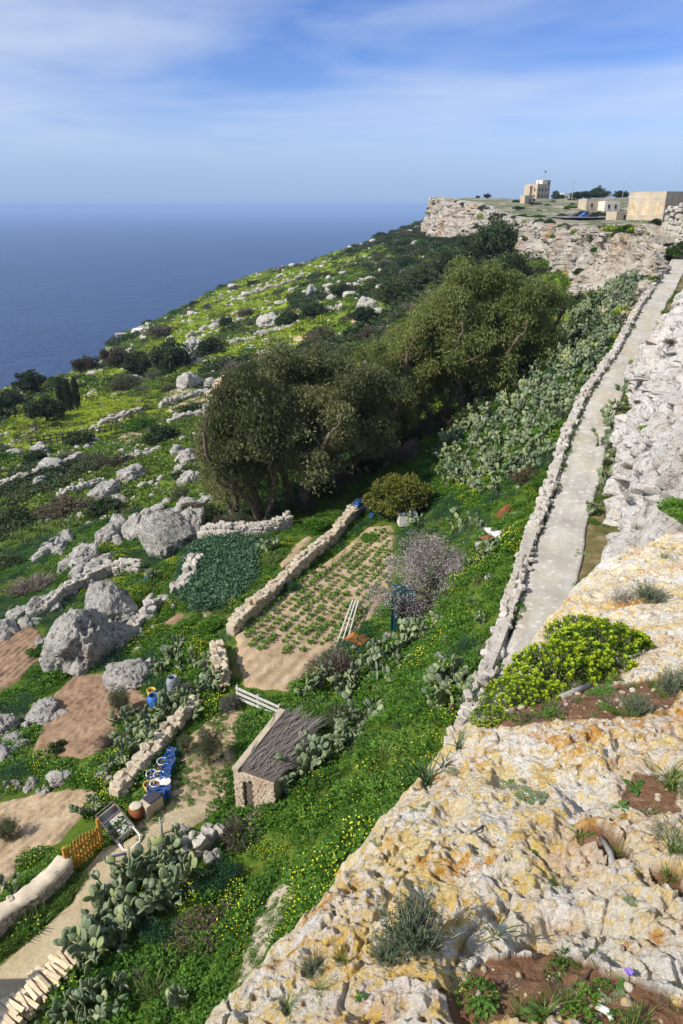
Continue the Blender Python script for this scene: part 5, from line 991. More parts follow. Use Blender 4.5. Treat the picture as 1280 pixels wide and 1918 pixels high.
def cactus_pads(seed, n, spread=0.5, up=0.5):
    g = np.random.default_rng(seed); out = []; queue = []
    for k in range(max(2, n // 8)):
        a = g.uniform(0, 6.28); q = g.random() * spread; Rm = Euler((g.normal() * 0.35, g.normal() * 0.35, g.uniform(0, 6.28))).to_matrix(); queue.append((Vector((q * math.cos(a), q * math.sin(a), -0.03)), Rm, g.uniform(0.36, 0.46), 0))
    while queue and len(out) < n:
        p, Rm, s, dep = queue.pop(0); out.append((p, Rm, s, 3 if dep == 0 and g.random() < 0.75 else int(g.integers(0, 3))))
        if dep > 5: continue
        for _ in range(int(g.choice([1, 2, 2, 3]))):
            t_ = g.uniform(-0.95, 0.95); tip = p + Rm @ Vector((0.5 * math.sin(t_) * 0.7 * s, 0, (0.5 + 0.47 * math.cos(t_)) * s))
            R2 = Rm @ Euler((g.normal() * 0.35, t_ * 0.75, g.normal() * 0.7)).to_matrix(); dz = (R2 @ Vector((0, 0, 1))).z
            if dz < -0.1: continue
            queue.append((tip - (R2 @ Vector((0, 0, 0.02))), R2, s * g.uniform(0.82, 1.0), dep + 1))
    return out
def cactus_proto(seed, n, split, spread=0.5):
    P = cactus_pads(seed, n, spread)
    r = bpy.data.objects.new('prickly_pear', None); r.empty_display_size = 0.2
    if split: return [('c', P)]
    Vs, Fs, mi = [], [], []
    for p, Rm, s, v in P:
        me = PAD[v]; b = len(Vs); Vs += [tuple(p + Rm @ (q.co * s)) for q in me.vertices]; Fs += [[b + i for i in f.vertices] for f in me.polygons]; mi += [1 if v == 3 else 0] * len(me.polygons)
    return mesh_np('prickly_pear', Vs, Fs, [M['pad'], M['padold']], True, mi)
CAN = [cactus_pads(700 + i, 34, 0.55) for i in range(6)]; CAF = [cactus_proto(720 + i, 34, False, 0.28) for i in range(5)]; ck = [0]
def cactus(p, s, label, group, split=True):
    ck[0] += 1; rz = float(rng.uniform(0, 6.28))
    if not split:
        return tag(obj('prickly_pear', CAF[ck[0] % 5], None, p, (0, 0, rz), s), label, 'cactus', group)
    r = thing('prickly_pear', label, 'cactus', p, rz, group, s)
    for q, Rm, k, v in CAN[ck[0] % 6]:
        o = bpy.data.objects.new('pad' if v < 3 else 'old_pad', PAD[v]); COL.objects.link(o); o.parent = r; o.matrix_local = Matrix.LocRotScale(q, Rm.to_quaternion(), Vector((k, k, k)))
    return r
def rd(px, py, dz=0.0):
    d = ray(px, py); t_ = np.linspace(15, 90, 1500); p = d[None] * t_[:, None]; i = int(np.argmax(p[:, 2] < road_at(p[:, 1])[1] + dz)); return p[i]
st = np.array([p[:2] for p in atp([(815, 850), (880, 790), (940, 745), (1000, 690), (1040, 640), (1085, 580), (1150, 540), (1200, 520), (1180, 570), (1150, 640), (1110, 720), (1060, 800), (1010, 880), (960, 925), (880, 925), (830, 900)])])
lo, hi = st.min(0), st.max(0); pts = []
for _ in range(9000):
    q = rng.uniform(lo, hi)
    if inpoly(q[0], q[1], st) and q[0] < road_at(q[1])[0] - 2.1 and all((q[0] - a) ** 2 + (q[1] - b) ** 2 > (0.56 + 0.0075 * q[1]) ** 2 for a, b in pts): pts.append(tuple(q))
pts.sort(key=lambda q: q[1])
for i, q in enumerate(pts): cactus((q[0], q[1], float(Z(*q)[0]) - 0.05), rng.uniform(0.8, 1.25), 'prickly pear in the dense stand on the slope below the road', 'prickly pears in the stand below the road', i < 75)
CL = (('prickly pears by the bare bush', 'prickly pear in the grey green clump between the hut and the green shed', [(700, 1270), (735, 1240), (765, 1205), (665, 1290), (625, 1285), (590, 1300), (715, 1215), (690, 1240), (750, 1260), (780, 1185), (720, 1285), (645, 1305), (805, 1190), (610, 1270)], 1.05),
      ('prickly pears on the flowery slope', 'prickly pear in the rounded clump beside the lower end of the parapet', [(828, 1330), (858, 1305), (845, 1285), (870, 1330), (815, 1305)], 0.95), ('prickly pears over the hut', 'prickly pear leaning over the hut roof from the slope', [(560, 1445), (600, 1425), (640, 1395), (535, 1460), (670, 1370), (580, 1440), (620, 1420), (650, 1405), (690, 1350), (545, 1480)], 0.95),
      ('prickly pears along the drive', 'prickly pear in the hedge along the right side of the drive', [(250, 1668), (290, 1640), (322, 1618), (222, 1690), (262, 1640), (195, 1728), (178, 1760), (210, 1745), (235, 1720), (300, 1665), (340, 1600), (275, 1690), (160, 1790), (200, 1775), (185, 1800), (330, 1640), (250, 1740), (225, 1770), (345, 1650), (310, 1700)], 0.98), ('prickly pears above the planks', 'prickly pear behind the stack of planks', [(172, 1885), (150, 1915), (195, 1905), (130, 1890), (215, 1880), (110, 1930)], 0.8),
      ('prickly pears on the cactus bank', 'prickly pear on the bank between red plot and yard wall', [(275, 1375), (245, 1405), (262, 1345), (230, 1430), (300, 1352), (255, 1425), (280, 1400), (310, 1330), (215, 1450), (240, 1375), (290, 1385)], 0.85), ('prickly pears by the barrels', 'prickly pear in the thicket beside the grey barrel', [(350, 1320), (375, 1290), (330, 1335), (395, 1265), (365, 1255), (340, 1250), (405, 1290), (315, 1240), (300, 1265), (385, 1310), (355, 1345), (420, 1250), (330, 1215)], 0.9),
      ('prickly pears behind the field', 'prickly pear in the shade behind the field wall end', [(640, 905), (665, 890), (700, 880), (720, 868), (620, 915)], 1.1), ('prickly pears by the rusty drum', 'prickly pear near the rusty drum under the parapet', [(880, 985), (905, 1010), (925, 1040), (900, 1060), (860, 1000)], 0.9))
NTH = 'lowest second third fourth fifth sixth seventh eighth ninth tenth eleventh twelfth thirteenth fourteenth fifteenth sixteenth seventeenth eighteenth nineteenth twentieth'.split()
for grp, lb, ps, s in CL:
    for j, a in enumerate(sorted(ps, key=lambda q: -q[1])): cactus(at(*a) - np.array([0, 0, 0.05]), s * rng.uniform(0.85, 1.15), NTH[j] + (' ' if j == 0 else ' lowest ') + lb, grp)
for a, s, lb in (((330, 1890), 0.6, 'small lone prickly pear in the flowers below the drive'), ((168, 1528), 0.9, 'prickly pear behind the wooden gate'), ((505, 1035), 1.1, 'prickly pear at the right corner of the bean field'), ((30, 1690), 0.8, 'prickly pear behind the plastered wall at left'), ((5, 1700), 0.8, 'prickly pear at the left picture edge behind the plastered wall'), ((790, 985), 0.9, 'prickly pear in front of the grey lidded chest'), ((285, 1095), 1.0, 'prickly pear at the end of the wall by the blue can'), ((900, 1170), 0.5, 'small prickly pear on the bank under the parapet')): cactus(at(*a), s, lb, None)
for i, (a, s) in enumerate((((1150, 770), 0.8), ((1140, 800), 0.9), ((1132, 835), 0.9), ((1128, 870), 0.85), ((1125, 905), 0.7), ((1195, 705), 1.3), ((1180, 735), 1.1))): cactus(rd(*a) - np.array([0, 0, 0.1]), s, ('fifth nearest', 'fourth nearest', 'third nearest', 'second nearest', 'nearest', 'topmost large', 'second topmost')[i] + ' prickly pear at the foot of the roadside cliff', 'prickly pears along the inner road edge')
cactus(rd(1108, 965), 0.55, 'lone prickly pear on the inner verge of the road', None)

# ---------------------------------------------------------------- garden crops
def crop_mesh(seed):
    g = np.random.default_rng(seed); n = 34; a = g.uniform(0, 6.28, n); q = g.random(n) * 0.09; C = np.stack([q * np.cos(a), q * np.sin(a), g.uniform(0.02, 0.16, n)], 1); D = np.stack([np.cos(a), np.sin(a), g.uniform(-0.1, 0.9, n)], 1)
    V, F = leafquads(C, D, np.array([0, 0, 1.0]) + g.normal(size=(n, 3)) * 0.3, g.uniform(0.10, 0.19, n), g.uniform(0.05, 0.10, n), 0.15); return leaf_mesh('potato_plant', [(V, F, g.random(n), 0)], [M['crop']])
CR = [crop_mesh(800 + i) for i in range(4)]
fdir = np.array([math.cos(fa), math.sin(fa)]); fnor = np.array([-fdir[1], fdir[0]]); grow = np.array([p[:2] for p in atp([(450, 1182), (560, 1095), (690, 995), (728, 992), (735, 1090), (700, 1150), (640, 1205), (560, 1225), (470, 1225)])])
cc = grow.mean(0); pl = []
for i in range(-16, 17):
    s = -12.0 + rng.uniform(0, 0.4)
    while s < 12:
        q = cc + fnor * (i * 0.60 + rng.normal() * 0.04) + fdir * s; s += rng.uniform(0.30, 0.46)
        if inpoly(q[0], q[1], grow) and rng.random() < 0.93: pl.append(q)
pl.sort(key=lambda q: q[1]); PLN = np.array(pl); plz = Z(PLN[:, 0], PLN[:, 1]) + 0.09
for i, q in enumerate(pl[:300]):
    s = rng.uniform(0.7, 1.25); tag(obj('potato_plant', CR[i % 4], None, (q[0], q[1], plz[i]), (0, 0, rng.uniform(0, 6.28)), s), 'small green potato plant in the rows of the tan field', 'plant', 'potato plants in rows')
if len(pl) > 300: gn_scatter('potato_rows', 'rows of small potato plants at the far end of the tan field', 'crop', np.column_stack([PLN[300:], plz[300:]]), rng.uniform(0.6, 1.05, len(pl) - 300), rng.integers(0, 4, len(pl) - 300), [proto('potato_plant', m) for m in CR])
bp = [clump('bean_plant', 20 + i, 60, 0.2, 0.13, 0.4, 0.42, [M['cabbage']]) for i in range(2)]
bq = ZN['beans']; lo, hi = bq.min(0), bq.max(0); q = rng.uniform(lo, hi, (4000, 2)); q = q[inpoly(q[:, 0], q[:, 1], bq)][:420 * 2]
gn_scatter('bean_crop', 'thick bluish green bean crop behind the field wall', 'crop', np.column_stack([q, Z(q[:, 0], q[:, 1]) + 0.05]), rng.uniform(0.7, 1.15, len(q)), rng.integers(0, 2, len(q)), bp)
# weeds: sparse tufts in the yard and on the soil
def weeds(name, label, poly, n, s0, s1):
    poly = np.asarray(poly); q = rng.uniform(poly.min(0), poly.max(0), (n, 2)); q = q[inpoly(q[:, 0], q[:, 1], poly)]; gn_scatter(name, label, 'weeds', np.column_stack([q, Z(q[:, 0], q[:, 1]) + 0.06]), rng.uniform(s0, s1, len(q)), rng.choice([0, 0, 3], len(q)), PR_NEAR[:4])
weeds('yard_weeds', 'small green weeds growing on the sandy yard', ZN['yard'], 420, 0.1, 0.32); weeds('plot_weeds', 'few green weeds on the red ploughed plot', ZN['red'], 14, 0.2, 0.5); weeds('path_weeds', 'grass growing along the pale footpath', ZN['trail'], 200, 0.1, 0.3)

# ---------------------------------------------------------------- stone hut
M['cement'] = plain('cement_rim', (0.44, 0.37, 0.27), 0.9, 0.1, 0.2, 3, 0.2); M['door_dark'] = plain('weathered_door', (0.12, 0.10, 0.085), 0.85, 0.1, 0.4, 8, 0.3); M['palm'] = leafmat('dry_palm_frond', [(0.14, 0.12, 0.105), (0.27, 0.24, 0.21), (0.42, 0.375, 0.33)], 0.0); M['hut_stone'] = rock_material('hut_stone', (0.40, 0.31, 0.22), (0.56, 0.47, 0.36), (0.46, 0.32, 0.21), (0.24, 0.19, 0.14), 4, bmp=0.5, bd=0.03)
f0 = pz(437, 1440, -18.0); fl = pz(525, 1330, -18.0); ax = (fl - f0)[:2]; Lh = float(np.hypot(*ax)); Wh = 1.6; Hh = 2.15; rzh = math.atan2(ax[1], ax[0]) - math.pi / 2
hut = thing('stone_hut', 'small stone hut roofed with dry palm fronds beside the yard', 'hut', (f0[0], f0[1], -18.0 - Hh), rzh)
MB().box((0.09, Lh / 2, Hh / 2 - 0.1), (0.18, Lh, Hh + 0.2 - 0.12)).box((Wh - 0.09, Lh / 2, Hh / 2 - 0.1), (0.18, Lh, Hh + 0.08)).box((Wh / 2, Lh - 0.09, Hh / 2 - 0.1), (Wh - 0.36, 0.18, Hh + 0.08)).box((0.26, 0.1, Hh / 2 - 0.1), (0.16, 0.16, Hh + 0.08)).box((Wh - 0.5, 0.1, Hh / 2 - 0.1), (0.64, 0.16, Hh + 0.08)).box((0.55, 0.1, Hh - 0.2), (0.42, 0.16, 0.27)).build('wall', M['hut_stone'], hut)
Vs, Fs = [], []
for r_i in range(17):
    for c_i in range(13):
        xx = 0.06 + c_i * 0.123 + (0.06 if r_i % 2 else 0) + rng.normal() * 0.012; zz = 0.02 + r_i * 0.126 + rng.normal() * 0.012
        if 0.33 < xx < 0.79 and zz < Hh - 0.36 or xx > Wh: continue
        me = STM['wall_stone_tan'][int(rng.integers(0, 7))]; Mx = Matrix.LocRotScale(Vector((xx, 0.02, zz)), Euler((0, rng.normal() * 0.2, 0)), Vector((0.125, 0.07 * rng.uniform(0.7, 1.4), 0.115))); b = len(Vs); Vs += [tuple(Mx @ v.co) for v in me.vertices]; Fs += [[b + i for i in p_.vertices] for p_ in me.polygons]
stuff(obj('stones', mesh_np('stones', Vs, Fs, M['hut_stone']), hut))
dm = MB().box((0.56, 0.12, (Hh - 0.35) / 2), (0.44, 0.04, Hh - 0.35)); dm.build('door', M['door_dark'], hut)
MB().box((0.10, Lh / 2 - 0.02, Hh + 0.03), (0.24, Lh + 0.08, 0.10)).build('roof_edge', M['cement'], hut)
MB().box((Wh / 2 + 0.1, Lh / 2, Hh - 0.02), (Wh - 0.2, Lh - 0.1, 0.06)).build('roof_slab', M['door_dark'], hut)
mb = MB()
n = 900; C = np.stack([rng.uniform(0.22, Wh + 0.05, n), rng.uniform(-0.1, Lh - 0.5, n), np.full(n, Hh + 0.03) + rng.uniform(0, 0.10, n)], 1); D = np.stack([rng.normal(size=n) * 0.28 + 0.25, np.ones(n), rng.normal(size=n) * 0.05], 1); V, F = leafquads(C, D, np.array([0, 0, 1.0]) + rng.normal(size=(n, 3)) * 0.4, rng.uniform(0.5, 1.3, n), rng.uniform(0.015, 0.04, n), 0.0)
stuff(obj('palm_thatch', leaf_mesh('palm_thatch', [(V, F, rng.random(n), 0)], [M['palm']]), hut))

# ---------------------------------------------------------------- fences and gate
M['whitewood'] = plain('white_weathered_wood', (0.52, 0.50, 0.46), 0.8, 0.15, 0.25, 5, 0.3); M['greywood'] = plain('grey_weathered_wood', (0.34, 0.32, 0.29), 0.85, 0.1, 0.3, 6, 0.3); M['honey'] = plain('honey_stained_wood', (0.44, 0.215, 0.04), 0.55, 0.3, 0.25, 7, 0.2); M['palewood'] = plain('fresh_sawn_wood', (0.60, 0.49, 0.33), 0.8, 0.15, 0.25, 5, 0.2)
a_, b_ = at(444, 1318), at(524, 1345); dv = b_ - a_; Lf = float(np.hypot(dv[0], dv[1])); fr = thing('rail_fence', 'short white three rail fence behind the hut', 'fence', a_, math.atan2(dv[1], dv[0]))
for zz in (0.35, 0.60, 0.85): MB().box((Lf / 2, 0, zz), (Lf, 0.035, 0.12)).build('rail', M['whitewood'], fr)
for xx in (0.03, Lf * 0.5, Lf - 0.03): MB().box((xx, 0.06, 0.45), (0.09, 0.08, 1.0)).build('post', M['greywood'], fr)
a_, b_ = at(134, 1640), at(190, 1588); dv = b_ - a_; Lf = float(np.hypot(dv[0], dv[1])); fr = thing('picket_gate', 'honey brown wooden picket gate beside the drive', 'gate', (a_[0], a_[1], a_[2] + 0.05), math.atan2(dv[1], dv[0]))
for i in range(10): 
    hh = 1.05 + 0.12 * math.sin(i * 0.5); mb = MB().box((0.06 + i * (Lf - 0.12) / 9, 0, hh / 2), (0.075, 0.022, hh)); mb.add([(0.06 + i * (Lf - 0.12) / 9 - 0.0375, -0.011, hh), (0.06 + i * (Lf - 0.12) / 9 + 0.0375, -0.011, hh), (0.06 + i * (Lf - 0.12) / 9, -0.011, hh + 0.07), (0.06 + i * (Lf - 0.12) / 9 - 0.0375, 0.011, hh), (0.06 + i * (Lf - 0.12) / 9 + 0.0375, 0.011, hh), (0.06 + i * (Lf - 0.12) / 9, 0.011, hh + 0.07)], [(0, 1, 2), (5, 4, 3), (1, 4, 5, 2), (3, 0, 2, 5)]); mb.build('picket', M['honey'], fr)
for zz in (0.25, 0.8): MB().box((Lf / 2, 0.035, zz), (Lf, 0.04, 0.09)).build('rail', M['honey'], fr)
for xx in (-0.06, Lf + 0.06): MB().box((xx, 0.03, 0.6), (0.1, 0.1, 1.25)).build('post', M['honey'], fr)
MB().bar((0.1, 0.035, 0.27), (Lf - 0.1, 0.035, 0.78), 0.03, 0.07).build('brace', M['honey'], fr)

# plastered wall beside the drive
wl = gl([(-60, 1795), (0, 1750), (60, 1705), (105, 1668), (128, 1640)], 26); M['plaster'] = plain('cream_plaster', (0.56, 0.48, 0.36), 0.9, 0.1, 0.2, 2, 0.3, dirt=(0.36, 0.30, 0.22))
pw = dry_wall('plastered_wall', 'curved stone wall with a smooth cream plastered top beside the drive', wl, 0.72, 0.5, 0.24, 0.16, 'wall_stone_tan', 300)
rows = []
for i, q in enumerate(wl):
    e = wl[min(i + 1, 25)] - wl[max(i - 1, 0)]; e = unit(e[:2]); nn = np.array([-e[1], e[0]])
    for o_, zz in ((-0.30, 0.74), (-0.27, 0.84), (-0.1, 0.89), (0.1, 0.89), (0.27, 0.84), (0.30, 0.74)): rows.append((*(q[:2] + nn * (o_ + rng.normal() * 0.02) - wl[0][:2]), q[2] + zz + rng.normal() * 0.022 - wl[0][2]))
obj('coping', mesh_np('coping', rows, np.vstack([grid_faces(26, 6)[:, ::-1]]), M['plaster'], True), pw)
wp = wl[:, :2]; x = np.concatenate([rng.uniform(0, 1, 260)]); i0 = (x * 24.99).astype(int); fr_ = x * 25 - i0; q = wp[i0] * (1 - fr_[:, None]) + wp[np.minimum(i0 + 1, 25)] * fr_[:, None] + np.column_stack([rng.uniform(0.3, 0.75, 260), -rng.uniform(0.1, 0.5, 260)])
gn_scatter('verge_grass', 'green verge growing at the foot of the plastered wall', 'grass', np.column_stack([q, Z(q[:, 0], q[:, 1]) + 0.08]), rng.uniform(0.2, 0.45, 260), rng.choice([0, 3], 260), PR_NEAR[:4])

# ---------------------------------------------------------------- blue cans and pots
M['blue'] = plain('blue_plastic', (0.03, 0.13, 0.42), 0.4, 0.4, 0.2, 5, 0.05); M['soilpot'] = plain('potting_soil', (0.13, 0.08, 0.05), 0.95, 0.05, 0.4, 20, 0.5); M['whitep'] = plain('white_plastic', (0.66, 0.64, 0.58), 0.5, 0.3, 0.1, 5, 0.05); M['darkp'] = plain('dark_plastic', (0.03, 0.033, 0.04), 0.5, 0.3, 0.2, 5, 0.05); M['yel'] = plain('yellow_plastic', (0.58, 0.38, 0.05), 0.45, 0.3, 0.15, 5, 0.05); M['grey'] = plain('grey_plastic', (0.22, 0.25, 0.28), 0.55, 0.3, 0.15, 5, 0.08); M['rust'] = plain('rusty_steel', (0.23, 0.075, 0.03), 0.8, 0.25, 0.5, 6, 0.4, dirt=(0.10, 0.04, 0.02)); M['steel'] = plain('dull_painted_metal', (0.40, 0.40, 0.39), 0.55, 0.4, 0.3, 4, 0.15, dirt=(0.22, 0.12, 0.07)); M['slate'] = plain('dark_slate', (0.045, 0.045, 0.055), 0.6, 0.3, 0.3, 6, 0.1)
M['tile'] = plain('orange_tile', (0.48, 0.17, 0.05), 0.8, 0.15, 0.25, 8, 0.2); M['greencloth'] = plain('dark_green_netting', (0.012, 0.065, 0.06), 0.7, 0.2, 0.3, 6, 0.4); M['bluesheet'] = plain('blue_sheet', (0.10, 0.22, 0.48), 0.35, 0.5, 0.2, 3, 0.1); M['greyslab'] = soil_material('grey_concrete', (0.26, 0.27, 0.29), (0.32, 0.33, 0.35), (0.40, 0.41, 0.42))
def open_box(w, d, h, th_, m, name):
    mb = MB(); r = 0.03; o_ = [(-w / 2 + r, -d / 2), (w / 2 - r, -d / 2), (w / 2, -d / 2 + r), (w / 2, d / 2 - r), (w / 2 - r, d / 2), (-w / 2 + r, d / 2), (-w / 2, d / 2 - r), (-w / 2, -d / 2 + r)]; n_ = 8
    V = [(x, y, 0) for x, y in o_] + [(x, y, h) for x, y in o_] + [(x * (1 - 2 * th_ / w), y * (1 - 2 * th_ / d), h) for x, y in o_] + [(x * (1 - 2 * th_ / w), y * (1 - 2 * th_ / d), h * 0.7) for x, y in o_]
    F = [(a * n_ + k, a * n_ + (k + 1) % n_, (a + 1) * n_ + (k + 1) % n_, (a + 1) * n_ + k) for a in range(3) for k in range(n_)] + [tuple(range(7, -1, -1))]; mb.add(V, F); return mb.mesh(name, m), [(x * (1 - 2 * th_ / w), y * (1 - 2 * th_ / d), h * 0.75) for x, y in o_]
canb, cso = open_box(0.36, 0.26, 0.38, 0.012, M['blue'], 'body'); sm_ = mesh_np('soil', cso, [list(range(8))], M['soilpot']); hm = MB().tube([(-0.1, -0.1, 0.36), (-0.1, -0.1, 0.44), (0.05, -0.1, 0.45), (0.1, -0.1, 0.37)], 0.02, 6).mesh('handle', M['blue']); lm_ = MB().box((0.0, -0.1325, 0.2), (0.09, 0.004, 0.1)).mesh('paper_label', M['whitep'])
def can(px, py, label, grp=None, lab=False, sc=1.0):
    r = thing('blue_can', label, 'can', at(px, py) + np.array([0, 0, 0.05]), rng.uniform(-0.5, 0.5), grp, sc); obj('body', canb, r); obj('soil', sm_, r); obj('handle', hm, r)
    if lab: obj('paper_label', lm_, r)
def pot(px, py, m, rim, label, r0=0.2, h=0.36, filled=True):
    r = thing('bucket', label, 'bucket', at(px, py) + np.array([0, 0, 0.05])); MB().lathe([(r0 * 0.8, 0), (r0, h), (r0 - 0.015, h), (r0 - 0.03, h * 0.75)], 16, cap_top=False).build('body', m, r, True); MB().lathe([(r0 + 0.002, h - 0.03), (r0 + 0.014, h - 0.03), (r0 + 0.014, h + 0.008), (r0 - 0.012, h + 0.008)], 16, cap_top=False, cap_bot=False).build('rim', rim, r, True)
    MB().lathe([(r0 - 0.03, h * 0.78), (0.001, h * 0.82)] if filled else [(r0 + 0.01, h + 0.01), (0.001, h + 0.02)], 16, cap_top=False, cap_bot=False).build('soil' if filled else 'lid', M['soilpot'] if filled else rim, r)
for i, (a, b_) in enumerate(((323, 1420), (320, 1429), (322, 1438), (318, 1446), (314, 1454), (312, 1462), (313, 1471))): can(a, b_, ['farthest blue can in the row by the yard wall', 'second farthest blue can in the row by the yard wall', 'third blue can from the far end of the row', 'blue can in the middle of the row by the yard wall', 'third blue can from the near end of the long row', 'blue can next to the two white rimmed buckets', 'blue can just behind the white lidded bucket'][i])
can(300, 1502, 'nearest blue can of the row, with a white label', None, True, 1.15); can(312, 1492, 'blue can beside the nearest one at the row end'); can(287, 1492, 'blue can left of the nearest one'); can(287, 1472, 'blue can on the wall side under a white rimmed bucket')
pot(306, 1441, M['blue'], M['whitep'], 'white rimmed bucket at the far end of the blue cans'); pot(286, 1464, M['blue'], M['whitep'], 'white rimmed bucket nearest the yard wall'); pot(300, 1466, M['whitep'], M['whitep'], 'white rimmed bucket between wall side and blue cans'); pot(293, 1482, M['whitep'], M['whitep'], 'white rimmed bucket at the near end of the cans'); pot(312, 1480, M['whitep'], M['whitep'], 'white bucket with a closed lid beside the blue cans', 0.19, 0.36, False); pot(281, 1484, M['yel'], M['yel'], 'yellowish bucket at the near end by the wall'); pot(302, 1450, M['darkp'], M['darkp'], 'black bucket between the blue cans and the wall'); pot(296, 1457, M['darkp'], M['darkp'], 'second black bucket, left of the blue cans')
# barrels
def barrel(px, py, m, label, r0=0.29, h=0.85, open_=True, name='barrel'):
    r = thing(name, label, 'barrel', at(px, py)); MB().lathe([(r0 * 0.86, 0), (r0 * 0.97, 0.08), (r0, h * 0.3), (r0, h * 0.72), (r0 * 0.92, h * 0.84), (r0 * 0.72, h * 0.90), (r0 * 0.72, h), (r0 * 0.64, h), (r0 * 0.64, h * 0.8)], 20, cap_top=False).build('body', m, r, True); MB().lathe([(r0 + 0.004, h * 0.62), (r0 + 0.018, h * 0.64), (r0 + 0.018, h * 0.68), (r0 + 0.004, h * 0.70)], 20, cap_top=False, cap_bot=False).build('hoop', m, r, True); MB().lathe([(r0 * 0.64, h * 0.8), (0.001, h * 0.79)], 16, cap_top=False, cap_bot=False).build('inside', M['darkp'], r); return r
barrel(326, 1296, M['grey'], 'grey plastic barrel with an open neck beside the cactus'); barrel(290, 1322, M['blue'], 'blue plastic bin at the right end of the red plot', 0.3, 0.6)
pot(286, 1312, M['yel'], M['yel'], 'yellow bucket standing on the blue bin', 0.2, 0.55); can(277, 1086, 'lone blue can at the end of the upper left wall'); 
p = at(938, 978); r = thing('rusty_drum', 'rusty steel drum lying on its side under the parapet', 'drum', p + np.array([0, 0, 0.28])); d_o = MB().lathe([(0.001, 0), (0.26, 0.0), (0.28, 0.03), (0.28, 0.28), (0.295, 0.3), (0.28, 0.32), (0.28, 0.58), (0.295, 0.6), (0.28, 0.62), (0.28, 0.86), (0.26, 0.9), (0.001, 0.9)], 20).build('body', M['rust'], r, True); MB().lathe([(0.001, -0.012), (0.04, -0.012), (0.04, 0.0)], 10, (0.12, 0.05, 0)).build('bung', M['whitep'], r); r.rotation_euler = (-math.pi / 2 + 0.15, 0, -0.7)
# old drum with plate, block with slate, metal cart
p = at(258, 1535); r = thing('old_drum', 'short brown drum with a plate on top beside the metal cart', 'drum', p); MB().lathe([(0.24, 0), (0.25, 0.3), (0.26, 0.32), (0.25, 0.34), (0.25, 0.6)], 18).build('body', M['rust'], r, True); MB().lathe([(0.10, 0.62), (0.22, 0.64), (0.2, 0.66), (0.02, 0.645)], 18).build('plate', M['plaster'], r, True)
p = at(285, 1520); r = thing('stone_block', 'pale stone block topped by a dark slate near the blue cans', 'block', p, 0.9); bo = MB().box((0, 0, 0.28), (0.75, 0.5, 0.6), None, 0.93).build('block', M['wall_stone_tan'], r); MB().box((0.08, 0, 0.61), (0.5, 0.42, 0.05)).build('slate', M['slate'], r)
p = at(222, 1556); r = thing('metal_cart', 'old grey metal cart with a rusty frame lying by the gate', 'cart', p + np.array([0, 0, 0.22]), -0.75); r.rotation_euler = (0.25, 0.1, -0.78)
tb, _ = open_box(1.25, 0.72, 0.28, 0.02, M['steel'], 'tray'); obj('tray', tb, r); 
for s in (-1, 1): MB().bar((-0.7, s * 0.36, 0.30), (0.75, s * 0.36, 0.30), 0.05).build('side_rail', M['door_dark'], r)
for xx in (-0.7, -0.2, 0.3): MB().bar((xx, -0.36, 0.32), (xx, 0.36, 0.32), 0.05).build('cross_bar', M['door_dark'], r)
MB().tube([(0.62, -0.33, 0.25), (1.05, -0.33, 0.2), (1.2, -0.2, 0.18), (1.2, 0.2, 0.18), (1.05, 0.33, 0.2), (0.62, 0.33, 0.25)], 0.035, 8).build('handle', M['whitep'], r); MB().lathe([(0.001, 0), (0.26, 0), (0.27, 0.03), (0.26, 0.06), (0.001, 0.06)], 20, (1.0, -0.6, -0.1)).build('wheel', M['slate'], r, True)
p = at(228, 1622); r = thing('blue_sheet', 'pale blue sheet propped among the cactus beside the drive', 'sheet', p + np.array([0, 0, 0.5]), 0.3); MB().box((0, 0, 0), (0.42, 0.02, 0.5), (0.6, 0, 0)).build('sheet', M['bluesheet'], r); MB().bar((-0.2, 0.2, -0.55), (-0.15, -0.05, 0.1), 0.04).bar((0.2, 0.2, -0.55), (0.15, -0.05, 0.1), 0.04).build('prop', M['greywood'], r)
p = at(303, 1568); mb = MB().tube([(0, 0, -0.1), (0.02, 0.05, 0.45), (-0.05, 0.2, 0.7)], [0.05, 0.05, 0.03], 7); tag(mb.build('wooden_post', M['greywood'], loc=p), 'leaning grey post at the edge of the drive', 'post')
# planks stacked along the drive
a_, b_ = pz(146, 1778, -19.4), pz(-10, 1925, -19.4); r = thing('plank_stack', 'stack of pale sawn planks along the lower right edge of the drive', 'planks', (a_[0], a_[1], -19.95), math.atan2((b_ - a_)[1], (b_ - a_)[0])); Ls = float(np.hypot(*(b_ - a_)[:2])); pk = MB().box((0, 0, 0), (0.10, 0.78, 0.045)).mesh('plank', M['palewood'])
s = 0.0; i = 0
while s < Ls:
    for lv in range(8): obj('plank', pk, r, (s + rng.normal() * 0.03, rng.normal() * 0.06, 0.05 + 0.085 * lv + 0.03 * math.sin(i)), (rng.normal() * 0.06, rng.normal() * 0.25, rng.normal() * 0.14), (rng.uniform(0.7, 1.2), rng.uniform(0.7, 1.1), rng.uniform(0.9, 1.7)))
    s += rng.uniform(0.11, 0.16); i += 1
drape('concrete_slab', np.array([p_[:2] for p_ in atp([(52, 1836), (84, 1838), (40, 1925), (-15, 1950), (-5, 1925)])]), 0.08, 0.16, M['greyslab'], 0, 0, 1, 0.0, 0.0)
# farmhouse just outside the picture: only its shadow falls across the drive
r = thing('farmhouse', 'flat roofed farmhouse whose shadow falls across the bottom of the drive', 'house', (-16.4, 6.6, -20)); MB().box((0, 0, 1.6), (9.0, 9.4, 3.6)).build('wall', M['plaster'], r); MB().box((0, 0, 3.47), (9.2, 9.6, 0.14)).build('roof', M['cement'], r); MB().box((3.9, 4.3, 4.1), (0.12, 0.12, 1.2)).build('roof_pole', M['greywood'], r); MB().box((4.52, 1, 1.3), (0.05, 1.0, 2.1)).build('door', M['honey'], r)

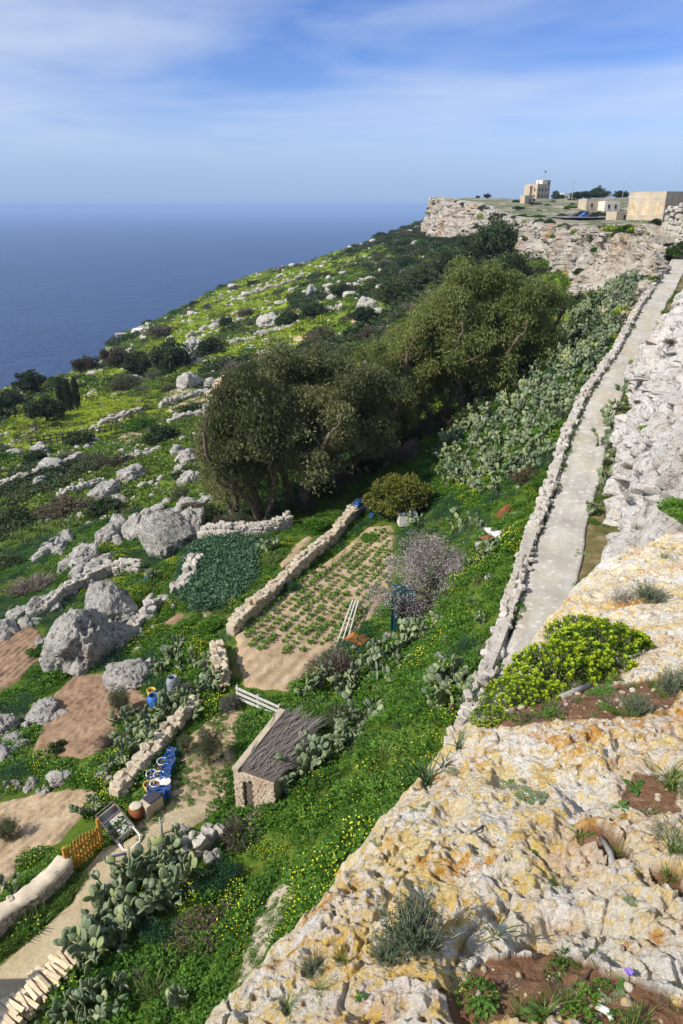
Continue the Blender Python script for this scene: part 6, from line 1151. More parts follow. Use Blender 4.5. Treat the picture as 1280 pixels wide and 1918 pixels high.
# ---------------------------------------------------------------- far end of the potato field
p = at(672, 968); r = thing('garden_table', 'small grey table at the far end of the field wall', 'table', p, 0.9); MB().box((0, 0, 0.72), (1.3, 0.6, 0.05)).build('tabletop', M['greywood'], r)
for sx in (-1, 1):
    for sy in (-1, 1): MB().box((sx * 0.58, sy * 0.24, 0.34), (0.06, 0.06, 0.72)).build('leg', M['greywood'], r)
r2 = thing('blue_barrel', 'blue barrel lying on the small garden table', 'barrel', p + np.array([0, 0.1, 0.98])); MB().lathe([(0.18, -0.4), (0.23, -0.36), (0.23, -0.05), (0.245, 0), (0.23, 0.05), (0.23, 0.36), (0.18, 0.4)], 18).build('body', M['blue'], r2, True); MB().lathe([(0.06, 0.4), (0.06, 0.43)], 10, (0.08, 0, 0)).build('cap', M['whitep'], r2); r2.rotation_euler = (math.pi / 2, 0, -0.6)
tag(MB().lathe([(0.001, 0), (0.16, 0), (0.2, 0.22), (0.19, 0.22), (0.14, 0.04)], 16, cap_top=False).build('white_basin', M['whitep'], None, True, loc=p + np.array([-0.25, -0.35, 0.75])), 'white basin on the near end of the garden table', 'basin')
p = at(762, 982); r = thing('storage_chest', 'grey lidded white chest beside the citrus tree', 'chest', p, 0.12); MB().box((0, 0, 0.42), (1.15, 0.75, 0.84)).build('body', M['whitep'], r); MB().box((0, 0, 0.87), (1.22, 0.82, 0.07)).build('lid', M['steel'], r); MB().box((0.05, 0.2, 0.915), (0.9, 0.35, 0.02)).build('cover_sheet', M['bluesheet'], r)
tag(MB().box((0, 0, 0.55), (0.95, 0.5, 0.02), (0.2, 0.1, 0)).bar((-0.4, 0.2, 0), (-0.4, 0.2, 0.6), 0.05).bar((0.4, 0.2, 0), (0.4, 0.2, 0.6), 0.05).bar((-0.4, -0.2, 0), (-0.4, -0.2, 0.5), 0.05).bar((0.4, -0.2, 0), (0.4, -0.2, 0.5), 0.05).build('blue_stand', M['blue'], loc=at(782, 955)), 'low stand under a blue sheet right of the citrus tree', 'stand')
can(696, 972, 'blue can under the left side of the citrus tree', None, False, 0.9)
for i, (a, b_) in enumerate(((680, 950), (688, 958), (694, 946))): tag(obj('white_sack', boulder_mesh('white_sack', 900 + i, 3, 0.3, M['whitep'], 0.7), None, at(a, b_) + np.array([0, 0, 0.15]), (0, 0, i), (0.3, 0.25, 0.3)), ['white sack left of the citrus tree, nearest the table', 'white sack under the citrus branches', 'white sack behind the others by the citrus tree'][i], 'sack')
# green shed with a small cypress, white rails and roof tiles
p = at(753, 1172); r = thing('green_shed', 'narrow shed covered in dark green netting under the almond tree', 'shed', p, -0.15); MB().box((0, 0, 0.95), (1.05, 0.85, 2.0)).build('cover', M['greencloth'], r); MB().box((0, 0, 1.98), (1.14, 0.95, 0.09)).build('roof', M['greencloth'], r)
for i, zz in enumerate((0.5, 1.0, 1.45)): MB().box((0.12, -0.44, zz), (0.7, 0.03, 0.05)).build('batten', M['darkp'], r)
for sx in (-1, 1): MB().box((sx * 0.5, -0.44, 0.95), (0.05, 0.05, 2.02)).build('post', M['greencloth'], r)
p = at(750, 1180); s = 1.7 / 4.1; c = thing('cypress', 'small brownish cypress in front of the green shed', 'tree', p + np.array([0, -0.3, 0]), 0, None, s); obj('trunk', CYP[0], c); obj('crown', CYP[1], c); c.scale = (s * 0.75, s * 0.75, s)
a_, b_ = at(636, 1222), at(662, 1160); r = thing('wooden_ladder', 'long white wooden ladder leaning beside the orange tiles', 'ladder', a_ + np.array([0, 0, 0.1]), math.atan2((b_ - a_)[1], (b_ - a_)[0])); Lr = float(np.hypot(*(b_ - a_)[:2])) + 0.5
for o_ in (-0.25, 0, 0.25): MB().bar((0, o_, 0), (Lr, o_ * 0.6, 0.75), 0.06, 0.05).build('rail', M['whitewood'], r)
for k in (0.1, 0.9): MB().bar((Lr * k, -0.27, 0.75 * k - 0.05), (Lr * k, 0.27, 0.75 * k - 0.05), 0.06, 0.04).build('cross_bar', M['greywood'], r)
p = at(668, 1205); r = thing('tile_stack', 'untidy stack of orange roof tiles at the field edge', 'tiles', p, 0.5); tm = MB().box((0, 0, 0), (0.75, 0.22, 0.06)).mesh('tile', M['tile'])
for i in range(14): obj('tile', tm, r, (rng.normal() * 0.12, (i % 4) * 0.26 - 0.4, 0.06 + 0.075 * (i // 4)), (rng.normal() * 0.06, rng.normal() * 0.06, 0.4 + rng.normal() * 0.15))
boulder(748, 1172, 20, 1.4, 'white stone between the tiles and the green shed'); boulder(728, 1195, 20, 0.7, 'long white stone behind the orange tiles')
# rubbish heap by the drum
for i, (a, b_, m, lb) in enumerate(((925, 1000, M['whitep'], 'white crumpled sack below the rusty drum'), (915, 1012, M['rust'], 'rusty scrap plate below the drum'), (935, 1006, M['whitep'], 'white plastic crate piece near the drum'), (905, 1024, M['boulder'], 'grey lump of rubble in the heap below the drum'), (925, 1030, M['wall_stone_tan'], 'tan slab of rock below the rubbish heap'))): tag(obj('scrap' if i < 3 else 'rubble', boulder_mesh('scrap', 920 + i, 3, 0.4, m, 0.5), None, at(a, b_) + np.array([0, 0, 0.12]), (0, 0.2, i), (0.45, 0.35, 0.3)), lb, 'scrap' if i < 3 else 'rubble')
# wooden enclosure and net frame on the far slope
p = at(135, 826); r = thing('wooden_enclosure', 'dark wooden trellis enclosure on the green slope at left', 'enclosure', p, 0.55)
for i in range(14): MB().box((-6 + i * 0.95, 0, 0.8), (0.18, 0.12, 1.8)).build('post', M['door_dark'], r)
for zz in (0.4, 0.9, 1.4): MB().box((0.1, 0.02, zz), (12.6, 0.08, 0.14)).build('rail', M['door_dark'], r)
p = at(490, 657); r = thing('net_frame', 'low green net frame over a plot on the mid slope', 'frame', p, 0.1)
for i in range(8): MB().tube([(-4 + i * 1.15, -0.8, 0), (-4 + i * 1.15, 0, 1.1), (-4 + i * 1.15, 0.8, 0)], 0.05, 5).build('hoop', M['greencloth'], r)
MB().box((0, 0, 1.12), (8.4, 0.1, 0.1)).build('ridge', M['greencloth'], r); MB().box((0, -0.55, 0.45), (8.4, 0.03, 0.7), (-0.6, 0, 0)).build('net', M['herb'], r)

# ---------------------------------------------------------------- buildings on the plateau
M['limewall'] = plain('weathered_limestone_wall', (0.45, 0.38, 0.28), 0.9, 0.1, 0.2, 0.5, 0.3, dirt=(0.36, 0.27, 0.17)); M['palewall'] = plain('pale_wall', (0.66, 0.61, 0.52), 0.9, 0.1, 0.12, 0.4, 0.1, dirt=(0.48, 0.40, 0.30)); M['glass'] = plain('dark_window', (0.02, 0.022, 0.028), 0.25, 0.5, 0.2, 2, 0); M['archstain'] = plain('stained_plaster', (0.50, 0.39, 0.25), 0.9, 0.1, 0.3, 0.8, 0.3, dirt=(0.62, 0.55, 0.44)); M['asphalt'] = plain('asphalt', (0.20, 0.20, 0.20), 0.9, 0.1, 0.2, 1, 0.2)
def px_site(px, t_):
    d = ray(px, 378); q = d * t_; return np.array((q[0], q[1], PLZ(q[0], q[1])))
def house(name, label, px, t_, dims, rz, m, wins, roof=0.25, lift=0.0):
    """wins: (face, along, z, w, h); face 0 looks at us, 1 looks left"""
    w, d, h = dims; r = thing(name, label, 'building', px_site(px, t_) - np.array([0, 0, 0.5 - lift]), rz); MB().box((0, 0, h / 2), (w, d, h)).build('wall', m, r)
    for s in (-1, 1): MB().box((0, s * (d / 2 - 0.12), h + roof / 2), (w, 0.24, roof)).build('parapet', m, r); MB().box((s * (w / 2 - 0.12), 0, h + roof / 2), (0.24, d - 0.48, roof)).build('parapet', m, r)
    for f, u_, z_, ww, wh in wins:
        c = (u_, -d / 2, z_) if f == 0 else (-w / 2, u_, z_); dd = (ww, 0.12, wh) if f == 0 else (0.12, ww, wh)
        wo_ = MB().box(c, dd).build('window', M['glass'], r); s_ = (ww + 0.3, 0.3, 0.14) if f == 0 else (0.3, ww + 0.3, 0.14); MB().box((c[0], c[1], c[2] - wh / 2 - 0.08), s_).build('sill', m, wo_)
    return r
W2 = lambda f, us, zs: [(f, u_, z_, 0.9, 1.6) for u_ in us for z_ in zs]
th_ = house('tower_house', 'square limestone tower house with dark windows and a flag on the far cliff', 1004, 400, (8, 9, 7.6), 0.5, M['limewall'], W2(0, (-2.4, 0, 2.4), (2.0, 5.2)) + W2(1, (-2.5, 0.5, 3), (2.0, 5.2)), 0.5)
MB().box((5.6, 1.5, 5.0), (4.6, 6.5, 10.6)).build('tower', M['limewall'], th_); MB().box((3.2, 0.0, 8.6), (4.0, 5.0, 3.0)).build('upper_storey', M['palewall'], th_); MB().box((-4.6, 1.6, 3.6), (2.6, 4.6, 7.3)).build('side_wing', M['limewall'], th_); MB().lathe([(0.7, 7.8), (0.7, 9.0), (0.35, 9.5), (0.02, 9.9)], 10, (-3.2, -3.6, 0)).build('turret', M['palewall'], th_)
for zz in (2.2, 5.4, 8.4):
    for u_ in (4.6, 6.6): wo_ = MB().box((u_, -1.76, zz), (0.9, 0.12, 1.5)).build('window', M['glass'], th_)
MB().box((5.6, 1.5, 12.6), (0.14, 0.14, 5.0)).build('flagpole', M['greywood'], th_); MB().box((6.5, 1.5, 14.6), (1.6, 0.04, 0.9), (0.2, 0.15, 0.3)).build('flag', M['bluesheet'], th_)
house('stone_hut', 'small beige hut on the plateau below the tower house', 986, 330, (4.5, 3.5, 3.6), 0.4, M['limewall'], [(0, 0.6, 1.4, 0.8, 1.8)])
house('white_house', 'white house far behind the tower house', 1062, 520, (11, 8, 5), 0.3, M['palewall'], W2(0, (-3, 0, 3), (2.6,)), 0.4)
house('low_house', 'tan low house left of the white one on the plateau', 1112, 300, (10, 7, 4.2), 0.2, M['limewall'], W2(0, (-2.5, 2.5), (2.0,))); house('low_house', 'white low house beside the tan one on the plateau', 1140, 296, (7, 7, 3.8), 0.2, M['palewall'], W2(0, (-1.5, 1.5), (2.0,)))
rn = house('old_battery', 'long weathered stone building with stained arches at the right picture edge', 1242, 195, (13, 12, 6.6), 0.5, M['limewall'], [], 0.5, 0.6)
for u_ in (-4, 0, 4):
    V = [(-6.54, u_ + 1.4, 1.2), (-6.54, u_ - 1.4, 1.2)] + [(-6.54, u_ - 1.4 * math.cos(a), 3.2 + 1.4 * math.sin(a)) for a in np.linspace(0, math.pi, 9)]
    MB().add(V + [(-6.4, y, z) for _, y, z in V], [list(range(len(V)))[::-1]] + [(i, (i + 1) % len(V), len(V) + (i + 1) % len(V), len(V) + i) for i in range(len(V))]).build('blocked_arch', M['archstain'], rn)
for zz in (5.6, 6.0): MB().box((-6.53, 0, zz), (0.1, 12.1, 0.12)).build('stone_course', M['palewall'], rn)
wn_ = MB().box((7.0, -3.0, 1.9), (0.12, 1.2, 0.9)).build('window', M['glass'], rn); MB().box((-3.2, 6, 6.3), (2.4, 2, 1.4)).build('stair_block', M['limewall'], rn)
house('stone_shed', 'low pale shed left of the long weathered building', 1162, 215, (5, 5, 2.6), 0.3, M['limewall'], [(0, 0.5, 1.3, 0.8, 1.2)])
# wall at the road head
wq = []
for px, t_ in ((1237, 81.5), (1262, 80.3), (1290, 79), (1330, 77)):
    d = ray(px, 455); q = d * t_; wq.append((q[0], q[1], q[2] - 2.0))
dry_wall('retaining_wall', 'tall grey dry stone wall at the head of the road', wq, 5.3, 0.9, 0.46, 0.34, 'wall_stone', 300)
# plateau trees
def ptree(px, t_, wm, kind, label, hf=1.0):
    p = px_site(px, t_); tk[0] += 1; tr, cr2, hh = RT_[kind][tk[0] % len(RT_[kind])]; s = wm / 3.6; r = thing('plateau_tree', label, 'tree', p, rng.uniform(0, 6)); r.scale = (s, s, s * hf); obj('trunk', tr, r); obj('crown', cr2, r)
for i, (px, t_, w, hf) in enumerate(((912, 430, 5, 0.8), (895, 430, 3, 0.7), (1040, 470, 6, 1.2), (1050, 500, 7, 0.7), (1088, 480, 7, 0.9), (1098, 450, 6, 0.9), (1118, 440, 9, 1.1), (1130, 430, 8, 0.8), (1158, 420, 7, 0.8), (1168, 420, 6, 0.9), (1105, 420, 12, 0.5), (1080, 430, 10, 0.5))): ptree(px, t_, w, 'dark', ['lone dark tree at the left end of the far plateau', 'low bush at the left end of the far plateau', 'pointed tree just right of the tower house', 'low tree in front of the white house', 'dark tree left of the tallest plateau tree', 'dark tree adjoining the tallest plateau tree', 'tallest dark tree on the plateau skyline', 'broad tree right of the tallest plateau tree', 'dark tree above the white low house', 'dark tree beside the long weathered building', 'dark scrub under the tallest plateau tree', 'dark scrub right of the white house'][i], hf)
SVh = SV['dark']
for i in range(9):
    p = px_site(1095 + i * 9, 240 + 3 * math.sin(i)); tag(obj('hedge_bush', SVh[i % 3], None, p, (0, 0, i), (2.4, 2.2, 1.8)), 'dark bush in the hedge below the low houses', 'bush', 'bushes of the plateau hedge')
for i in range(26):
    px = rng.uniform(960, 1110); t_ = rng.uniform(240, 390); p = px_site(px, t_); s = rng.uniform(0.8, 2.0); tag(obj('plateau_bush', SV[('dark', 'olive', 'green')[i % 3]][i % 2], None, p, (0, 0, i), (s * 1.4, s * 1.4, s * 0.6)), 'low scrub bush on the stony plateau below the tower house', 'bush', 'scrub on the plateau')
for i, (px, t_, k) in enumerate(((1150, 88, 'spurge'), (1178, 86, 'green'), (1200, 84, 'spurge'), (1222, 83, 'green'), (1165, 92, 'green'))):
    d = ray(px, 392); q = d * t_; tag(obj('clifftop_bush', SV[k][i % 2], None, (q[0], q[1], PLZ(q[0], q[1]) - 0.2), (0, 0, i), (1.5, 1.3, 0.9)), ['yellow green bush at the left end of the outcrop top', 'green bush left of the middle on the outcrop top', 'yellow green bush in the middle of the outcrop top', 'green bush at the right end of the outcrop top', 'green bush at the back of the outcrop top'][i], 'bush')
for i, (px, t_, h) in enumerate(((1071, 330, 9), (1140, 280, 8), (1165, 400, 8))): 
    p = px_site(px, t_); r = thing('utility_pole', ['wooden utility pole right of the tower house', 'utility pole beside the white low house', 'utility pole at the skyline near the long building'][i], 'pole', p); MB().tube([(0, 0, -0.5), (0, 0, h)], [0.16, 0.1], 8).build('shaft', M['greywood'], r); MB().box((0, 0, h - 0.5), (1.6, 0.12, 0.12)).build('crossarm', M['greywood'], r)
# car park and cars
c0_ = px_site(1075, 238); cp_ = MB().box((0, 0, 0), (22, 40, 0.3)).build('car_park', M['asphalt'], loc=c0_ + np.array([4, 0, 0.35])); struct(cp_)
def car(px, t_, m, label, rz):
    p = px_site(px, t_) + np.array([0, 0, 0.55]); r = thing('parked_car', label, 'car', p, rz); mb = MB(); prof = [(-2.0, 0.35), (-2.0, 0.8), (-1.1, 0.95), (-0.6, 1.45), (0.9, 1.45), (1.5, 0.95), (2.0, 0.85), (2.0, 0.35)]
    mb.add([(x, -0.8, z) for x, z in prof] + [(x, 0.8, z) for x, z in prof], [list(range(7, -1, -1)), list(range(8, 16))] + [(i, (i + 1) % 8, 8 + (i + 1) % 8, 8 + i) for i in range(8)]); mb.build('body', m, r)
    for s in (-1, 1): MB().add([(-0.95, s * 0.806, 0.97), (-0.55, s * 0.806, 1.38), (0.85, s * 0.806, 1.38), (1.3, s * 0.806, 0.97)], [(0, 1, 2, 3)]).build('window', M['glass'], r)
    for sx in (-1.25, 1.25):
        for s in (-1, 1): o = MB().lathe([(0.001, -0.1), (0.32, -0.1), (0.32, 0.1), (0.001, 0.1)], 14).build('wheel', M['darkp'], r); o.location = (sx, s * 0.76, 0.32); o.rotation_euler = (math.pi / 2, 0, 0)
car(1100, 225, M['blue'], 'bright blue car parked on the plateau', 0.4); car(1086, 228, M['slate'], 'dark car parked left of the blue car', 0.4); car(1112, 222, M['slate'], 'dark car parked right of the blue car', 0.4)
# ruin on the far slope skyline and small hut on the headland
p = at(738, 432); r = thing('ruined_hut', 'small ruined stone hut on the far slope skyline', 'ruin', p, 0.5); MB().box((0, -1.4, 1.3), (4, 0.5, 2.8)).box((-1.75, 0, 1.0), (0.5, 2.3, 2.2)).box((1.75, 0, 1.4), (0.5, 2.3, 3.0)).box((0, 1.4, 1.0), (4, 0.5, 2.2)).build('wall', M['limewall'], r); MB().box((0.4, -1.66, 0.9), (0.9, 0.05, 1.7)).build('doorway', M['glass'], r)
p = at(228, 634); r = thing('headland_hut', 'tiny grey hut on the headland above the sea', 'hut', p, 0.4); MB().box((0, 0, 1.0), (5, 3.5, 2.4)).build('wall', M['boulder'], r); MB().box((0, 0, 2.3), (5.3, 3.8, 0.2)).build('roof', M['cement'], r); MB().box((0.5, -1.76, 0.9), (1.0, 0.05, 1.6)).build('doorway', M['glass'], r)
M['whiterock'] = rock_material('white_scree', (0.62, 0.60, 0.55), (0.74, 0.72, 0.67), (0.6, 0.55, 0.45), (0.35, 0.33, 0.3), 0.4)
for q in ([(246, 622), (262, 612), (280, 610), (278, 624), (270, 640), (262, 636), (266, 624)],): drape('white_scree', np.array([p_[:2] for p_ in atp(q)]), 0.5, 0.4, M['whiterock'], 0, 0, 1, 0.5, 0.8)

# bushes rooted on the ledges of the cliff
G = o_grid['cliff']; ix = [i for i in range(G.shape[0]) if 66 < G[i, 0, 1] < 440]
for i in range(64):
    a = ix[int(rng.integers(0, len(ix)))]; b = int(rng.integers(30, 165)) if i < 44 else int(rng.integers(160, 172)); q = G[a, b]; s = rng.uniform(0.4, 0.95) * (0.7 + q[1] / 190); kd = ('green', 'dark', 'olive', 'spurge', 'dark', 'bare')[i % 6]
    tag(obj('cliff_bush', SV[kd][i % 2], None, q - np.array([0, 0, 0.25 * s]), (0, 0, i), (s * 1.2, s, s * 0.9)), 'small bush clinging to a ledge of the limestone cliff', 'bush', 'bushes on the cliff ledges')
G = o_grid['roadside_cliff']
for i in range(28):
    a = int(rng.integers(120, 560)); b = int(rng.integers(60, 200)); q = G[a, b]; s = rng.uniform(0.16, 0.45); kd = ('green', 'spurge', 'olive', 'bare')[i % 4]
    tag(obj('cliff_tuft', SV[kd][i % 2], None, q - np.array([0, 0, 0.1 * s]), (0, 0, i), (s * 1.4, s, s * 0.7)), 'small tuft growing on the white roadside cliff', 'bush', 'tufts on the roadside cliff')

for i, (px, py, t_, s, kd, lb) in enumerate(((1262, 470, 78.5, 1.2, 'green', 'green bush at the foot of the tall wall beside the road head'), (1246, 470, 79.5, 1.0, 'dark', 'dark bush left of the green one at the road head'), (1280, 464, 77.5, 1.2, 'dark', 'dark bush at the right picture edge under the tall wall'), (1236, 478, 80, 1.0, 'green', 'small green bush where the road meets the outcrop'))):
    q = ray(px, py) * t_; tag(obj('bush', SV[kd][i % 2], None, q - np.array([0, 0, 0.6]), (0, 0, i), (s, s, s)), lb, 'bush')

# ---------------------------------------------------------------- plants on the cliff top
def spurge_mesh(seed, heads=210, R=0.5, H=0.30):
    g = np.random.default_rng(seed); P0, P1 = [], []; mb = MB()
    for k in range(heads):
        a = g.uniform(0, 6.28); q = math.sqrt(g.random()) * R; c = np.array([q * math.cos(a), q * math.sin(a), H * (1 - (q / R) ** 2 * 0.85) * g.uniform(0.82, 1.05) + 0.02]); up = unit(np.array([c[0], c[1], 0.35]) * 0.8 + np.array([0, 0, 0.6])); t1 = unit(np.cross(up, np.array([0.3, 0.8, 0.1]))); t2 = np.cross(up, t1)
        n = 12; an = np.arange(n) * 2.4 + g.random(); el = np.linspace(0.05, 0.8, n)[:, None]; D = (np.cos(an)[:, None] * t1 + np.sin(an)[:, None] * t2) * (1 - el * 0.5) + up * el; P0.append((c + up * np.linspace(-0.035, -0.005, n)[:, None], D, np.tile(up, (n, 1))))
        n = 11; an = np.arange(n) * 2.4 + g.random(); el = np.linspace(0.15, 1.1, n)[:, None]; D = (np.cos(an)[:, None] * t1 + np.sin(an)[:, None] * t2) + up * el; P1.append((c + up * g.uniform(0, 0.018, (n, 1)), D, np.tile(up, (n, 1))))
        if k % 2 == 0: mb.tube([(g.normal() * 0.05, g.normal() * 0.05, -0.05), tuple(c * np.array([0.6, 0.6, 0.45])), tuple(c - up * 0.03)], [0.010, 0.006, 0.004], 4, False)
    parts = []
    for i, Pk in enumerate((P0, P1)):
        C, D, U = [np.vstack([q[j] for q in Pk]) for j in range(3)]; V, F = leafquads(C, D, U + g.normal(size=U.shape) * 0.3, (0.045 if i == 0 else 0.026) * g.uniform(0.7, 1.2, len(C)), (0.012 if i == 0 else 0.020), 0.12); parts.append((V, F, np.clip(np.repeat(g.random(len(Pk)), len(C) // len(Pk)) * 0.5 + g.random(len(C)) * 0.5, 0, 1), i))
    # inner darker leaves
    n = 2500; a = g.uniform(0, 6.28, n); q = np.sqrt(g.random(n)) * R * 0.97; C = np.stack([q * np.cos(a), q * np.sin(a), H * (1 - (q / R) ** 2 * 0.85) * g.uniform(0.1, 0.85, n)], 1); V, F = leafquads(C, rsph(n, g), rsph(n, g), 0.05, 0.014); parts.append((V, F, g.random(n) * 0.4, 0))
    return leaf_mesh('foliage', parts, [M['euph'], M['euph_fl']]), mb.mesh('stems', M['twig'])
SPG = [spurge_mesh(1000 + i) for i in range(3)]
def fg_spurge(px, py, wpx, label, v, hf=1.0):
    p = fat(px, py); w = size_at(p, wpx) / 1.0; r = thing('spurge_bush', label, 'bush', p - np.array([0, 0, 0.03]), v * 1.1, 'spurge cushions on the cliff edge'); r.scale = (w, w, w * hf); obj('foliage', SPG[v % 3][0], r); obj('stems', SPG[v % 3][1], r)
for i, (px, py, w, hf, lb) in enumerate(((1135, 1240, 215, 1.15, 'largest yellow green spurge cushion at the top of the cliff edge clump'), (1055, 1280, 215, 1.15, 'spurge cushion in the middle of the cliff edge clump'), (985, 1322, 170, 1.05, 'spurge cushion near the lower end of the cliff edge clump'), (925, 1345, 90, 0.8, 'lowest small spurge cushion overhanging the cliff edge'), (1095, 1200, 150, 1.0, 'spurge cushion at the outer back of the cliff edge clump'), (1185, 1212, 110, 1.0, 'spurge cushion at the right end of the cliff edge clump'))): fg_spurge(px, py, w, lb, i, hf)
def heath_mesh(seed, ns=210, R=0.5, H=0.55, L=0.045, Wd=0.009, nl=26, up=0.55, m='fgheath', stem=0.006):
    g = np.random.default_rng(seed); parts = []; Cs, Ds = [], []; mb = MB()
    for k in range(ns):
        a = g.uniform(0, 6.28); lean = g.uniform(0.05, 1.15); d = unit(np.array([math.cos(a) * lean, math.sin(a) * lean, up + g.random() * 0.5])); q = np.array([g.normal() * 0.08, g.normal() * 0.08, 0.0]); Ln = H * g.uniform(0.55, 1.1); pts = [q]
        for i in range(5): d = unit(d + g.normal(size=3) * 0.13 + np.array([0, 0, 0.10])); q = q + d * Ln / 5; pts.append(q)
        pts = np.array(pts); mb.tube(pts, [stem, stem * 0.8, stem * 0.7, stem * 0.6, stem * 0.5, stem * 0.4], 3, False); t_ = g.uniform(0.8, 5, nl); i0 = np.minimum(t_.astype(int), 4); f = (t_ - i0)[:, None]; Cs.append(pts[i0] * (1 - f) + pts[i0 + 1] * f); Ds.append(unit(pts[i0 + 1] - pts[i0]) * 0.8 + rsph(nl, g) * 0.75)
    C, D = np.vstack(Cs), np.vstack(Ds); V, F = leafquads(C, D, rsph(len(C), g), L * g.uniform(0.7, 1.3, len(C)), Wd, 0.08); return leaf_mesh('foliage', [(V, F, np.clip(np.repeat(g.random(ns), nl) * 0.5 + g.random(len(C)) * 0.5, 0, 1), 0)], [M[m]]), mb.mesh('stems', M['paletwig'])
M['fgheath'] = leafmat('grey_green_leaf', [(0.035, 0.072, 0.03), (0.07, 0.12, 0.05), (0.13, 0.18, 0.095)], 0.15); M['paletwig'] = plain('pale_stem', (0.30, 0.28, 0.23), 0.9, 0.1, 0.3, 8, 0.1); M['violet'] = plain('violet_petal', (0.28, 0.16, 0.62), 0.5, 0.2, 0.1, 9, 0)
HE = [heath_mesh(1100 + i) for i in range(2)]; HD = heath_mesh(1110, 110, 0.5, 0.5, 0.03, 0.006, 8, 0.4, 'twig'); HG = heath_mesh(1120, 60, 0.5, 0.5, 0.05, 0.010, 16, 0.5, 'bright')
def tuft(px, py, wpx, label, mesh, hf=1.0, name='low_shrub', cat='shrub', group=None):
    p = fat(px, py); w = size_at(p, wpx); r = thing(name, label, cat, p - np.array([0, 0, 0.01]), rng.uniform(0, 6.28), group); r.scale = (w, w, w * hf); obj('foliage', mesh[0], r); obj('stems', mesh[1], r)
tuft(775, 1765, 190, 'largest grey green shrub on the near rock ledge', HE[0], 1.0); tuft(725, 1800, 105, 'smaller grey green shrub at the lower left of the largest one', HE[1], 0.9); tuft(1262, 1295, 100, 'grey green shrub at the right edge behind the ledge', HE[1], 0.9); tuft(1195, 1335, 95, 'grey green shrub between pale rocks behind the ledge', HE[0], 0.7); tuft(1165, 1125, 95, 'dry grey shrub on the middle ledge', HD, 0.7); tuft(1215, 1120, 90, 'green shrub beside the dry grey one on the middle ledge', HE[1], 0.6); tuft(1240, 1560, 110, 'dry twiggy shrub at the right edge of the near ledge', HD, 0.5)
tuft(590, 1820, 80, 'thin green tuft near the lower left edge of the ledge', HE[1], 0.8); tuft(525, 1880, 44, 'small grey succulent tuft on the lower left rock', HE[0], 0.6); tuft(655, 1640, 40, 'reddish dry tuft on the outer ledge edge', HD, 1.0); tuft(1245, 1045, 40, 'small green tuft on the far ledge', HG, 0.6); tuft(1195, 990, 36, 'green tuft at the back of the far ledge', HG, 0.6)
def rosettes(seed, k=9):
    g = np.random.default_rng(seed); parts = []
    for j in range(k):
        c = np.array([g.normal() * 0.3, g.normal() * 0.3, 0.08 + g.random() * 0.08]); n = 22; an = np.arange(n) * 2.4; el = np.linspace(0.1, 1.6, n); D = np.stack([np.cos(an), np.sin(an), el], 1); V, F = leafquads(np.tile(c, (n, 1)), D, np.array([0, 0, 1.0]), np.linspace(0.24, 0.12, n), 0.075, 0.2); parts.append((V, F, np.clip(g.random() * 0.6 + g.random(n) * 0.4, 0, 1), 0))
    return leaf_mesh('rosette', parts, [M['rosette']])
RO = [rosettes(1200 + i) for i in range(3)]
for i, (px, py, w, lb) in enumerate(((992, 1497, 62, 'largest grey succulent rosette cluster on the near ledge'), (792, 1520, 34, 'succulent rosette near the outer edge of the ledge'), (783, 1556, 26, 'small succulent rosette below the edge one'), (848, 1448, 30, 'succulent tuft high on the outer rim'), (800, 1478, 26, 'succulent tuft on the rim beside the long leaves'), (960, 1478, 40, 'green succulent cluster left of the largest rosettes'), (1180, 1690, 30, 'succulent tuft in the hollow at right'), (1150, 1875, 44, 'grey rosette beside the violet flowered plant'), (1090, 1040, 26, 'reddish succulent on the far ledge'), (705, 1580, 24, 'succulent at the left rim of the ledge'))):
    p = fat(px, py); w_ = size_at(p, w); tag(obj('succulent', RO[i % 3], None, p, (0, 0, i), (w_, w_, w_ * 0.8)), lb, 'succulent')
def broad(seed, n=9, L=0.5, Wd=0.2, flower=False):
    g = np.random.default_rng(seed); an = np.arange(n) * 2.4 + g.random(n) * 0.5; V0 = []; F0 = []; R = []
    for k in range(n):
        d = np.array([math.cos(an[k]), math.sin(an[k]), 0.0]); s_ = np.array([-d[1], d[0], 0]); l = L * g.uniform(0.6, 1.1); b = len(V0); hgt = g.uniform(0.1, 0.35)
        prof = [(0, 0.02, 0), (0.25, 0.16, 0.6), (0.55, 0.5, 1.0), (0.8, 0.42, 0.9), (1.0, 0.02, 0.55)]
        for u_, ww, hz_ in prof:
            for sgn in (-1, 0, 1): V0.append(d * u_ * l + s_ * sgn * ww * Wd + np.array([0, 0, hz_ * hgt * l + (0.03 * l if sgn else 0)]))
        for i in range(4):
            for j in range(2): F0.append((b + i * 3 + j, b + i * 3 + j + 1, b + (i + 1) * 3 + j + 1, b + (i + 1) * 3 + j)); R.append(g.random())
    return leaf_mesh('leaves', [(np.array(V0), np.array(F0), np.array(R), 0)], [M['bright']])
BRD = [broad(1300 + i) for i in range(3)]
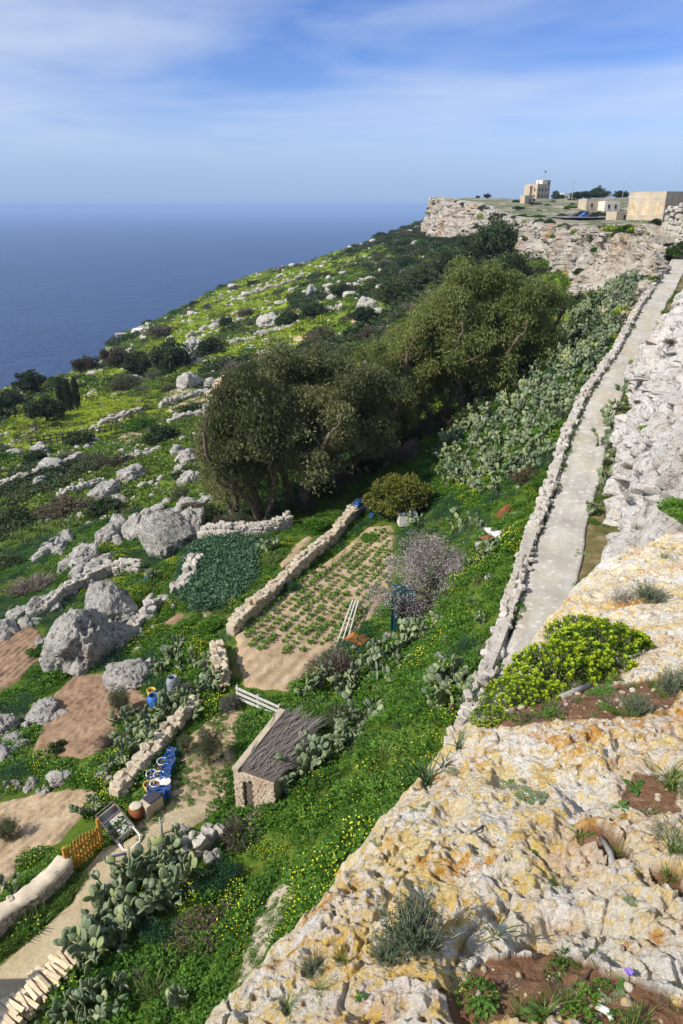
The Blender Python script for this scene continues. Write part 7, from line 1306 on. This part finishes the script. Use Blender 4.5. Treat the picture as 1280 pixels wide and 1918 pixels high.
for i, (px, py, w, lb) in enumerate(((1190, 1478, 52, 'broad leaved plant in the hollow at the right of the ledge'), (1165, 1515, 40, 'small broad leaved plant below the right hollow one'), (905, 1888, 52, 'broad leaved plant in the soil at the bottom of the picture'), (1175, 1845, 58, 'green plant with a violet flower at the lower right'), (985, 1600, 44, 'pair of bright leaves in the middle of the ledge'), (1085, 1560, 34, 'bright leafed seedling beside the curled grass'), (675, 1870, 30, 'single round leaf plant at the bottom of the ledge'), (955, 1470, 30, 'bright leaf among the succulents'), (1010, 1905, 60, 'leafy green plant at the bottom edge of the picture'), (1130, 1300, 70, 'long leaved green plant below the spurge'))):
    p = fat(px, py); w_ = size_at(p, w); r = thing('leafy_plant', lb, 'plant', p + np.array([0, 0, 0.004]), i); r.scale = (w_, w_, w_); obj('leaves', BRD[i % 3], r)
    if i == 3: obj('flower', leaf_mesh('flower', [(*leafquads(np.tile([0.0, -0.1, 0.42], (6, 1)), np.stack([np.cos(np.arange(6) * 1.05), np.sin(np.arange(6) * 1.05), np.full(6, 0.35)], 1), np.array([0, 0, 1.0]), 0.17, 0.12), 0.5, 0)], [M['violet']]), r); MB().tube([(0, 0, 0), (0, -0.05, 0.25), (0, -0.1, 0.42)], 0.012, 5).build('stalk', M['paletwig'], r)
# grass: arching and curled blades
def blades(seed, n, L, curl, w):
    g = np.random.default_rng(seed); V0, F0, R = [], [], []
    for k in range(n):
        a = g.uniform(0, 6.28); d = np.array([math.cos(a), math.sin(a), 0]); ph = g.uniform(0.3, 0.9); l = L * g.uniform(0.5, 1.2); q = np.array([g.normal() * 0.04, g.normal() * 0.04, 0]); b = len(V0); cu = curl * g.uniform(0.5, 1.3); tw = g.normal() * 0.5; m_ = 11
        for i in range(m_):
            e = math.pi / 2 * (1 - ph * 0.4) - cu * i / (m_ - 1); dd = d * math.cos(e) + np.array([0, 0, math.sin(e)]); a2 = a + tw * i / m_; s_ = np.array([-math.sin(a2), math.cos(a2), 0]); ww = w * (1 - (i / (m_ - 1)) ** 2 * 0.9); V0 += [q - s_ * ww, q + s_ * ww]; q = q + dd * l / m_; q[2] = max(q[2], 0.004)
        for i in range(m_ - 1): F0.append((b + 2 * i, b + 2 * i + 1, b + 2 * i + 3, b + 2 * i + 2)); R.append(0)
        R[-(m_ - 1):] = [g.random()] * (m_ - 1)
    return leaf_mesh('blades', [(np.array(V0), np.array(F0), np.array(R), 0)], [M['grass']])
GRC = [blades(1400 + i, 7, 0.9, 3.6, 0.014) for i in range(3)]; GRS = [blades(1410 + i, 42, 0.75, 1.5, 0.010) for i in range(3)]
for i, (px, py, w, c, lb) in enumerate(((930, 1760, 100, 1, 'curled wiry grass right of the largest grey green shrub'), (870, 1850, 90, 1, 'ring of curled grass above the bottom leafy plant'), (1085, 1570, 90, 1, 'curled grass in the middle of the ledge'), (1110, 1800, 80, 1, 'loop of curled grass on the pink rock'), (1060, 1800, 60, 1, 'thin curled grass left of the loop'), (540, 1890, 70, 0, 'grass tuft on the lower left rock'), (1255, 1480, 120, 0, 'wispy grass at the right edge of the ledge'), (1262, 1600, 110, 0, 'long wispy grass below the right edge tuft'), (1020, 1910, 120, 0, 'green grass patch at the bottom edge'), (970, 1905, 80, 0, 'grass tuft beside the bottom leafy plant'), (1265, 1890, 80, 0, 'dark grass tuft in the lower right corner'), (1040, 1660, 60, 0, 'grass tuft by the dead stick'), (600, 1860, 60, 0, 'grass tuft below the thin green tuft'), (640, 1800, 50, 0, 'dry grass left of the largest shrub'))):
    p = fat(px, py); w_ = size_at(p, w); tag(obj('grass_tuft', (GRC if c else GRS)[i % 3], None, p, (0, 0, i * 1.7), w_), lb, 'grass')
sq = blades(1450, 16, 0.9, 0.8, 0.028)
for i, (px, py, w, lb) in enumerate(((800, 1470, 90, 'tuft of long strap leaves at the outer rim of the ledge'), (858, 1405, 60, 'smaller strap leaf tuft above it on the rim'), (830, 1440, 50, 'strap leaf tuft between the other two on the rim'))):
    p = fat(px, py); w_ = size_at(p, w); o = obj('strap_leaf_plant', sq.copy(), None, p, (0, 0, i * 2.1), w_); o.data.materials[0] = M['fgheath']; tag(o, lb, 'plant')
def stick(px0, py0, px1, py1, r0, m, label, name='dead_stick'):
    a_, b_ = fat(px0, py0), fat(px1, py1); c = (a_ + b_) / 2 + np.array([0.01, 0, 0.012]); tag(MB().tube([(0, 0, 0.006), tuple(c - a_), tuple(b_ - a_ + np.array([0, 0, 0.008]))], [r0, r0 * 0.9, r0 * 0.6], 6).build(name, m, None, True, loc=a_), label, 'stick')
stick(1150, 1640, 1125, 1570, 0.012, M['greywood'], 'grey dead stick lying in the red soil hollow'); stick(1120, 1890, 1145, 1915, 0.010, M['whitep'], 'short white stick on the soil at the bottom'); stick(905, 1550, 880, 1565, 0.006, M['twig'], 'dark twig on the ledge near the rosettes'); stick(1060, 1860, 1110, 1820, 0.005, M['twig'], 'thin dry twig on the red soil'); stick(1050, 1310, 1105, 1285, 0.022, M['greywood'], 'thick grey dead branch under the spurge')
# small stones on the soil
x = rng.uniform(-0.4, 2.2, 2600); y = rng.uniform(0.6, 5.0, 2600); k = (soilmask(x, y) > 0.5) | (rng.random(2600) < 0.10); d_, s_, _ = polydist(x, y, EDGE); k &= ~((s_ > 0) | (d_ < 0.1)); x, y = x[k], y[k]
SP_ = [proto('pebble', boulder_mesh('pebble', 1500 + i, 2, 0.35, M['fg'])) for i in range(3)]
gn_scatter('pebbles', 'small stones and crumbs lying on the cliff top soil', 'pebbles', np.stack([x, y, FZ(x, y)], 1), 0.004 + 0.016 * rng.random(len(x)) ** 3, rng.integers(0, 3, len(x)), SP_)
x = rng.uniform(-0.3, 2.6, 2600); y = rng.uniform(0.7, 6.5, 2600); k = (soilmask(x, y) > 0.5); x, y = x[k], y[k]
gn_scatter('clifftop_weeds', 'tiny weeds sprouting from cliff top soil', 'weeds', np.stack([x, y, FZ(x, y)], 1), rng.uniform(0.02, 0.11, len(x)), rng.choice([0, 3, 3, 5, 5], len(x)), PR_NEAR)
# weeds and tufts on the verges of the road
ry2 = np.concatenate([rng.uniform(15, 78, 500), rng.uniform(15, 78, 1200)]); c_, z_ = road_at(ry2); ro = np.concatenate([rng.uniform(0.9, 1.2, 500) * -1, rng.uniform(1.0, 2.1, 1200)]); kk = vn(ry2 * 0.5, ro * 0.0, None, 77) > -0.1
gn_scatter('road_weeds', 'weeds and dry grass along both edges of the road', 'weeds', np.stack([c_ + ro, ry2, z_ - 0.05], 1)[kk], rng.uniform(0.15, 0.5, kk.sum()), rng.choice([0, 0, 3, 5], kk.sum()), PR_NEAR)
